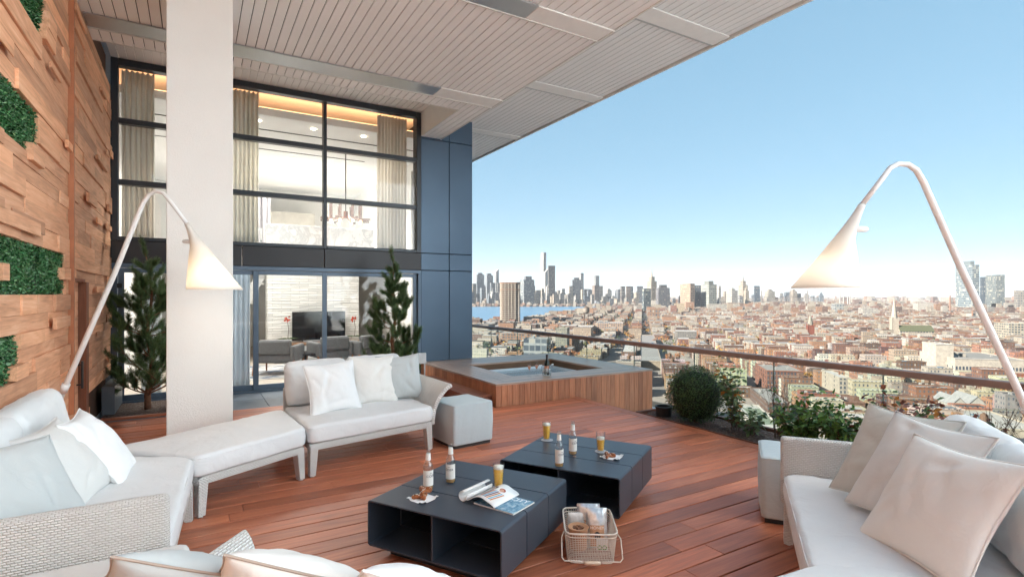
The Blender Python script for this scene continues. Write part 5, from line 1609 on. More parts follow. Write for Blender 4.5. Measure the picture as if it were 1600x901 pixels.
def pine(label, base, hgt, spread, seed, grp):
    r = random.Random(seed)
    t = thing('pine_tree', label, 'tree', base, 0, grp)
    b0 = Vector(base)
    trunk = [b0 + Vector((0.03 * math.sin(k * 1.3 + seed), 0.03 * math.cos(k * 1.7), hgt * 0.93 * k / 10)) for k in range(11)]
    m = MB(); m.tube(trunk, [0.045 * (1 - 0.8 * k / 10) for k in range(11)], 9)
    m.build('trunk', bark_m, t, smooth=True)
    lim = MB(); nd = MB()
    def tuft(p, d, L):
        d = d.normalized()
        for _ in range(64):
            f = r.random()
            o = p + d * L * f
            side = Vector((r.gauss(0, 1), r.gauss(0, 1), r.gauss(0, 1))); side = (side - d * side.dot(d)).normalized()
            dd = d * r.uniform(0.25, 1.0) + side * r.uniform(0.6, 1.1)
            nd.col = (min(1, max(0, r.gauss(0.38, 0.22))), 0, 0)
            nd.leaf(o, dd, side, r.uniform(0.045, 0.085), 0.0046, 0.12)
    def branch(p, d, L, th, depth):
        n = 6; pts = [p]
        q = p.copy(); dd = d.normalized()
        for k in range(n):
            dd = (dd + Vector((r.gauss(0, .10), r.gauss(0, .10), r.gauss(0.10, .08)))).normalized()
            q = q + dd * L / n; pts.append(q.copy())
            if depth > 0 and k >= 1 and r.random() < 0.97:
                s = Vector((r.gauss(0, 1), r.gauss(0, 1), r.gauss(0.3, .5)))
                branch(q, dd * 0.8 + s.normalized() * 0.75, L * r.uniform(.3, .5), th * .5, depth - 1)
            if depth == 0 or k > 2: tuft(q, dd + Vector((0, 0, .35)), r.uniform(0.07, 0.11))
        lim.tube(pts, [th * (1 - .75 * k / n) for k in range(n + 1)], 6)
        tuft(q, dd + Vector((0, 0, .5)), 0.12)
    levels = [(0.12, 1.0, 6), (0.22, 0.95, 5), (0.36, 0.72, 5), (0.50, 0.78, 5), (0.63, 0.60, 5), (0.75, 0.45, 5), (0.86, 0.30, 4), (0.93, 0.18, 4)]
    for f, s, n in levels:
        p = b0 + (trunk[int(f * 10 / .93 * .93)] - b0).lerp(trunk[min(10, int(f * 10) + 1)] - b0, f * 10 - int(f * 10))
        off = r.uniform(0, 6)
        for k in range(n):
            an = off + 2 * PI * k / n + r.uniform(-.4, .4)
            L = spread * s * r.uniform(.6, 1.15)
            branch(p + Vector((0, 0, r.uniform(-.05, .05))), Vector((math.cos(an), math.sin(an), r.uniform(.10, .55))), L, 0.014 * (1.2 - f), 1 if L > .2 else 0)
    branch(trunk[-1], Vector((0, 0, 1)), hgt * .10, 0.01, 0)
    lim.build('branches', bark_m, t, smooth=True)
    nd.build('needles', needle_m, t)
pine('bushy dark pine tree in the gravel bed left of the column', (-0.55, 9.30, 0.0), 2.28, 0.62, 4, 'pines by the facade')
pine('slender pine tree behind the flared arm sofa', (2.98, 9.05, 0.0), 2.30, 0.50, 12, 'pines by the facade')
tp = thing('tree_pot', 'low dark square pot of the slender pine behind the sofa', 'pot', (2.98, 9.05, 0))
m = MB(); m.box(2.73, 3.23, 8.80, 8.82, 0.0, 0.30); m.box(2.73, 3.23, 9.28, 9.30, 0.0, 0.30); m.box(2.73, 2.75, 8.821, 9.279, 0.0, 0.30); m.box(3.21, 3.23, 8.821, 9.279, 0.0, 0.30); m.box(2.751, 3.209, 8.821, 9.279, 0.0, 0.02)
m.build('walls', plain('pot_dark', (0.05, 0.055, 0.06), 0.5), tp)
m = MB(); m.box(2.751, 3.209, 8.821, 9.279, 0.021, 0.26); m.build('soil', soil, tp)
def tufty(label, p, n, L, mat, seed, name='grass_plant'):
    r = random.Random(seed); t = thing(name, label, 'plant', p)
    m = MB()
    for _ in range(n):
        an = r.uniform(0, 6.28); el = r.uniform(.5, 1.35); l_ = L * r.uniform(.6, 1.1)
        d = Vector((math.cos(an) * math.cos(el), math.sin(an) * math.cos(el), math.sin(el)))
        q = Vector(p) + Vector((r.uniform(-.06, .06), r.uniform(-.06, .06), 0)); pts = []
        w = d.cross(Vector((0, 0, 1))).normalized() * 0.006
        vs = []
        for k in range(6):
            f = k / 5; c_ = q + d * l_ * f - Vector((0, 0, 0.35 * l_ * f * f * math.cos(el)))
            vs += [c_ - w * (1 - f * .9), c_ + w * (1 - f * .9)]
        m.col = (r.random(), 0, 0)
        m.add(vs, [(2 * k, 2 * k + 1, 2 * k + 3, 2 * k + 2) for k in range(5)])
    m.build('blades', mat, t)
    return t
green_m = leafmat('shrub_green', (0.025, 0.075, 0.014), (0.18, 0.32, 0.065), 0.35, 0.25)
tufty('small grassy plant behind the sofa, in front of the glass', (2.25, 9.2, 0.0), 130, 0.62, green_m, 3)
# clipped box ball
def box_ball():
    c = Vector((5.66, 4.84, 0.345)); r = random.Random(31)
    t = thing('boxwood', 'round clipped dark green box ball at the corner of the planter', 'shrub', (c.x, c.y, 0))
    m = MB()
    for _ in range(9000):
        v = Vector((r.gauss(0, 1), r.gauss(0, 1), r.gauss(0, 1))).normalized()
        bump = 1 + 0.11 * noise.noise(v * 2.4) + 0.08 * noise.noise(v * 7)
        q = v * 0.365 * bump * r.uniform(.80, 1.03)
        if q.z < -0.33: q.z = -0.33 + r.uniform(0, .05)
        d = v + Vector((r.gauss(0, .7), r.gauss(0, .7), r.gauss(.25, .7)))
        m.col = (min(1, max(0, r.gauss(.40, .22))), 0, 0)
        m.leaf(c + q, d, v, r.uniform(.018, .03), r.uniform(.010, .015))
    m.build('leaves', leafmat('box_leaf', (0.012, 0.040, 0.010), (0.085, 0.17, 0.04), 0.4, 0.12), t)
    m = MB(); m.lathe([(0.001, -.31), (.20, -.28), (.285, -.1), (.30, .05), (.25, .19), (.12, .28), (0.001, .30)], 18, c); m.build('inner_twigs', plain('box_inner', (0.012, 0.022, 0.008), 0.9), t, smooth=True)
    m = MB(); m.tube([(c.x, c.y, -.02), (c.x, c.y, .2)], 0.03); m.build('trunk', bark_m, t)
    t = thing('plant_pot', 'black pot just behind the box ball', 'pot', (5.56, 5.30, ZS))
    m = MB(); m.lathe([(0.001, ZS), (.09, ZS), (.11, 0.10), (.12, 0.10), (.12, 0.12), (.10, 0.12), (.095, 0.08), (0.001, 0.08)], 24, (5.56, 5.30, 0)); m.build('body', plain('pot_black', (0.012, 0.012, 0.013), 0.45), t)
box_ball()
stem_m = plain('stem_brown2', (0.10, 0.055, 0.035), 0.8)
def shrub(label, p, n_stem, hgt, spread, leaf_n, L, W, mats, seed, lean=(0, 0), bare=0.25, name='shrub'):
    r = random.Random(seed); t = thing(name, label, 'shrub', p, 0, 'shrubs in the planter')
    st = MB(); lv = [MB() for _ in mats]
    for s in range(n_stem):
        an = r.uniform(0, 6.28); sp = spread * r.uniform(.3, 1.0)
        tip = Vector((math.cos(an) * sp + lean[0], math.sin(an) * sp + lean[1], hgt * r.uniform(.6, 1.05)))
        b = Vector(p) + Vector((r.uniform(-.05, .05), r.uniform(-.05, .05), 0)); pts = []
        for k in range(9):
            f = k / 8
            pts.append(b + Vector((tip.x * f ** 1.4, tip.y * f ** 1.4, tip.z * f)) + Vector((r.gauss(0, .012), r.gauss(0, .012), 0)))
        st.tube(pts, [0.006 * (1 - .7 * k / 8) for k in range(9)], 5)
        for _ in range(leaf_n):
            f = bare + (1 - bare) * r.random() ** .8
            i = min(7, int(f * 8)); q = pts[i].lerp(pts[i + 1], f * 8 - i)
            d = Vector((r.gauss(0, 1), r.gauss(0, 1), r.gauss(.1, .6)))
            q2 = q + d.normalized() * r.uniform(.01, .07)
            mb = lv[r.choices(range(len(mats)), [m_[1] for m_ in mats])[0]]
            mb.col = (min(1, max(0, r.gauss(.45, .25))), 0, 0)
            mb.leaf(q2, d, Vector((r.gauss(0, .5), r.gauss(0, .5), 1)), L * r.uniform(.6, 1.2), W * r.uniform(.7, 1.2), .3)
    st.build('stems', stem_m, t)
    for mb, m_ in zip(lv, mats):
        if mb.f: mb.build('leaves', m_[0], t)
    return t
rose_m = leafmat('rose_leaf', (0.035, 0.075, 0.022), (0.20, 0.28, 0.11), 0.45, 0.3)
orange_m = leafmat('orange_leaf', (0.30, 0.09, 0.02), (0.62, 0.27, 0.03), 0.5, 0.3)
red_m = leafmat('red_leaf', (0.10, 0.025, 0.018), (0.34, 0.11, 0.06), 0.45, 0.25)
dry_m = plain('dry_twig', (0.075, 0.055, 0.040), 0.85, 0.3, 20)
shrub('tall loose rose bush with orange touched leaves right of the box ball', (5.72, 4.28, 0), 9, 0.82, 0.34, 46, 0.075, 0.048, [(rose_m, 8), (orange_m, 1.2)], 5, bare=.12)
shrub('dense glossy green shrub behind the right sofa arm', (5.62, 3.40, 0), 26, 0.56, 0.40, 44, 0.078, 0.042, [(green_m, 1)], 6, bare=.05)
shrub('second glossy green shrub, nearer, behind the pale pillows', (5.56, 2.92, 0), 24, 0.54, 0.38, 42, 0.078, 0.042, [(green_m, 1)], 7, bare=.05)
shrub('reddish brown leaved shrub behind the right sofa back', (5.60, 2.38, 0), 22, 0.72, 0.40, 36, 0.075, 0.05, [(red_m, 5), (rose_m, 3), (orange_m, .6)], 8, bare=.1)
shrub('second reddish shrub with green tops toward the right edge', (5.66, 2.02, 0), 14, 0.66, 0.34, 30, 0.07, 0.045, [(red_m, 4), (rose_m, 3)], 9, bare=.1)
shrub('low green sprig at the foot of the rose bush', (5.66, 4.02, 0), 6, 0.30, 0.14, 22, 0.08, 0.055, [(rose_m, 1)], 14, bare=.1)
def twigs(label, p, n, hgt, spread, seed):
    r = random.Random(seed); t = thing('dry_grass', label, 'plant', p, 0, 'dry seed stalks in the planter'); m = MB(); sd = MB()
    for _ in range(n):
        an = r.uniform(0, 6.28); sp = spread * r.uniform(.2, 1.1)
        tip = Vector((math.cos(an) * sp, math.sin(an) * sp, hgt * r.uniform(.6, 1.1))); b = Vector(p) + Vector((r.uniform(-.05, .05), r.uniform(-.05, .05), 0))
        pts = [b + Vector((tip.x * (k / 6) ** 1.6, tip.y * (k / 6) ** 1.6, tip.z * k / 6 - .08 * (k / 6) ** 3 * sp)) for k in range(7)]
        m.tube(pts, [0.0028 * (1 - .5 * k / 6) for k in range(7)], 4)
        for _ in range(3):
            q = pts[r.randrange(3, 6)]; e = q + Vector((r.gauss(0, .05), r.gauss(0, .05), r.uniform(.04, .12))); m.tube([q, e], [0.0018, 0.0009], 4)
            sd.leaf(e, Vector((r.gauss(0, .4), r.gauss(0, .4), 1)), Vector((1, 0, 0)), .03, .007)
    m.build('stalks', dry_m, t); sd.build('seed_heads', dry_m, t)
twigs('thin dry brown stalks between the rose bush and the green shrub', (5.78, 3.74, 0), 26, .74, .26, 1)
twigs('tuft of dark dry stalks left of the right sofa back', (5.55, 1.78, 0), 46, .70, .32, 2)
twigs('sparse bent stalks against the white roofs at the right edge', (5.70, 1.45, 0), 20, .86, .42, 3)
# white chair by the tub
ch = thing('chair', 'white chair back rising behind the left corner of the hot tub', 'chair', (3.44, 9.45, 0))
wp = plain('white_plastic', (0.80, 0.80, 0.79), 0.5)
m = MB(); m.box(3.24, 3.64, 9.20, 9.60, 0.42, 0.46); m.build('seat', wp, ch, bevel=0.015)
m = MB(); m.box(3.26, 3.62, 9.16, 9.195, 0.40, 0.60); m.build('backrest', wp, ch, bevel=0.015)
for x in (3.27, 3.61):
    for y in (9.23, 9.57):
        m = MB(); m.tube([(x, y, 0), (x, y, 0.419)], 0.014, 8); m.build('leg', wp, ch)
fl_ = MB(); fr = random.Random(4); fl_.leaf(Vector((5.45, 4.12, 0.012)), Vector((1, .4, .05)), Vector((0, 0, 1)), .06, .045)
tag(fl_.build('fallen_leaf', orange_m), 'single orange fallen leaf on the planter gravel', 'leaf')
# ------------------------------------------------------------------ the city below: ground, river, blocks, towers
GZ = -75.0
GA = R(44.2)
G1 = Vector((math.sin(GA), math.cos(GA), 0)); G2 = Vector((math.cos(GA), -math.sin(GA), 0))
GROT = -GA                                   # local x runs along G2, local y along G1
def ab(p): return p[0] * G2.x + p[1] * G2.y, p[0] * G1.x + p[1] * G1.y
def world_of(a, b, z=GZ): v = G2 * a + G1 * b; return Vector((v.x, v.y, z))
def streetm(t):
    v = t.coord('Object')
    n = t.noise(v, 0.02, 6, 0.7)
    t.base(t.ramp(n, [(0.35, (0.07, 0.07, 0.072)), (0.55, (0.14, 0.125, 0.11)), (0.7, (0.20, 0.17, 0.14))])); t.set(Roughness=0.9)
g = MB(); g.grid(lambda u, v: Vector((-4000 + 24000 * u, -2500 + 22500 * v, GZ)), 4, 4)
struct(g.build('ground', M('city_ground', streetm)))
def riverm(t):
    v = t.coord('Object', (1, 1, 1))
    t.base((0.05, 0.12, 0.20)); t.set(Roughness=0.35)
    t.bump(t.noise(v, 0.05, 4, 0.6), 0.35, 2.0)
shore = [(560, 512), (735, 505), (800, 503), (850, 497), (900, 488.5), (962, 481.5)]
far = [(985, 478.6), (860, 478.6), (735, 479.2), (560, 480)]
rv = [at(px, py, GZ + 0.3) for px, py in shore + far]
m = MB(); m.add(rv, [tuple(range(len(rv)))])
struct(m.build('river', M('river_water', riverm)))
def on_water(p):
    px, py, d = proj((p[0], p[1], GZ))
    if px > 965: return False
    ys = shore
    yy = ys[0][1]
    for (x0, y0), (x1, y1) in zip(ys, ys[1:]):
        if x0 <= px <= x1: yy = y0 + (y1 - y0) * (px - x0) / (x1 - x0)
    return 479.0 < py < yy + 0.8
# walls: the mesh attribute Col is the paint or brick colour, the UV is in metres
def city_wall(t, wu=2.5, wv=3.3, glassy=0.0, u0=0.30, u1=0.68, v0=0.26, v1=0.74):
    tc = t.new('TexCoord'); sep = t.new('SeparateXYZ'); t.link(tc.outputs['UV'], sep.inputs[0])
    fu = t.math('FRACT', t.math('DIVIDE', sep.outputs[0], wu)); fv = t.math('FRACT', t.math('DIVIDE', sep.outputs[1], wv))
    def inside(x, a, b): return t.math('MULTIPLY', t.math('GREATER_THAN', x, a), t.math('LESS_THAN', x, b))
    msk = t.math('MULTIPLY', inside(fu, u0, u1), inside(fv, v0, v1))
    at_ = t.new('Attribute', attribute_name='Col')
    cell = t.new('TexWhiteNoise'); cell.noise_dimensions = '2D'
    cb = t.new('CombineXYZ'); t.link(t.math('FLOOR', t.math('DIVIDE', sep.outputs[0], wu)), cb.inputs[0]); t.link(t.math('FLOOR', t.math('DIVIDE', sep.outputs[1], wv)), cb.inputs[1])
    t.link(cb.outputs[0], cell.inputs['Vector'])
    n = t.noise(t.coord('Object'), 0.25, 5, 0.65)
    wallc = t.mix(1.0, at_.outputs['Color'], t.ramp(n, [(0.3, (0.26, 0.252, 0.238)), (0.7, (0.37, 0.358, 0.34))]), 'MULTIPLY')
    win = t.ramp(cell.outputs['Value'], [(0.0, (0.025, 0.035, 0.05)), (0.7, (0.07, 0.085, 0.10)), (1.0, (0.25, 0.24, 0.21))])
    t.base(t.mix(msk, wallc, win))
    t.set(Roughness=t.math('SUBTRACT', 0.85, t.math('MULTIPLY', msk, 0.6)))
M('city_wall', lambda t: city_wall(t))
M('city_wall_wide', lambda t: city_wall(t, 4.2, 3.9, 0, 0.16, 0.84, 0.22, 0.82))
M('tower_wall', lambda t: city_wall(t, 9.0, 11.0, 0, 0.2, 0.72, 0.2, 0.72))
M('glass_tower', lambda t: city_wall(t, 7.0, 9.0, 0, 0.06, 0.94, 0.22, 0.92))
def citycol(t):
    a = t.new('Attribute', attribute_name='Col')
    n = t.noise(t.coord('Object'), 0.4, 5, 0.65)
    t.base(t.mix(1.0, a.outputs['Color'], t.ramp(n, [(0.3, (0.22, 0.22, 0.22)), (0.7, (0.36, 0.355, 0.345))]), 'MULTIPLY')); t.set(Roughness=0.85)
M('city_plain', citycol)
winm = plain('city_window', (0.035, 0.045, 0.06), 0.2, 0.3, 0.5)
WALLC = {'red brick': (0.34, 0.135, 0.085), 'orange brick': (0.48, 0.25, 0.135), 'tan': (0.47, 0.38, 0.29), 'cream': (0.58, 0.53, 0.45), 'white': (0.68, 0.66, 0.62),
         'grey': (0.33, 0.33, 0.33), 'dark brown': (0.16, 0.085, 0.06), 'pale yellow': (0.52, 0.46, 0.35), 'blue grey': (0.27, 0.33, 0.38), 'pink brick': (0.52, 0.36, 0.27), 'brown brick': (0.25, 0.13, 0.085)}
ROOFC = {'silver': (0.55, 0.56, 0.58), 'pale grey': (0.40, 0.40, 0.40), 'black': (0.055, 0.055, 0.06), 'tan': (0.38, 0.31, 0.25), 'white': (0.70, 0.70, 0.70), 'rust red': (0.26, 0.12, 0.08), 'slate blue': (0.20, 0.26, 0.33)}
for _d in (WALLC, ROOFC):
    for _k in _d:
        _l = sum(_d[_k]) / 3; _d[_k] = tuple(c * 0.93 + _l * 0.07 for c in _d[_k])
FOOT = []                                    # footprints (a0, a1, b0, b1) already taken
MARKS = []                                   # (px, py, depth, phrase) of the landmarks
def walls(mb, W, D, h, col, z0=0.0, par=0.8, cornice=True):
    mb.col = col
    mb.box(-W / 2, W / 2, -D / 2, D / 2, z0, h, skip='tb')
    iw, idp = W / 2 - 0.3, D / 2 - 0.3
    zr = h - par
    a = [(-W / 2, -D / 2), (W / 2, -D / 2), (W / 2, D / 2), (-W / 2, D / 2)]; b = [(-iw, -idp), (iw, -idp), (iw, idp), (-iw, idp)]
    vs = [(*p, h) for p in a] + [(*p, h) for p in b] + [(*p, zr) for p in b]
    fs = []
    for i in range(4):
        j = (i + 1) % 4
        fs += [(i, j, 4 + j, 4 + i), (4 + i, 4 + j, 8 + j, 8 + i)]
    mb.add(vs, fs, [[(0.1, 0.1)] * 4] * len(fs))
    if cornice:
        mb.col = tuple(min(0.75, c * 1.25) for c in col)
        mb.box(-W / 2 - 0.3, W / 2 + 0.3, -D / 2 - 0.35, -D / 2 - 0.02, h - 0.7, h + 0.05)
def building(name, label, cat, a, b, W, D, h, wc, rc, feats=(), group=None, wm='city_wall', rot=0.0, cornice=True):
    t = thing(name, label, cat, world_of(a, b), GROT + rot, group)
    m = MB(); walls(m, W, D, h, wc, cornice=cornice); m.build('wall', MATS[wm], t, local=True)
    m = MB(); m.col = rc; m.box(-W / 2 + 0.3, W / 2 - 0.3, -D / 2 + 0.3, D / 2 - 0.3, h - 0.9, h - 0.78, skip='b'); r_ = m.build('roof', MATS['city_plain'], t, local=True)
    for f in feats: roof_feature(f, r_, t, W, D, h, wc)
    FOOT.append((a - W / 2 - 2, a + W / 2 + 2, b - D / 2 - 2, b + D / 2 + 2))
    return t
def roof_feature(f, roof, t, W, D, h, wc):
    r = rng
    x, y = r.uniform(-0.3, 0.3) * W, r.uniform(-0.25, 0.35) * D
    m = MB()
    if f == 'bulkhead':
        m.col = tuple(c * 0.9 for c in wc); m.box(x - 1.6, x + 1.6, y - 2.2, y + 2.2, h - 0.77, h + 2.0); m.build('bulkhead', MATS['city_plain'], roof, local=True)
    elif f == 'chimneys':
        m.col = (0.32, 0.14, 0.09)
        m.box(W / 2 - 1.3, W / 2 - 0.5, -0.6, 0.6, h - 0.77, h + 1.5); m.build('chimney', MATS['city_plain'], roof, local=True)
    elif f == 'water tank':
        m.col = (0.23, 0.13, 0.08)
        m.lathe([(0.01, 3.2), (1.7, 3.2), (1.6, 6.2), (0.01, 7.4)], 14, (x, y, h - 0.77))
        for k in range(4):
            an = PI / 4 + k * PI / 2; m.tube([(x + 1.3 * math.cos(an), y + 1.3 * math.sin(an), h - 0.77), (x + 1.2 * math.cos(an), y + 1.2 * math.sin(an), h + 2.45)], 0.14, 5)
        m.build('water_tank', MATS['city_plain'], roof, local=True)
    elif f == 'vents':
        for k in range(3):
            m = MB(); m.col = (0.6, 0.6, 0.6); xx, yy = r.uniform(-.35, .35) * W, r.uniform(-.4, .4) * D; m.box(xx - .7, xx + .7, yy - .6, yy + .6, h - 0.77, h + 0.5); m.build('vent_unit', MATS['city_plain'], roof, local=True)
    elif f == 'skylight':
        m.col = (0.16, 0.28, 0.40); m.box(x - 1.5, x + 1.5, y - 2.5, y + 2.5, h - 0.77, h - 0.2); m.build('skylight', MATS['city_plain'], roof, local=True)
def corner_fit(pxc, yb, pxf, pxs):
    """corner on the ground at (pxc, yb); front face runs along G2 to column pxf; side face runs along G1 to column pxs"""
    c = at(pxc, yb, GZ)
    def hit(px, d):
        r = ray(px, 460); A = r.x * d.y - r.y * d.x
        return (c.x * 0 + (c.y * r.x - c.x * r.y)) / (-A) * -1 if False else (r.y * c.x - r.x * c.y) / (r.x * d.y - r.y * d.x)
    w = hit(pxf, G2); D = hit(pxs, G1)
    return c, w, D
def landmark(name, label, cat, pxc, yb, yt, pxf, pxs, wc, rc, wm='city_wall', feats=(), phrase=None, depth=None, windows=None, cornice=True, group=None):
    c, w, D = corner_fit(pxc, yb, pxf, pxs)
    D = abs(D) if depth is None else depth
    d = proj(c)[2]
    h = H + (460 - yt) * d / 840 - GZ
    a0, b0 = ab(c)
    a, b = a0 + w / 2, b0 + D / 2
    t = building(name, label, cat, a, b, abs(w), D, h, wc, rc, feats, group, wm, cornice=cornice)
    if phrase: MARKS.append(((pxc + pxf) / 2, (yb + yt) / 2, d, phrase))
    t['_dim'] = (abs(w), D, h)
    return t
def cut_windows(t, nx, nz, ny, z0, dz, ww, wh, left=True):
    """single recessed-looking panes with sills, each a part of its own"""
    W, D, h = t['_dim']
    def one(M_, k):
        m = MB(); m.T = M_
        m.box(-ww / 2, ww / 2, -0.06, 0.02, 0, wh); o = m.build('window', winm, t, local=True)
        if k: m = MB(); m.T = M_; m.col = (0.62, 0.58, 0.5); m.box(-ww / 2 - .15, ww / 2 + .15, -0.2, -0.061, -0.25, 0.0); m.build('sill', MATS['city_plain'], o, local=True)
    for j in range(nz):
        for i in range(nx): one(Matrix.Translation((-W / 2 + W * (i + .5) / nx, -D / 2, z0 + dz * j)), True)
        for i in range(ny): one(Matrix.Translation((-W / 2, -D / 2 + D * (i + .5) / ny, z0 + dz * j)) @ Matrix.Rotation(-PI / 2, 4, 'Z'), False)

# --- landmarks of the near and middle ground (pixel column of the near corner, base row, top row, front end, side end)
lm = landmark
t = lm('factory_block', 'five storey red brick block with rows of windows and its sunlit left side', 'building', 1198, 617, 578, 1256, 1180, WALLC['red brick'], ROOFC['pale grey'], 'city_plain', ('bulkhead', 'vents'), 'the red brick five storey block')
cut_windows(t, 11, 5, 6, 1.6, 3.55, 1.25, 2.1)
t = lm('apartment_house', 'bright cream three storey house with a fire escape, right of the red brick block', 'building', 1311, 617, 589, 1329, 1283, WALLC['cream'], ROOFC['white'], 'city_plain', ('chimneys',), 'the bright cream house')
cut_windows(t, 3, 4, 2, 1.5, 3.4, 1.2, 1.9)
t = lm('apartment_house', 'low white house with a blank side wall, right of the bright cream house', 'building', 1357, 624, 603, 1376, 1329, (0.66, 0.60, 0.48), ROOFC['pale grey'], 'city_plain', ('vents',), 'the low white house')
cut_windows(t, 3, 2, 3, 1.5, 3.4, 1.3, 1.8)
lm('row_house', 'orange lit brick terrace with blue roof behind the bright cream house', 'building', 1276, 603, 580, 1320, 1270, WALLC['orange brick'], ROOFC['slate blue'], 'city_wall', ('skylight',))
t = lm('corner_shop', 'low brick corner building with a green side painted with yellow lettering', 'building', 1321, 651, 627, 1352, 1298, WALLC['brown brick'], ROOFC['rust red'], 'city_plain', ('vents', 'bulkhead'), 'the green sided corner shop')
W_, D_, h_ = t['_dim']
m = MB(); m.col = (0.27, 0.30, 0.16); m.box(-W_ / 2 - 0.12, -W_ / 2 - 0.02, -D_ / 2 + 0.2, D_ / 2 - 0.2, 0.2, h_ - 1.0)
sg_ = m.build('painted_side', MATS['city_plain'], t, local=True)
text_mesh('ECKERS', 4.6, 'lettering', plain('sign_yellow', (0.75, 0.42, 0.03), 0.6, 0.02), sg_, Matrix.Translation((-W_ / 2 - 0.14, 0, h_ - 4.6)) @ Matrix.Rotation(-PI / 2, 4, 'Z') @ Matrix.Rotation(PI / 2, 4, 'X'), 0.02)
cut_windows(t, 4, 2, 0, 1.4, 3.6, 1.3, 2.2)
lm('warehouse', 'grey roofed warehouse with a ribbed roof below the red brick block', 'building', 1200, 650, 628, 1236, 1172, WALLC['dark brown'], ROOFC['pale grey'], 'city_wall', ('vents',), 'the grey roofed warehouse')
t = lm('sports_hall', 'white building with a green court painted on its flat roof', 'building', 1180, 690, 665, 1222, 1150, WALLC['white'], (0.60, 0.62, 0.58), 'city_plain', (), 'the roof with the green court')
W_, D_, h_ = t['_dim']
m = MB(); m.col = (0.22, 0.30, 0.20); m.box(-W_ * .3, W_ * .42, -D_ * .35, D_ * .35, h_ - 0.77, h_ - 0.74); m.build('court', MATS['city_plain'], t, local=True)
# the long white school on the right
t = lm('school', 'long white school with tall arched windows behind the handrail at right', 'school', 1492, 596, 559, 1603, 1441, (0.70, 0.66, 0.58), (0.34, 0.35, 0.34), 'city_plain', ('vents', 'bulkhead', 'bulkhead'), 'the long white school', depth=62)
cut_windows(t, 20, 3, 8, 1.5, 4.6, 1.5, 3.0)
lm('school_wing', 'tall blank white wing at the left end of the school', 'building', 1462, 592, 537, 1490, 1441, (0.74, 0.70, 0.62), ROOFC['white'], 'city_plain', ('vents',), 'the tall white wing')
t = lm('workshop', 'long low white workshop with big panes at the bottom right', 'building', 1556, 700, 668, 1640, 1476, (0.62, 0.56, 0.46), (0.60, 0.60, 0.58), 'city_plain', ('vents', 'vents', 'skylight'), 'the low white workshop')
cut_windows(t, 9, 1, 8, 2.6, 4, 3.2, 3.2)
lm('warehouse', 'flat green roofed shed beside the low white workshop', 'building', 1552, 655, 640, 1606, 1541, WALLC['grey'], (0.13, 0.17, 0.12), 'city_wall', ())
for k, (pa, pb, yb) in enumerate(((1487, 1512, 655), (1514, 1541, 653))):
    c, w, D = corner_fit(pa, yb, pb, pa - 9)
    t = thing('sawtooth_hall', ['white gabled hall, left of two, above the low white workshop', 'white gabled hall, right of two, above the low white workshop'][k], 'building', c, GROT)
    w = abs(w); D = abs(D) + 16; hh = 9
    m = MB(); m.col = (0.66, 0.64, 0.60); m.box(0, w, 0, D, 0, hh, skip='tb'); m.add([(0, 0, hh), (w, 0, hh), (w / 2, 0, hh + 4.5)], [(0, 1, 2)]); m.add([(0, D, hh), (w, D, hh), (w / 2, D, hh + 4.5)], [(2, 1, 0)])
    m.build('wall', MATS['city_plain'], t, local=True)
    m = MB(); m.col = (0.42, 0.44, 0.46); m.add([(-.3, -.4, hh - .1), (w / 2, -.4, hh + 4.7), (w / 2, D + .4, hh + 4.7), (-.3, D + .4, hh - .1), (w + .3, -.4, hh - .1), (w + .3, D + .4, hh - .1)], [(0, 1, 2, 3), (1, 4, 5, 2)])
    m.build('roof', MATS['city_plain'], t, local=True); a, b = ab(c); FOOT.append((a - 2, a + w + 2, b - 2, b + D + 2))
# left part, seen over the tub
t = lm('factory_block', 'long orange brick factory left of the modern glass block', 'factory', 775, 541, 520, 838, 757, WALLC['orange brick'], ROOFC['pale grey'], 'city_wall_wide', ('bulkhead', 'vents', 'bulkhead'), 'the orange brick factory', depth=45)
lm('office_block', 'modern blue glass block with white frames above the hot tub', 'office block', 818, 562, 529, 854, 812, (0.45, 0.52, 0.58), ROOFC['pale grey'], 'glass_tower', ('bulkhead',), 'the modern glass block', depth=30, cornice=False)
lm('apartment_block', 'grey green slab block right of the modern glass block', 'building', 868, 553, 512, 886, 863, (0.36, 0.38, 0.32), ROOFC['pale grey'], 'city_wall', ('bulkhead',), 'the grey green slab', depth=24)
lm('factory_block', 'white concrete frame factory with big dark windows below the water tower', 'factory', 888, 524, 509.5, 926, 880, (0.62, 0.56, 0.48), ROOFC['white'], 'city_wall_wide', ('vents',), 'the white frame factory', depth=50)
lm('factory_block', 'second pale frame factory with orange brick infill, right of the water tower', 'factory', 929, 522, 504, 973, 927, (0.58, 0.42, 0.32), ROOFC['white'], 'city_wall_wide', ('bulkhead', 'vents'), 'the pale frame factory', depth=55)
lm('factory_block', 'cream gridded warehouse in front of the river, right of the concrete tower', 'factory', 818, 507, 494.5, 846, 812, (0.62, 0.54, 0.45), ROOFC['pale grey'], 'city_wall_wide', ('bulkhead',), 'the cream gridded warehouse', depth=50)
lm('factory_block', 'long pink brick warehouse by the river under the skyline', 'factory', 848, 505, 495.5, 892, 846, WALLC['pink brick'], ROOFC['rust red'], 'city_wall_wide', ('vents',), 'the long pink warehouse', depth=60)
lm('row_house', 'small brown brick house with two rows of windows behind the rail', 'building', 971, 567, 549, 993, 962, WALLC['brown brick'], ROOFC['white'], 'city_wall', ('vents',), 'the small brown house')
lm('apartment_house', 'blank cream box of a building right of the hot tub corner', 'building', 1000, 577, 563, 1034, 994, (0.55, 0.45, 0.35), ROOFC['pale grey'], 'city_plain', ('skylight',), 'the blank cream box')
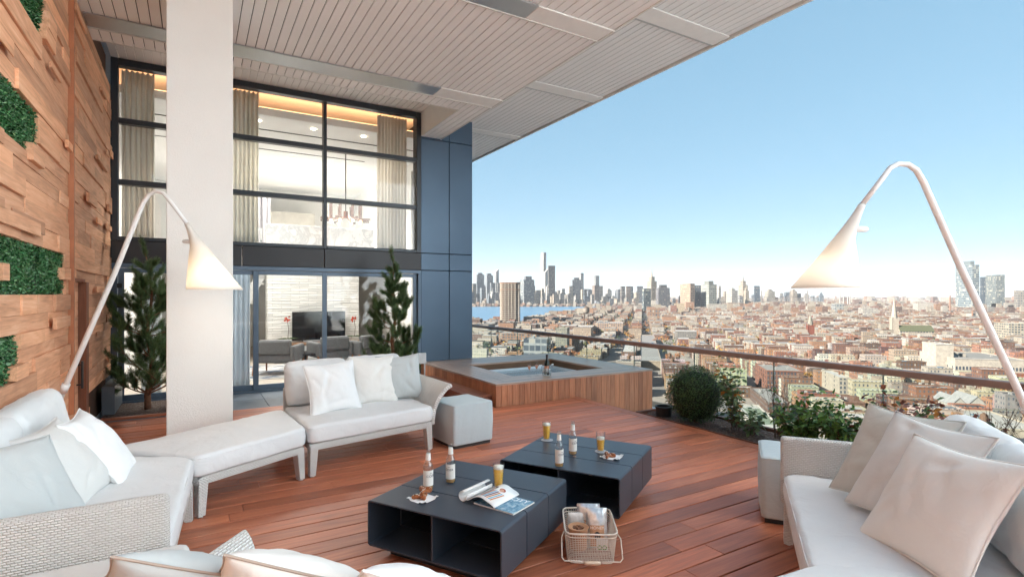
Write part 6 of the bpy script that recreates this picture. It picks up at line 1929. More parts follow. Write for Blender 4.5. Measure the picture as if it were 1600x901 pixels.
# churches
def church(label, px, yb, wb, towerh, spireh, wc, sc, navel, navew, rc, phrase, side=1):
    c = at(px, yb, GZ); d = proj(c)[2]
    t = thing('church', label, 'church', c, GROT)
    m = MB(); m.col = wc; m.box(-wb / 2, wb / 2, -wb / 2, wb / 2, 0, towerh, skip='b')
    for sx in (-1, 1):
        for sy in (-1, 1): m.box(sx * wb / 2 - .5, sx * wb / 2 + .5, sy * wb / 2 - .5, sy * wb / 2 + .5, 0, towerh + 3)
    m.build('tower', MATS['city_plain'], t, local=True)
    m = MB(); m.col = sc; r_ = wb * 0.48
    vs = [(r_ * math.cos(k * PI / 4 + .39), r_ * math.sin(k * PI / 4 + .39), towerh) for k in range(8)] + [(0, 0, towerh + spireh)]
    m.add(vs, [(k, (k + 1) % 8, 8) for k in range(8)]); m.build('spire', MATS['city_plain'], t, local=True)
    m = MB(); m.col = wc; x0 = wb / 2 if side > 0 else -wb / 2 - navel
    hh = towerh * 0.42; rh = navew * 0.42
    m.box(x0, x0 + navel, -navew / 2, navew / 2, 0, hh, skip='tb')
    for x in (x0, x0 + navel): m.add([(x, -navew / 2, hh), (x, navew / 2, hh), (x, 0, hh + rh)], [(0, 1, 2)])
    m.build('nave', MATS['city_wall_wide'], t, local=True)
    m = MB(); m.col = rc
    m.add([(x0 - .4, -navew / 2 - .6, hh - .4), (x0 + navel + .4, -navew / 2 - .6, hh - .4), (x0 + navel + .4, 0, hh + rh), (x0 - .4, 0, hh + rh), (x0 - .4, navew / 2 + .6, hh - .4), (x0 + navel + .4, navew / 2 + .6, hh - .4)], [(0, 1, 2, 3), (3, 2, 5, 4)])
    m.build('roof', MATS['city_plain'], t, local=True)
    a, b = ab(c); FOOT.append((min(a + x0, a - wb) - 2, max(a + x0 + navel, a + wb) + 2, b - navew / 2 - 3, b + navew / 2 + 3))
    MARKS.append((px, yb - 20, d, phrase))
church('white church with a tall pointed spire and a long green roof', 1397, 530, 9.5, 36, 40, (0.68, 0.62, 0.53), (0.66, 0.64, 0.58), 50, 22, (0.14, 0.16, 0.08), 'the white spired church')
church('red brick church with a pale pointed steeple', 1266, 532, 9, 26, 22, (0.33, 0.09, 0.055), (0.45, 0.44, 0.38), 22, 18, (0.40, 0.36, 0.32), 'the red brick church', -1)
# more middle-ground blocks
for s in (('warehouse', 'dark brick warehouse with a tan pitched end, right of the spired church', 1527, 536, 520, 1551, 1489, WALLC['brown brick'], ROOFC['tan'], 'city_plain', 'the dark brick warehouse'),
          ('apartment_block', 'cream office block with big windows at the right edge, behind the lamp pole', 1578, 536, 505, 1612, 1570, (0.58, 0.54, 0.44), ROOFC['white'], 'city_wall_wide', 'the cream office block'),
          ('apartment_block', 'white cubic block with a grid of windows left of the church spire', 1348, 497, 481, 1372, 1345, WALLC['white'], ROOFC['white'], 'city_wall_wide', 'the white cubic block'),
          ('apartment_block', 'cream and blue slab under the four white smokestacks', 1305, 494, 474.5, 1318, 1295, (0.42, 0.47, 0.50), ROOFC['pale grey'], 'tower_wall', 'the cream and blue slab'),
          ('factory_block', 'long pink brick factory at the foot of the blue glass tower', 1495, 492, 480, 1570, 1491, (0.50, 0.33, 0.25), ROOFC['tan'], 'city_wall_wide', 'the long pink factory'),
          ('apartment_block', 'white slabs in a row right of the church spire', 1434, 490, 474, 1462, 1430, WALLC['white'], ROOFC['white'], 'city_wall', 'the white slabs'),
          ('factory_block', 'brown brick factory behind the church spire', 1383, 494, 483, 1430, 1379, (0.42, 0.27, 0.20), ROOFC['tan'], 'city_wall_wide', 'the brown factory'),
          ('apartment_block', 'orange brick apartment block behind the autumn trees in the middle', 1317, 541, 523, 1335, 1283, (0.42, 0.19, 0.115), ROOFC['white'], 'city_wall', 'the orange apartment block'),
          ('apartment_block', 'second brick apartment block right of the orange one', 1340, 541, 526, 1353, 1336, (0.36, 0.16, 0.10), ROOFC['pale grey'], 'city_wall', None),
          ('apartment_block', 'brown brick apartment house by the avenue with a mottled front', 1016, 500, 482, 1031, 1013, (0.34, 0.21, 0.14), ROOFC['pale grey'], 'tower_wall', 'the mottled brown block'),
          ('warehouse', 'long white row of low buildings across the middle of the town', 1058, 503, 493, 1142, 1055, WALLC['white'], ROOFC['white'], 'city_wall', 'the long white row'),
          ('warehouse', 'wide white depot below the pale towers', 1106, 488, 475, 1156, 1104, (0.60, 0.58, 0.52), ROOFC['pale grey'], 'city_wall_wide', 'the white depot'),
          ('apartment_block', 'cream square block left of the peach tower', 1054, 491, 474, 1070, 1050, (0.62, 0.52, 0.38), ROOFC['pale grey'], 'city_wall', 'the cream square block'),
          ('warehouse', 'white shed on the river bank at the end of the avenue', 990, 487, 478, 1004, 984, WALLC['white'], ROOFC['white'], 'city_plain', 'the white riverside shed')):
    landmark(s[0], s[1], 'building', s[2], s[3], s[4], s[5], s[6], s[7], s[8], s[9], ('vents',) if rng.random() < .5 else ('bulkhead',), s[10], depth=None if s[0] in ('warehouse',) and s[2] == 1527 else 40)
# water tower on legs
c = at(916, 520, GZ)
t = thing('water_tower', 'steel water tower on tall legs above the frame factories', 'water tower', c, GROT)
d = proj(c)[2]
zt = lambda y: H + (460 - y) * d / 840 - GZ
m = MB(); rr_ = 5.0 * d / 840; m.col = (0.52, 0.47, 0.42); m.lathe([(0.1, zt(490)), (rr_ * .7, zt(489)), (rr_, zt(487)), (rr_, zt(481))], 20); m.build('tank', MATS['city_plain'], t, local=True, smooth=True)
m = MB(); m.col = (0.22, 0.16, 0.13); m.lathe([(rr_ * 1.06, zt(481)), (0.2, zt(477.5))], 20); m.build('cap', MATS['city_plain'], t, local=True)
for k in range(4):
    m = MB(); m.col = (0.20, 0.13, 0.10); an = PI / 4 + k * PI / 2; m.tube([(rr_ * 1.0 * math.cos(an), rr_ * 1.0 * math.sin(an), 0), (rr_ * .8 * math.cos(an), rr_ * .8 * math.sin(an), zt(488))], 0.55, 6); m.build('leg', MATS['city_plain'], t, local=True)
MARKS.append((916, 490, d, 'the water tower'))
a, b = ab(c)

# --- the concrete tower under construction
def frame_tower():
    c = at(797, 508, GZ); d = proj(c)[2]
    zt_ = H + (460 - 441) * d / 840 - GZ
    t = thing('tower_shell', 'round cornered concrete tower under construction with brown top netting, in front of the river', 'tower', c, -YAW)
    W = 31.5 * d / 840
    n = 21; dz = zt_ / n
    m = MB(); m.col = (1.0, 0.86, 0.72)
    def rnd(s): return [(W / 2 * s * x, W / 2 * s * y * 0.8) for x, y in rounded_square(28, 5)]
    for k in range(n): m.prism(rnd(1.0), k * dz, k * dz + 1.5)
    m.build('slabs', MATS['city_plain'], t, local=True)
    m = MB(); m.col = (1.0, 0.88, 0.76)
    for x, y in rounded_square(20, 5): m.box(x * W * .485 - .9, x * W * .485 + .9, y * W * .4 - .6, y * W * .4 + .6, 0, zt_ - 1)
    m.build('columns', MATS['city_plain'], t, local=True)
    m = MB(); m.col = (0.45, 0.33, 0.26); m.prism(rnd(0.82), 0, zt_ - 2); m.build('core', MATS['city_plain'], t, local=True)
    m = MB(); m.col = (0.75, 0.38, 0.24); m.prism(rnd(1.04), zt_ - 2.0, zt_); m.prism(rnd(1.03), zt_ - 18.5, zt_ - 17.2); m.build('netting', MATS['city_plain'], t, local=True)
    MARKS.append((797, 475, d, 'the concrete tower')); a, b = ab(c); FOOT.append((a - 40, a + 40, b - 40, b + 40))
frame_tower()
# --- towers of the skyline: columns, top row, distance
def tower(label, x0, x1, yt, d, wc, wm='tower_wall', split=0.35, crown=None, phrase=None, group=None, name='skyscraper'):
    xm = (x0 + x1) / 2
    r_ = ray(xm, 460); p = Vector((r_.x * d, r_.y * d, GZ))
    W = (x1 - x0) * d / 840; h = H + (460 - yt) * d / 840 - GZ
    az = math.atan2(-p.y, -p.x)                       # towards the viewer
    # turned so that a narrow left flank takes the sun
    f = W * (1 - split); s = W * split
    ang = R(20 + 20 * split)
    w = f / math.cos(ang); dp = s / math.sin(ang)
    fr = az - PI / 2 * 0 
    rz = (az + PI / 2) - ang * -1 if False else az + PI / 2 + ang
    t = thing(name, label, 'skyscraper', p, rz, group)
    m = MB(); m.col = wc; hh = h
    if crown == 'slant':
        vs = [(-w / 2, -dp / 2, 0), (w / 2, -dp / 2, 0), (w / 2, dp / 2, 0), (-w / 2, dp / 2, 0), (-w / 2, -dp / 2, h - w * .9), (w / 2, -dp / 2, h), (w / 2, dp / 2, h), (-w / 2, dp / 2, h - w * .9)]
        m.add(vs, [(0, 1, 5, 4), (1, 2, 6, 5), (2, 3, 7, 6), (3, 0, 4, 7), (4, 5, 6, 7)], [[(0, 0), (w, 0), (w, h), (0, h)]] * 4 + [[(0, 0)] * 4])
    else:
        if crown == 'setback': hh = h * 0.86
        m.box(-w / 2, w / 2, -dp / 2, dp / 2, 0, hh)
    m.build('shaft', MATS[wm], t, local=True)
    if crown == 'setback':
        m = MB(); m.col = wc; m.box(-w * .3, w * .3, -dp * .3, dp * .3, hh, h * .95); m.box(-w * .16, w * .16, -dp * .16, dp * .16, h * .95, h); m.build('crown', MATS[wm], t, local=True)
    elif crown == 'spire':
        m = MB(); m.col = wc; m.box(-w * .3, w * .3, -dp * .3, dp * .3, hh, hh + W * .45); m.build('crown', MATS[wm], t, local=True)
        m = MB(); m.col = wc; m.tube([(0, 0, hh + W * .45), (0, 0, hh + W * 1.3)], [W * .1, W * .01], 6); m.build('spire', MATS['city_plain'], t, local=True)
    elif crown == 'box':
        m = MB(); m.col = tuple(c_ * .6 for c_ in wc); m.box(-w * .28, w * .3, -dp * .3, dp * .3, hh, hh + W * .22); m.build('plant_room', MATS['city_plain'], t, local=True)
    if phrase: MARKS.append((xm, yt + 8, d, phrase))
    return t
DK, BL, WH, BE, GL = (0.17, 0.20, 0.25), (0.28, 0.34, 0.42), (0.70, 0.70, 0.70), (0.54, 0.47, 0.39), (0.36, 0.46, 0.55)
for s in (('slender white tower, tallest on the skyline', 845, 853.5, 394.7, 4700, WH, 'tower_wall', 0.5, None, 'the tallest white tower'),
          ('dark flat topped tower right of the tallest one', 856, 867.5, 415, 3850, (0.10, 0.09, 0.09), 'tower_wall', 0.12, None, 'the dark flat topped tower'),
          ('tower with a slanted white crown at the left of the skyline', 772.5, 779.5, 420, 4900, WH, 'glass_tower', 0.4, 'slant', 'the slant topped tower'),
          ('wide slab with a white left flank beside the concrete tower', 812.5, 835, 437, 3700, (0.40, 0.47, 0.50), 'glass_tower', 0.28, None, 'the wide white flanked slab'),
          ('dark box topped office behind the wide slab', 819, 831, 431.5, 4300, DK, 'tower_wall', 0.2, None, None),
          ('bright white wedge between the tallest tower and the dark one', 849.5, 857, 420, 4500, (0.75, 0.75, 0.74), 'city_plain', 0.3, 'slant', None),
          ('slim white and blue tower in the middle of the skyline', 903.5, 912, 426.5, 4900, WH, 'glass_tower', 0.5, None, 'the slim white and blue tower'),
          ('dark block in front of the slim white and blue tower', 893, 908, 437, 4300, DK, 'tower_wall', 0.15, 'box', None),
          ('slim blue topped tower standing alone right of the skyline middle', 928, 936.5, 430.5, 4800, (0.45, 0.48, 0.5), 'glass_tower', 0.35, None, 'the lone slim tower'),
          ('broad dark tower at the left end of the skyline', 743.5, 756.5, 429, 4300, BL, 'tower_wall', 0.15, 'box', 'the broad dark tower'),
          ('twin slab right of the broad dark tower', 757, 770.5, 430, 4500, BL, 'tower_wall', 0.3, 'box', None),
          ('dark green tower at the head of the avenue', 1003.5, 1017, 450.5, 2350, (0.15, 0.20, 0.19), 'glass_tower', 0.2, None, 'the dark green tower'),
          ('cream stepped tower with a spire behind the dark green one', 1011, 1026, 439, 3000, (0.62, 0.54, 0.43), 'tower_wall', 0.45, 'spire', 'the cream spired tower'),
          ('blue brown tower right of the cream spired one', 1025, 1046, 449.5, 2900, (0.22, 0.22, 0.25), 'tower_wall', 0.2, 'box', None),
          ('big peach tower with a notched top', 1063, 1085, 443, 2700, (0.60, 0.42, 0.30), 'tower_wall', 0.7, None, 'the big peach tower'),
          ('dark blue slab at the right shoulder of the peach tower', 1084, 1095, 445.5, 2750, (0.09, 0.13, 0.19), 'tower_wall', 0.1, None, None),
          ('pale green and white apartment tower', 1096, 1119, 444, 2700, (0.50, 0.55, 0.52), 'tower_wall', 0.5, 'box', 'the pale green tower'),
          ('thin white tower beside the pale green one', 1119.5, 1126.5, 446.5, 2800, WH, 'tower_wall', 0.5, None, None),
          ('white stepped towers left of the bridge', 1135, 1152, 449.5, 3400, (0.62, 0.60, 0.56), 'tower_wall', 0.5, 'setback', None),
          ('beige peaked tower left of the dark bridge tower', 1154, 1168, 445, 3500, BE, 'tower_wall', 0.5, 'spire', None),
          ('lone dark blue tower over the bridge', 1178, 1187, 446.5, 3300, (0.07, 0.12, 0.19), 'tower_wall', 0.15, None, 'the lone dark blue tower'),
          ('pale block cluster right of the lone dark blue tower', 1195, 1210, 451.5, 3600, (0.52, 0.50, 0.44), 'tower_wall', 0.4, 'setback', None),
          ('tan tower peeking under the right lamp shade', 1234.5, 1245, 451.5, 3700, BE, 'tower_wall', 0.4, 'setback', None),
          ('tall light blue glass tower behind the right lamp pole', 1497, 1525.5, 414.5, 2250, (0.42, 0.55, 0.62), 'glass_tower', 0.72, 'box', 'the light blue glass tower'),
          ('grey green glass tower, higher of the pair at right', 1543.5, 1566, 429.5, 2600, (0.30, 0.36, 0.34), 'glass_tower', 0.55, None, 'the grey green tower'),
          ('dark blue stepped tower left of the grey green one', 1533, 1545, 432.5, 2650, (0.06, 0.11, 0.17), 'tower_wall', 0.15, None, None),
          ('pale office tower at the right edge of the skyline', 1587, 1603, 453.5, 2400, (0.36, 0.34, 0.31), 'tower_wall', 0.3, None, None)):
    tower(*s)
MARKS.append((1320, 458, 3600, 'the four smokestacks'))
for k, x in enumerate((1312.5, 1318.0, 1324.5, 1328.0)):
    r_ = ray(x, 460); d = 3500; p = Vector((r_.x * d, r_.y * d, GZ))
    m = MB(); m.col = (0.70, 0.68, 0.66); hh = H + (460 - 452) * d / 840 - GZ; m.tube([(p.x, p.y, GZ), (p.x, p.y, GZ + hh)], [4.4, 3.2], 12)
    tag(m.build('smokestack', MATS['city_plain']), ['leftmost', 'second from left', 'third from left', 'rightmost'][k] + ' of the four white smokestacks', 'smokestack', 'smokestacks')
for x, y0, y1, lab, cc in ((1484.5, 461, 493, 'white topped brick chimney left of the blue glass tower', (0.50, 0.30, 0.22)), (1519.5, 485, 501, 'short brick chimney below the long pink factory', (0.45, 0.25, 0.17))):
    c = at(x, y1, GZ); d = proj(c)[2]; m = MB(); m.col = cc; m.tube([c, c + Vector((0, 0, (y1 - y0) * d / 840))], [2.8, 1.9], 12)
    tag(m.build('chimney_stack', MATS['city_plain']), lab, 'chimney')
# bridge
def bridge():
    d = 3450
    P = lambda x, z: Vector((ray(x, 460).x * d, ray(x, 460).y * d, z))
    z0, z1 = GZ + 32, GZ + 44
    t = thing('bridge', 'long pale truss bridge across the river under the distant towers', 'bridge', P(1200, GZ))
    m = MB(); m.col = (0.40, 0.36, 0.33); m.tube([P(1120, z0), P(1280, z0)], 2.6, 4); m.build('deck', MATS['city_plain'], t)
    m = MB(); m.col = (0.48, 0.44, 0.41)
    pk = [1150, 1190, 1235, 1262]
    def top(x): return z1 + 30 * max(math.exp(-abs(x - q) / 9) for q in pk)
    xs = [1122 + 4 * k for k in range(40)]
    for a_, b_ in zip(xs, xs[1:]): m.tube([P(a_, top(a_)), P(b_, top(b_))], 1.4, 4); m.tube([P(a_, z0), P(b_, top(b_))], 1.1, 4); m.tube([P(a_, z0), P(a_, top(a_))], 1.1, 4)
    m.build('truss', MATS['city_plain'], t)
    for q in pk:
        m = MB(); m.col = (0.45, 0.41, 0.38); m.tube([P(q, GZ), P(q, z0 + 70)], 4.2, 4); m.build('pier', MATS['city_plain'], t)
    MARKS.append((1205, 464, d, 'the truss bridge'))
bridge()
# --- labels that single out one building among its likes
USED = set()
def relation(px, py, d, k=0):
    ms = sorted(MARKS, key=lambda q: math.hypot(q[0] - px, (q[1] - py) * 2.2))
    q = ms[k]
    dx, dy = px - q[0], py - q[1]
    if abs(dx) > 1.2 * abs(dy) + 6: s = ('right of ' if dx > 0 else 'left of ')
    else: s = ('behind ' if d > q[2] else 'in front of ')
    return s + q[3]
def unique(core, p):
    px, py, d = proj(p)
    tries = [core + ' ' + relation(px, py, d, 0), core + ' ' + relation(px, py, d, 1)]
    tries += [core + ' ' + relation(px, py, d, i) + ' and ' + relation(px, py, d, j) for i in range(3) for j in range(i + 1, 5)]
    tries += [core + ' ' + relation(px, py, d, i) for i in range(2, 9)]
    for s in tries:
        if s not in USED and len(s.split()) <= 16: USED.add(s); return s
    s = core.replace(' storey', '').replace(' and ', ' ') + ' ' + relation(px, py, d, 0)
    return ' '.join(s.split()[:16])
# skyline filler towers, each one a thing
r5 = random.Random(21)
tones = {'blue grey': BL, 'dark': DK, 'pale': (0.50, 0.50, 0.50), 'beige': BE, 'white': WH, 'brown': (0.33, 0.25, 0.21), 'cream': (0.58, 0.52, 0.43), 'steel blue': (0.18, 0.25, 0.33)}
def filler(x_lo, x_hi, n, ylo, yhi, d0, d1, left):
    for k in range(n):
        x = x_lo + (x_hi - x_lo) * (k + r5.random()) / n
        w = r5.uniform(4.5, 11)
        d = r5.uniform(d0, d1)
        y = ylo + (yhi - ylo) * (r5.random() ** 1.5)
        if x > 900: y += 3.0
        tn = r5.choice(list(tones))
        cr = r5.choice((None, None, None, 'box', 'setback', 'spire' if r5.random() < .35 else None))
        wd = 'slender' if w < 6 else ('broad' if w > 9 else 'plain')
        core = '%s %s tower%s' % (wd, tn, {'box': ' with a plant room on top', 'setback': ' with a stepped top', 'spire': ' with a thin mast', None: ' with a flat top'}[cr])
        rr0 = ray(x, 460); pp = Vector((rr0.x * d, rr0.y * d, H + (460 - y) * d / 840))
        tower(unique(core, pp), x - w / 2, x + w / 2, y, d, tones[tn], r5.choice(('tower_wall', 'tower_wall', 'glass_tower')), r5.uniform(0.12, 0.5), cr, None, 'towers of the skyline')
filler(733, 1000, 62, 460, 441, 3750, 4600, True)
filler(735, 1000, 40, 470, 455, 3640, 3760, True)
filler(1030, 1175, 16, 466, 450, 3000, 3900, False)
filler(1170, 1290, 14, 463, 452, 3700, 4800, False)
# --- parked cars on the lot below the orange factory
def cars():
    r = random.Random(13); first = {}
    paints = {'white': (0.75, 0.75, 0.75), 'silver': (0.45, 0.46, 0.48), 'black': (0.02, 0.02, 0.022), 'dark blue': (0.03, 0.06, 0.14), 'red': (0.40, 0.03, 0.03)}
    base = at(742, 566, GZ)
    a0, b0 = ab(base)
    for i in range(9):
        for j in range(4):
            nm = r.choice(list(paints))
            if r.random() < .15: continue
            p = world_of(a0 + i * 6.4 + r.uniform(-.3, .3), b0 + j * 11 + (j % 2) * -4.5)
            if nm not in first:
                t = thing('parked_car', nm + ' car parked on the open lot below the orange brick factory', 'car', p, GROT, 'cars on the parking lot')
                m = MB(); m.T = None
                m.prism([(-0.9, -2.2), (0.9, -2.2), (0.9, 2.2), (-0.9, 2.2)], 0.35, 0.85)
                m.build('body', plain('car_' + nm, paints[nm], 0.25), t, local=True, bevel=0.12)
                m = MB(); m.add([(-.85, -1.2, .85), (.85, -1.2, .85), (.85, 1.7, .85), (-.85, 1.7, .85), (-.65, -.5, 1.45), (.65, -.5, 1.45), (.65, 1.1, 1.45), (-.65, 1.1, 1.45)], [(0, 1, 5, 4), (1, 2, 6, 5), (2, 3, 7, 6), (3, 0, 4, 7), (4, 5, 6, 7)])
                m.build('cabin', winm, t, local=True)
                for sx in (-1, 1):
                    for sy in (-1.4, 1.4):
                        m = MB(); m.tube([(sx * .95, sy, .33), (sx * .72, sy, .33)], .33, 12); m.build('wheel', plain('tyre', (0.015, 0.015, 0.015), 0.8), t, local=True)
                first[nm] = t
            else:
                t = copy_tree(first[nm]); t.location = p
                t.rotation_euler = (0, 0, GROT + r.uniform(-.04, .04))
    FOOT.append((a0 - 5, a0 + 62, b0 - 5, b0 + 45))
cars()
# --- blocks of houses
def lots():
    out = []
    r = random.Random(77)
    BA, BB, SA, SB = 62, 150, 19, 17
    for ia in range(-22, 46):
        for ib in range(0, 26):
            a0 = 18 + ia * (BA + SA); b0 = 120 + ib * (BB + SB)
            cpx = proj(world_of(a0 + BA / 2, b0 + BB / 2))
            if cpx[2] < 150 or not (650 < cpx[0] < 1720): continue
            big = r.random() < 0.10
            for side in (0, 1):
                b = b0
                while b < b0 + BB - 5:
                    w = r.choice((7.5, 8, 9, 11, 14)) if not big else r.uniform(18, 34)
                    w = min(w, b0 + BB - b)
                    dep = r.uniform(15, 23) if not big else 30
                    a = a0 + dep / 2 if side == 0 else a0 + BA - dep / 2
                    st = r.choice((2, 3, 3, 3, 4, 4, 5)) if not big else r.choice((1, 2, 3, 4, 6))
                    if r.random() < 0.93: out.append((a, b + w / 2, dep, w - 0.15, st, big))
                    b += w
    return out
def taken(a, b, W, D):
    return any(a + W / 2 > f[0] and a - W / 2 < f[1] and b + D / 2 > f[2] and b - D / 2 < f[3] for f in FOOT)
names_w = list(WALLC); wts = [11, 20, 20, 22, 14, 3, 9, 1, 0, 1, 12]
names_r = list(ROOFC); rts = [22, 18, 20, 12, 20, 5, 3]
def houses():
    r = random.Random(5)
    near, far_ = [], []
    for L in lots():
        a, b, W, D, st, big = L
        p = world_of(a, b, GZ + 5)
        px, py, d = proj(p)
        if not (700 < px < 1680) or d > 3600 or on_water(p): continue
        if px < 742 and d < 1200: continue
        if taken(a, b, W, D): continue
        c = (a, b, W, D, st, big, px, py, d, r.choices(names_w, wts)[0], r.choices(names_r, rts)[0], r.random())
        # what the photo can show: clear of the tub, the plants and the sofa
        vis = (745 < px < 1615) and py < 700 and not (px < 1030 and py > 578) and not (1050 < px < 1135 and py > 600)
        (near if vis else far_).append(c)
    near.sort(key=lambda q: q[8])
    cut = 250
    stuff = near[cut:] + [q for q in far_ if q[8] > 300]
    for (a, b, W, D, st, big, px, py, d, wn_, rn, rf) in near[:cut]:
        h = st * 3.3 + 1.3
        feats = []
        if rf < 0.22: feats = ['bulkhead']
        elif rf < 0.42: feats = ['chimneys']
        elif rf < 0.50: feats = ['water tank']
        elif rf < 0.72: feats = ['vents']
        elif rf < 0.80: feats = ['skylight']
        num = {1: 'one', 2: 'two', 3: 'three', 4: 'four', 5: 'five', 6: 'six'}[st]
        core = '%s %s storey %s with %s roof%s' % (wn_, num, 'block' if big else 'house', rn, {(): '', ('bulkhead',): ' and bulkhead', ('chimneys',): ' and chimney', ('water tank',): ' and water tank', ('vents',): ' and vents', ('skylight',): ' and skylight'}[tuple(feats)])
        lab = unique(core, world_of(a, b, GZ + h))
        building('warehouse' if big and st < 3 else ('apartment_block' if big else 'row_house'), lab, 'building', a, b, W, D, h, tuple(c * r.uniform(.85, 1.12) for c in WALLC[wn_]), ROOFC[rn], feats, 'houses of the city below', 'city_wall_wide' if big else 'city_wall')
    m = MB(); m2 = MB()
    for (a, b, W, D, st, big, px, py, d, wn_, rn, rf) in stuff:
        h = st * 3.3 + 1.3
        if d > 1800 and r.random() < 0.05: h += r.uniform(8, 25)
        p = world_of(a, b)
        T = Matrix.Translation(p) @ Matrix.Rotation(GROT, 4, 'Z')
        m.T = T; m2.T = T
        k = r.uniform(.85, 1.12)
        m.col = tuple(c * k for c in WALLC[wn_]); m.box(-W / 2, W / 2, -D / 2, D / 2, 0, h, skip='tb')
        m2.col = ROOFC[rn]; m2.box(-W / 2, W / 2, -D / 2, D / 2, h - 0.3, h + 0.15, skip='b')
        if rf < 0.4: m2.col = WALLC[r.choices(names_w, wts)[0]]; x, y = r.uniform(-.25, .25) * W, r.uniform(-.25, .25) * D; m2.box(x - 1.5, x + 1.5, y - 2, y + 2, h + .15, h + 2.6, skip='b')
    # the far plain past the last streets
    for _ in range(1500):
        px = r.uniform(1000, 1640); d = r.uniform(3600, 9000)
        q = ray(px, 460); p = Vector((q.x * d, q.y * d, GZ)); h = r.choice((8, 10, 12, 14, 18, 26)) * (1 if r.random() < .85 else 2.2); W, D = r.uniform(12, 60), r.uniform(12, 50)
        T = Matrix.Translation(p) @ Matrix.Rotation(GROT + r.uniform(-.3, .3), 4, 'Z'); m.T = T; m2.T = T
        m.col = WALLC[r.choices(names_w, wts)[0]]; m.box(-W / 2, W / 2, -D / 2, D / 2, 0, h, skip='tb'); m2.col = ROOFC[r.choices(names_r, rts)[0]]; m2.box(-W / 2, W / 2, -D / 2, D / 2, h - .3, h + .15, skip='b')
    o = m.build('distant_houses', MATS['city_wall']); tag(o, 'mass of distant low houses running to the horizon', 'houses', None, 'stuff')
    o = m2.build('distant_roofs', MATS['city_plain']); tag(o, 'pale flat roofs of the distant houses', 'roofs', None, 'stuff')
    print('LOTS', len(near), len(stuff))
houses()
# --- street trees in autumn colours
def tree_mesh(name, cols, n, seed, rad, hgt):
    r = random.Random(seed); m = MB()
    lobes = [(Vector((r.uniform(-.5, .5) * rad, r.uniform(-.5, .5) * rad, hgt * r.uniform(.45, .85))), rad * r.uniform(.45, .75)) for _ in range(7)]
    for _ in range(n):
        c_, q = r.choice(lobes)
        v = Vector((r.gauss(0, 1), r.gauss(0, 1), r.gauss(0, .8))); v = v.normalized() * q * r.random() ** 0.45
        k = r.uniform(.55, 1.35); cc = r.choice(cols); m.col = tuple(min(1, x * k) for x in cc)
        m.leaf(c_ + v, Vector((r.gauss(0, 1), r.gauss(0, 1), r.gauss(0, .6))), Vector((0, 0, 1)), rad * .26, rad * .20)
    return m
def leaf_c(t):
    a = t.new('Attribute', attribute_name='Col'); t.base(a.outputs['Color']); t.set(Roughness=0.7)
leaf_city = M('street_leaf', leaf_c)
KINDS = {'orange': [(0.30, 0.105, 0.018), (0.22, 0.085, 0.018)], 'golden': [(0.31, 0.165, 0.022), (0.25, 0.13, 0.02)], 'rust': [(0.24, 0.09, 0.03), (0.17, 0.08, 0.03)], 'olive': [(0.10, 0.11, 0.03), (0.15, 0.13, 0.04)], 'dark green': [(0.03, 0.06, 0.02), (0.05, 0.08, 0.03)]}
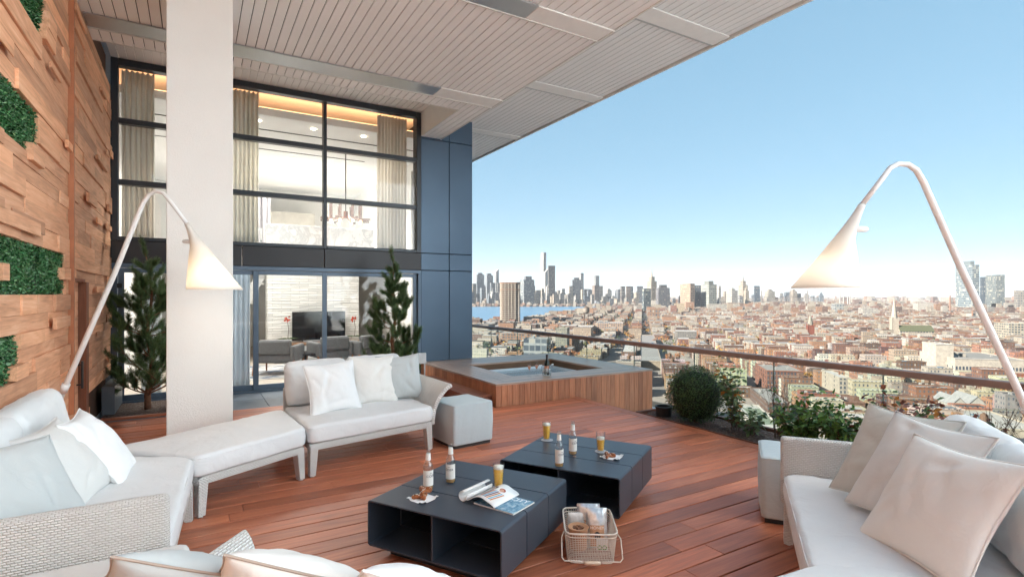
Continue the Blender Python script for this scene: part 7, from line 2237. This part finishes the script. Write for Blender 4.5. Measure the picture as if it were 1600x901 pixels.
def street_trees():
    r = random.Random(9)
    protos = {}
    for k, (nm, cols) in enumerate(KINDS.items()):
        m = tree_mesh(nm, cols, 330, k, 4.2, 10.5)
        protos[nm] = m
    spots = [(1205, 552, 'golden'), (1238, 548, 'golden'), (1248, 546, 'orange'), (1262, 548, 'dark green'), (1190, 556, 'golden'), (1210, 558, 'dark green'), (1290, 548, 'golden'), (1312, 547, 'orange'), (1325, 550, 'olive'), (1340, 549, 'golden'), (1375, 548, 'orange'), (1383, 545, 'rust'),
             (1000, 547, 'orange'), (1060, 566, 'orange'), (1050, 571, 'rust'), (1042, 566, 'orange'), (1075, 575, 'rust'), (1135, 560, 'orange'), (1128, 563, 'golden'), (895, 560, 'orange'), (903, 564, 'rust'), (910, 568, 'orange'), (940, 536, 'rust'), (955, 534, 'olive'), (830, 519, 'dark green'), (752, 520, 'dark green'),
             (1000, 505, 'orange'), (1006, 512, 'golden'), (1003, 498, 'rust'), (1022, 540, 'rust'), (1190, 498, 'olive'), (1500, 560, 'golden'), (1548, 522, 'golden'), (1470, 516, 'golden'), (1455, 518, 'orange'),
             (1548, 622, 'olive'), (1556, 628, 'rust'), (1566, 624, 'olive'), (1576, 630, 'rust'), (1587, 626, 'olive'), (1597, 632, 'rust'), (1432, 598, 'olive'), (1440, 592, 'golden'), (1412, 600, 'rust'), (1262, 598, 'golden'), (1360, 588, 'dark green'), (1395, 561, 'dark green'), (1402, 566, 'dark green'), (1150, 545, 'rust'), (1165, 520, 'olive'), (1120, 520, 'rust'), (1087, 530, 'orange'), (770, 545, 'dark green'), (785, 548, 'olive'), (800, 550, 'rust'), (760, 551, 'dark green')]
    first = {}
    for (px, py, nm) in spots:
        p = at(px, py, GZ)
        lab = unique('%s autumn tree' % nm if nm not in ('dark green', 'olive') else '%s leafy tree' % nm, p + Vector((0, 0, 5)))
        s = r.uniform(0.8, 1.35)
        if nm not in first:
            t = thing('street_tree', lab, 'tree', p, r.uniform(0, 6), 'autumn trees in the streets')
            c_ = protos[nm].build('crown', leaf_city, t, local=True)
            m = MB(); m.tube([(0, 0, 0), (0.1, 0, 3.5), (0.3, 0.2, 6)], [0.28, 0.2, 0.1], 6); m.tube([(0.1, 0, 3.2), (-1.2, .6, 6)], [0.14, 0.06], 5); m.tube([(0.1, 0, 3.4), (1.4, -.8, 6.4)], [0.14, 0.06], 5)
            k_ = m.build('trunk', plain('bark', (0.10, 0.07, 0.05), 0.9), t, local=True)
            first[nm] = t
        else:
            t = copy_tree(first[nm]); t.location = p; t.rotation_euler = (0, 0, r.uniform(0, 6)); t['label'] = lab
        t.scale = (s, s, s * r.uniform(.85, 1.1))
    m = MB()
    for _ in range(2600):
        px, d = r.uniform(735, 1620), r.uniform(650, 3000)
        q = ray(px, 460); p = Vector((q.x * d, q.y * d, GZ))
        if on_water(p): continue
        a, b = ab(p)
        if taken(a, b, 4, 4): continue
        cols = KINDS[r.choice(('orange', 'golden', 'rust', 'rust', 'olive', 'dark green'))]
        for _ in range(26):
            v = Vector((r.gauss(0, 1), r.gauss(0, 1), r.gauss(0, .7))).normalized() * 4.6 * r.random() ** .4
            kk = r.uniform(.6, 1.3); m.col = tuple(c * kk for c in r.choice(cols))
            m.leaf(p + Vector((0, 0, 7.5)) + v, Vector((r.gauss(0, 1), r.gauss(0, 1), r.gauss(0, .5))), Vector((0, 0, 1)), 3.2, 2.5)
    o = m.build('distant_trees', leaf_city); tag(o, 'autumn treetops scattered between the distant houses', 'trees', None, 'stuff')
street_trees()
# ------------------------------------------------------------------ the air between the terrace and the skyline
hz = MB(); hz.box(-2600, 12000, -2000, 10500, GZ - 1.0, 420.0)
def hazem(t):
    t.n.remove(t.b)
    pv = t.new('VolumePrincipled')
    pv.inputs['Color'].default_value = (0.80, 0.88, 1.0, 1)
    pv.inputs['Density'].default_value = 0.00003
    pv.inputs['Anisotropy'].default_value = 0.0
    t.link(pv.outputs[0], t.n['Material Output'].inputs['Volume'])
ho = hz.build('haze', M('haze', hazem)); ho['kind'] = 'stuff'
def make_lamps():
    # left lamp, standing behind the timber wall sofa
    d = 4.72
    Q = lambda px, py, dd=d: lamp_at(px, py, dd)
    foot = Q(58, 706, 5.35); foot = Vector((foot.x, foot.y, 0.0))
    pole = [(foot.x, foot.y, 0.03), Q(98, 612, 5.0), Q(120, 562, 4.95), Q(180, 425, 4.85), Q(214, 340, 4.8), Q(224, 316, 4.8), Q(233, 304, 4.8), Q(243, 299, 4.8), Q(255, 302, 4.8), Q(264, 312, 4.8), Q(292, 349, 4.8)]
    arc_lamp('white arc lamp leaning out from the timber wall in front of the column', foot, pole, Q(309, 383, 4.8), Q(336, 452, 4.8), 0.225, (Q(308, 378, 4.8), Q(286, 377, 4.8)), 0.9)
    foot = Vector((4.62, 0.98, 0.0))
    d = 3.62
    pole = [(foot.x, foot.y, 0.03), Q(1606, 645, 3.68), Q(1592, 612, 3.66), Q(1500, 415, 3.6), Q(1443, 285, 3.6), Q(1432, 266, 3.6), Q(1419, 257, 3.6), Q(1404, 256, 3.6), Q(1391, 262, 3.6), Q(1377, 281, 3.6), Q(1347, 320, 3.6)]
    arc_lamp('white arc lamp leaning over the railing against the sky', foot, pole, Q(1320, 372, 3.6), Q(1289, 449, 3.6), 0.205, (Q(1328, 358, 3.6), Q(1356, 358, 3.6)), 0.6)
make_lamps()
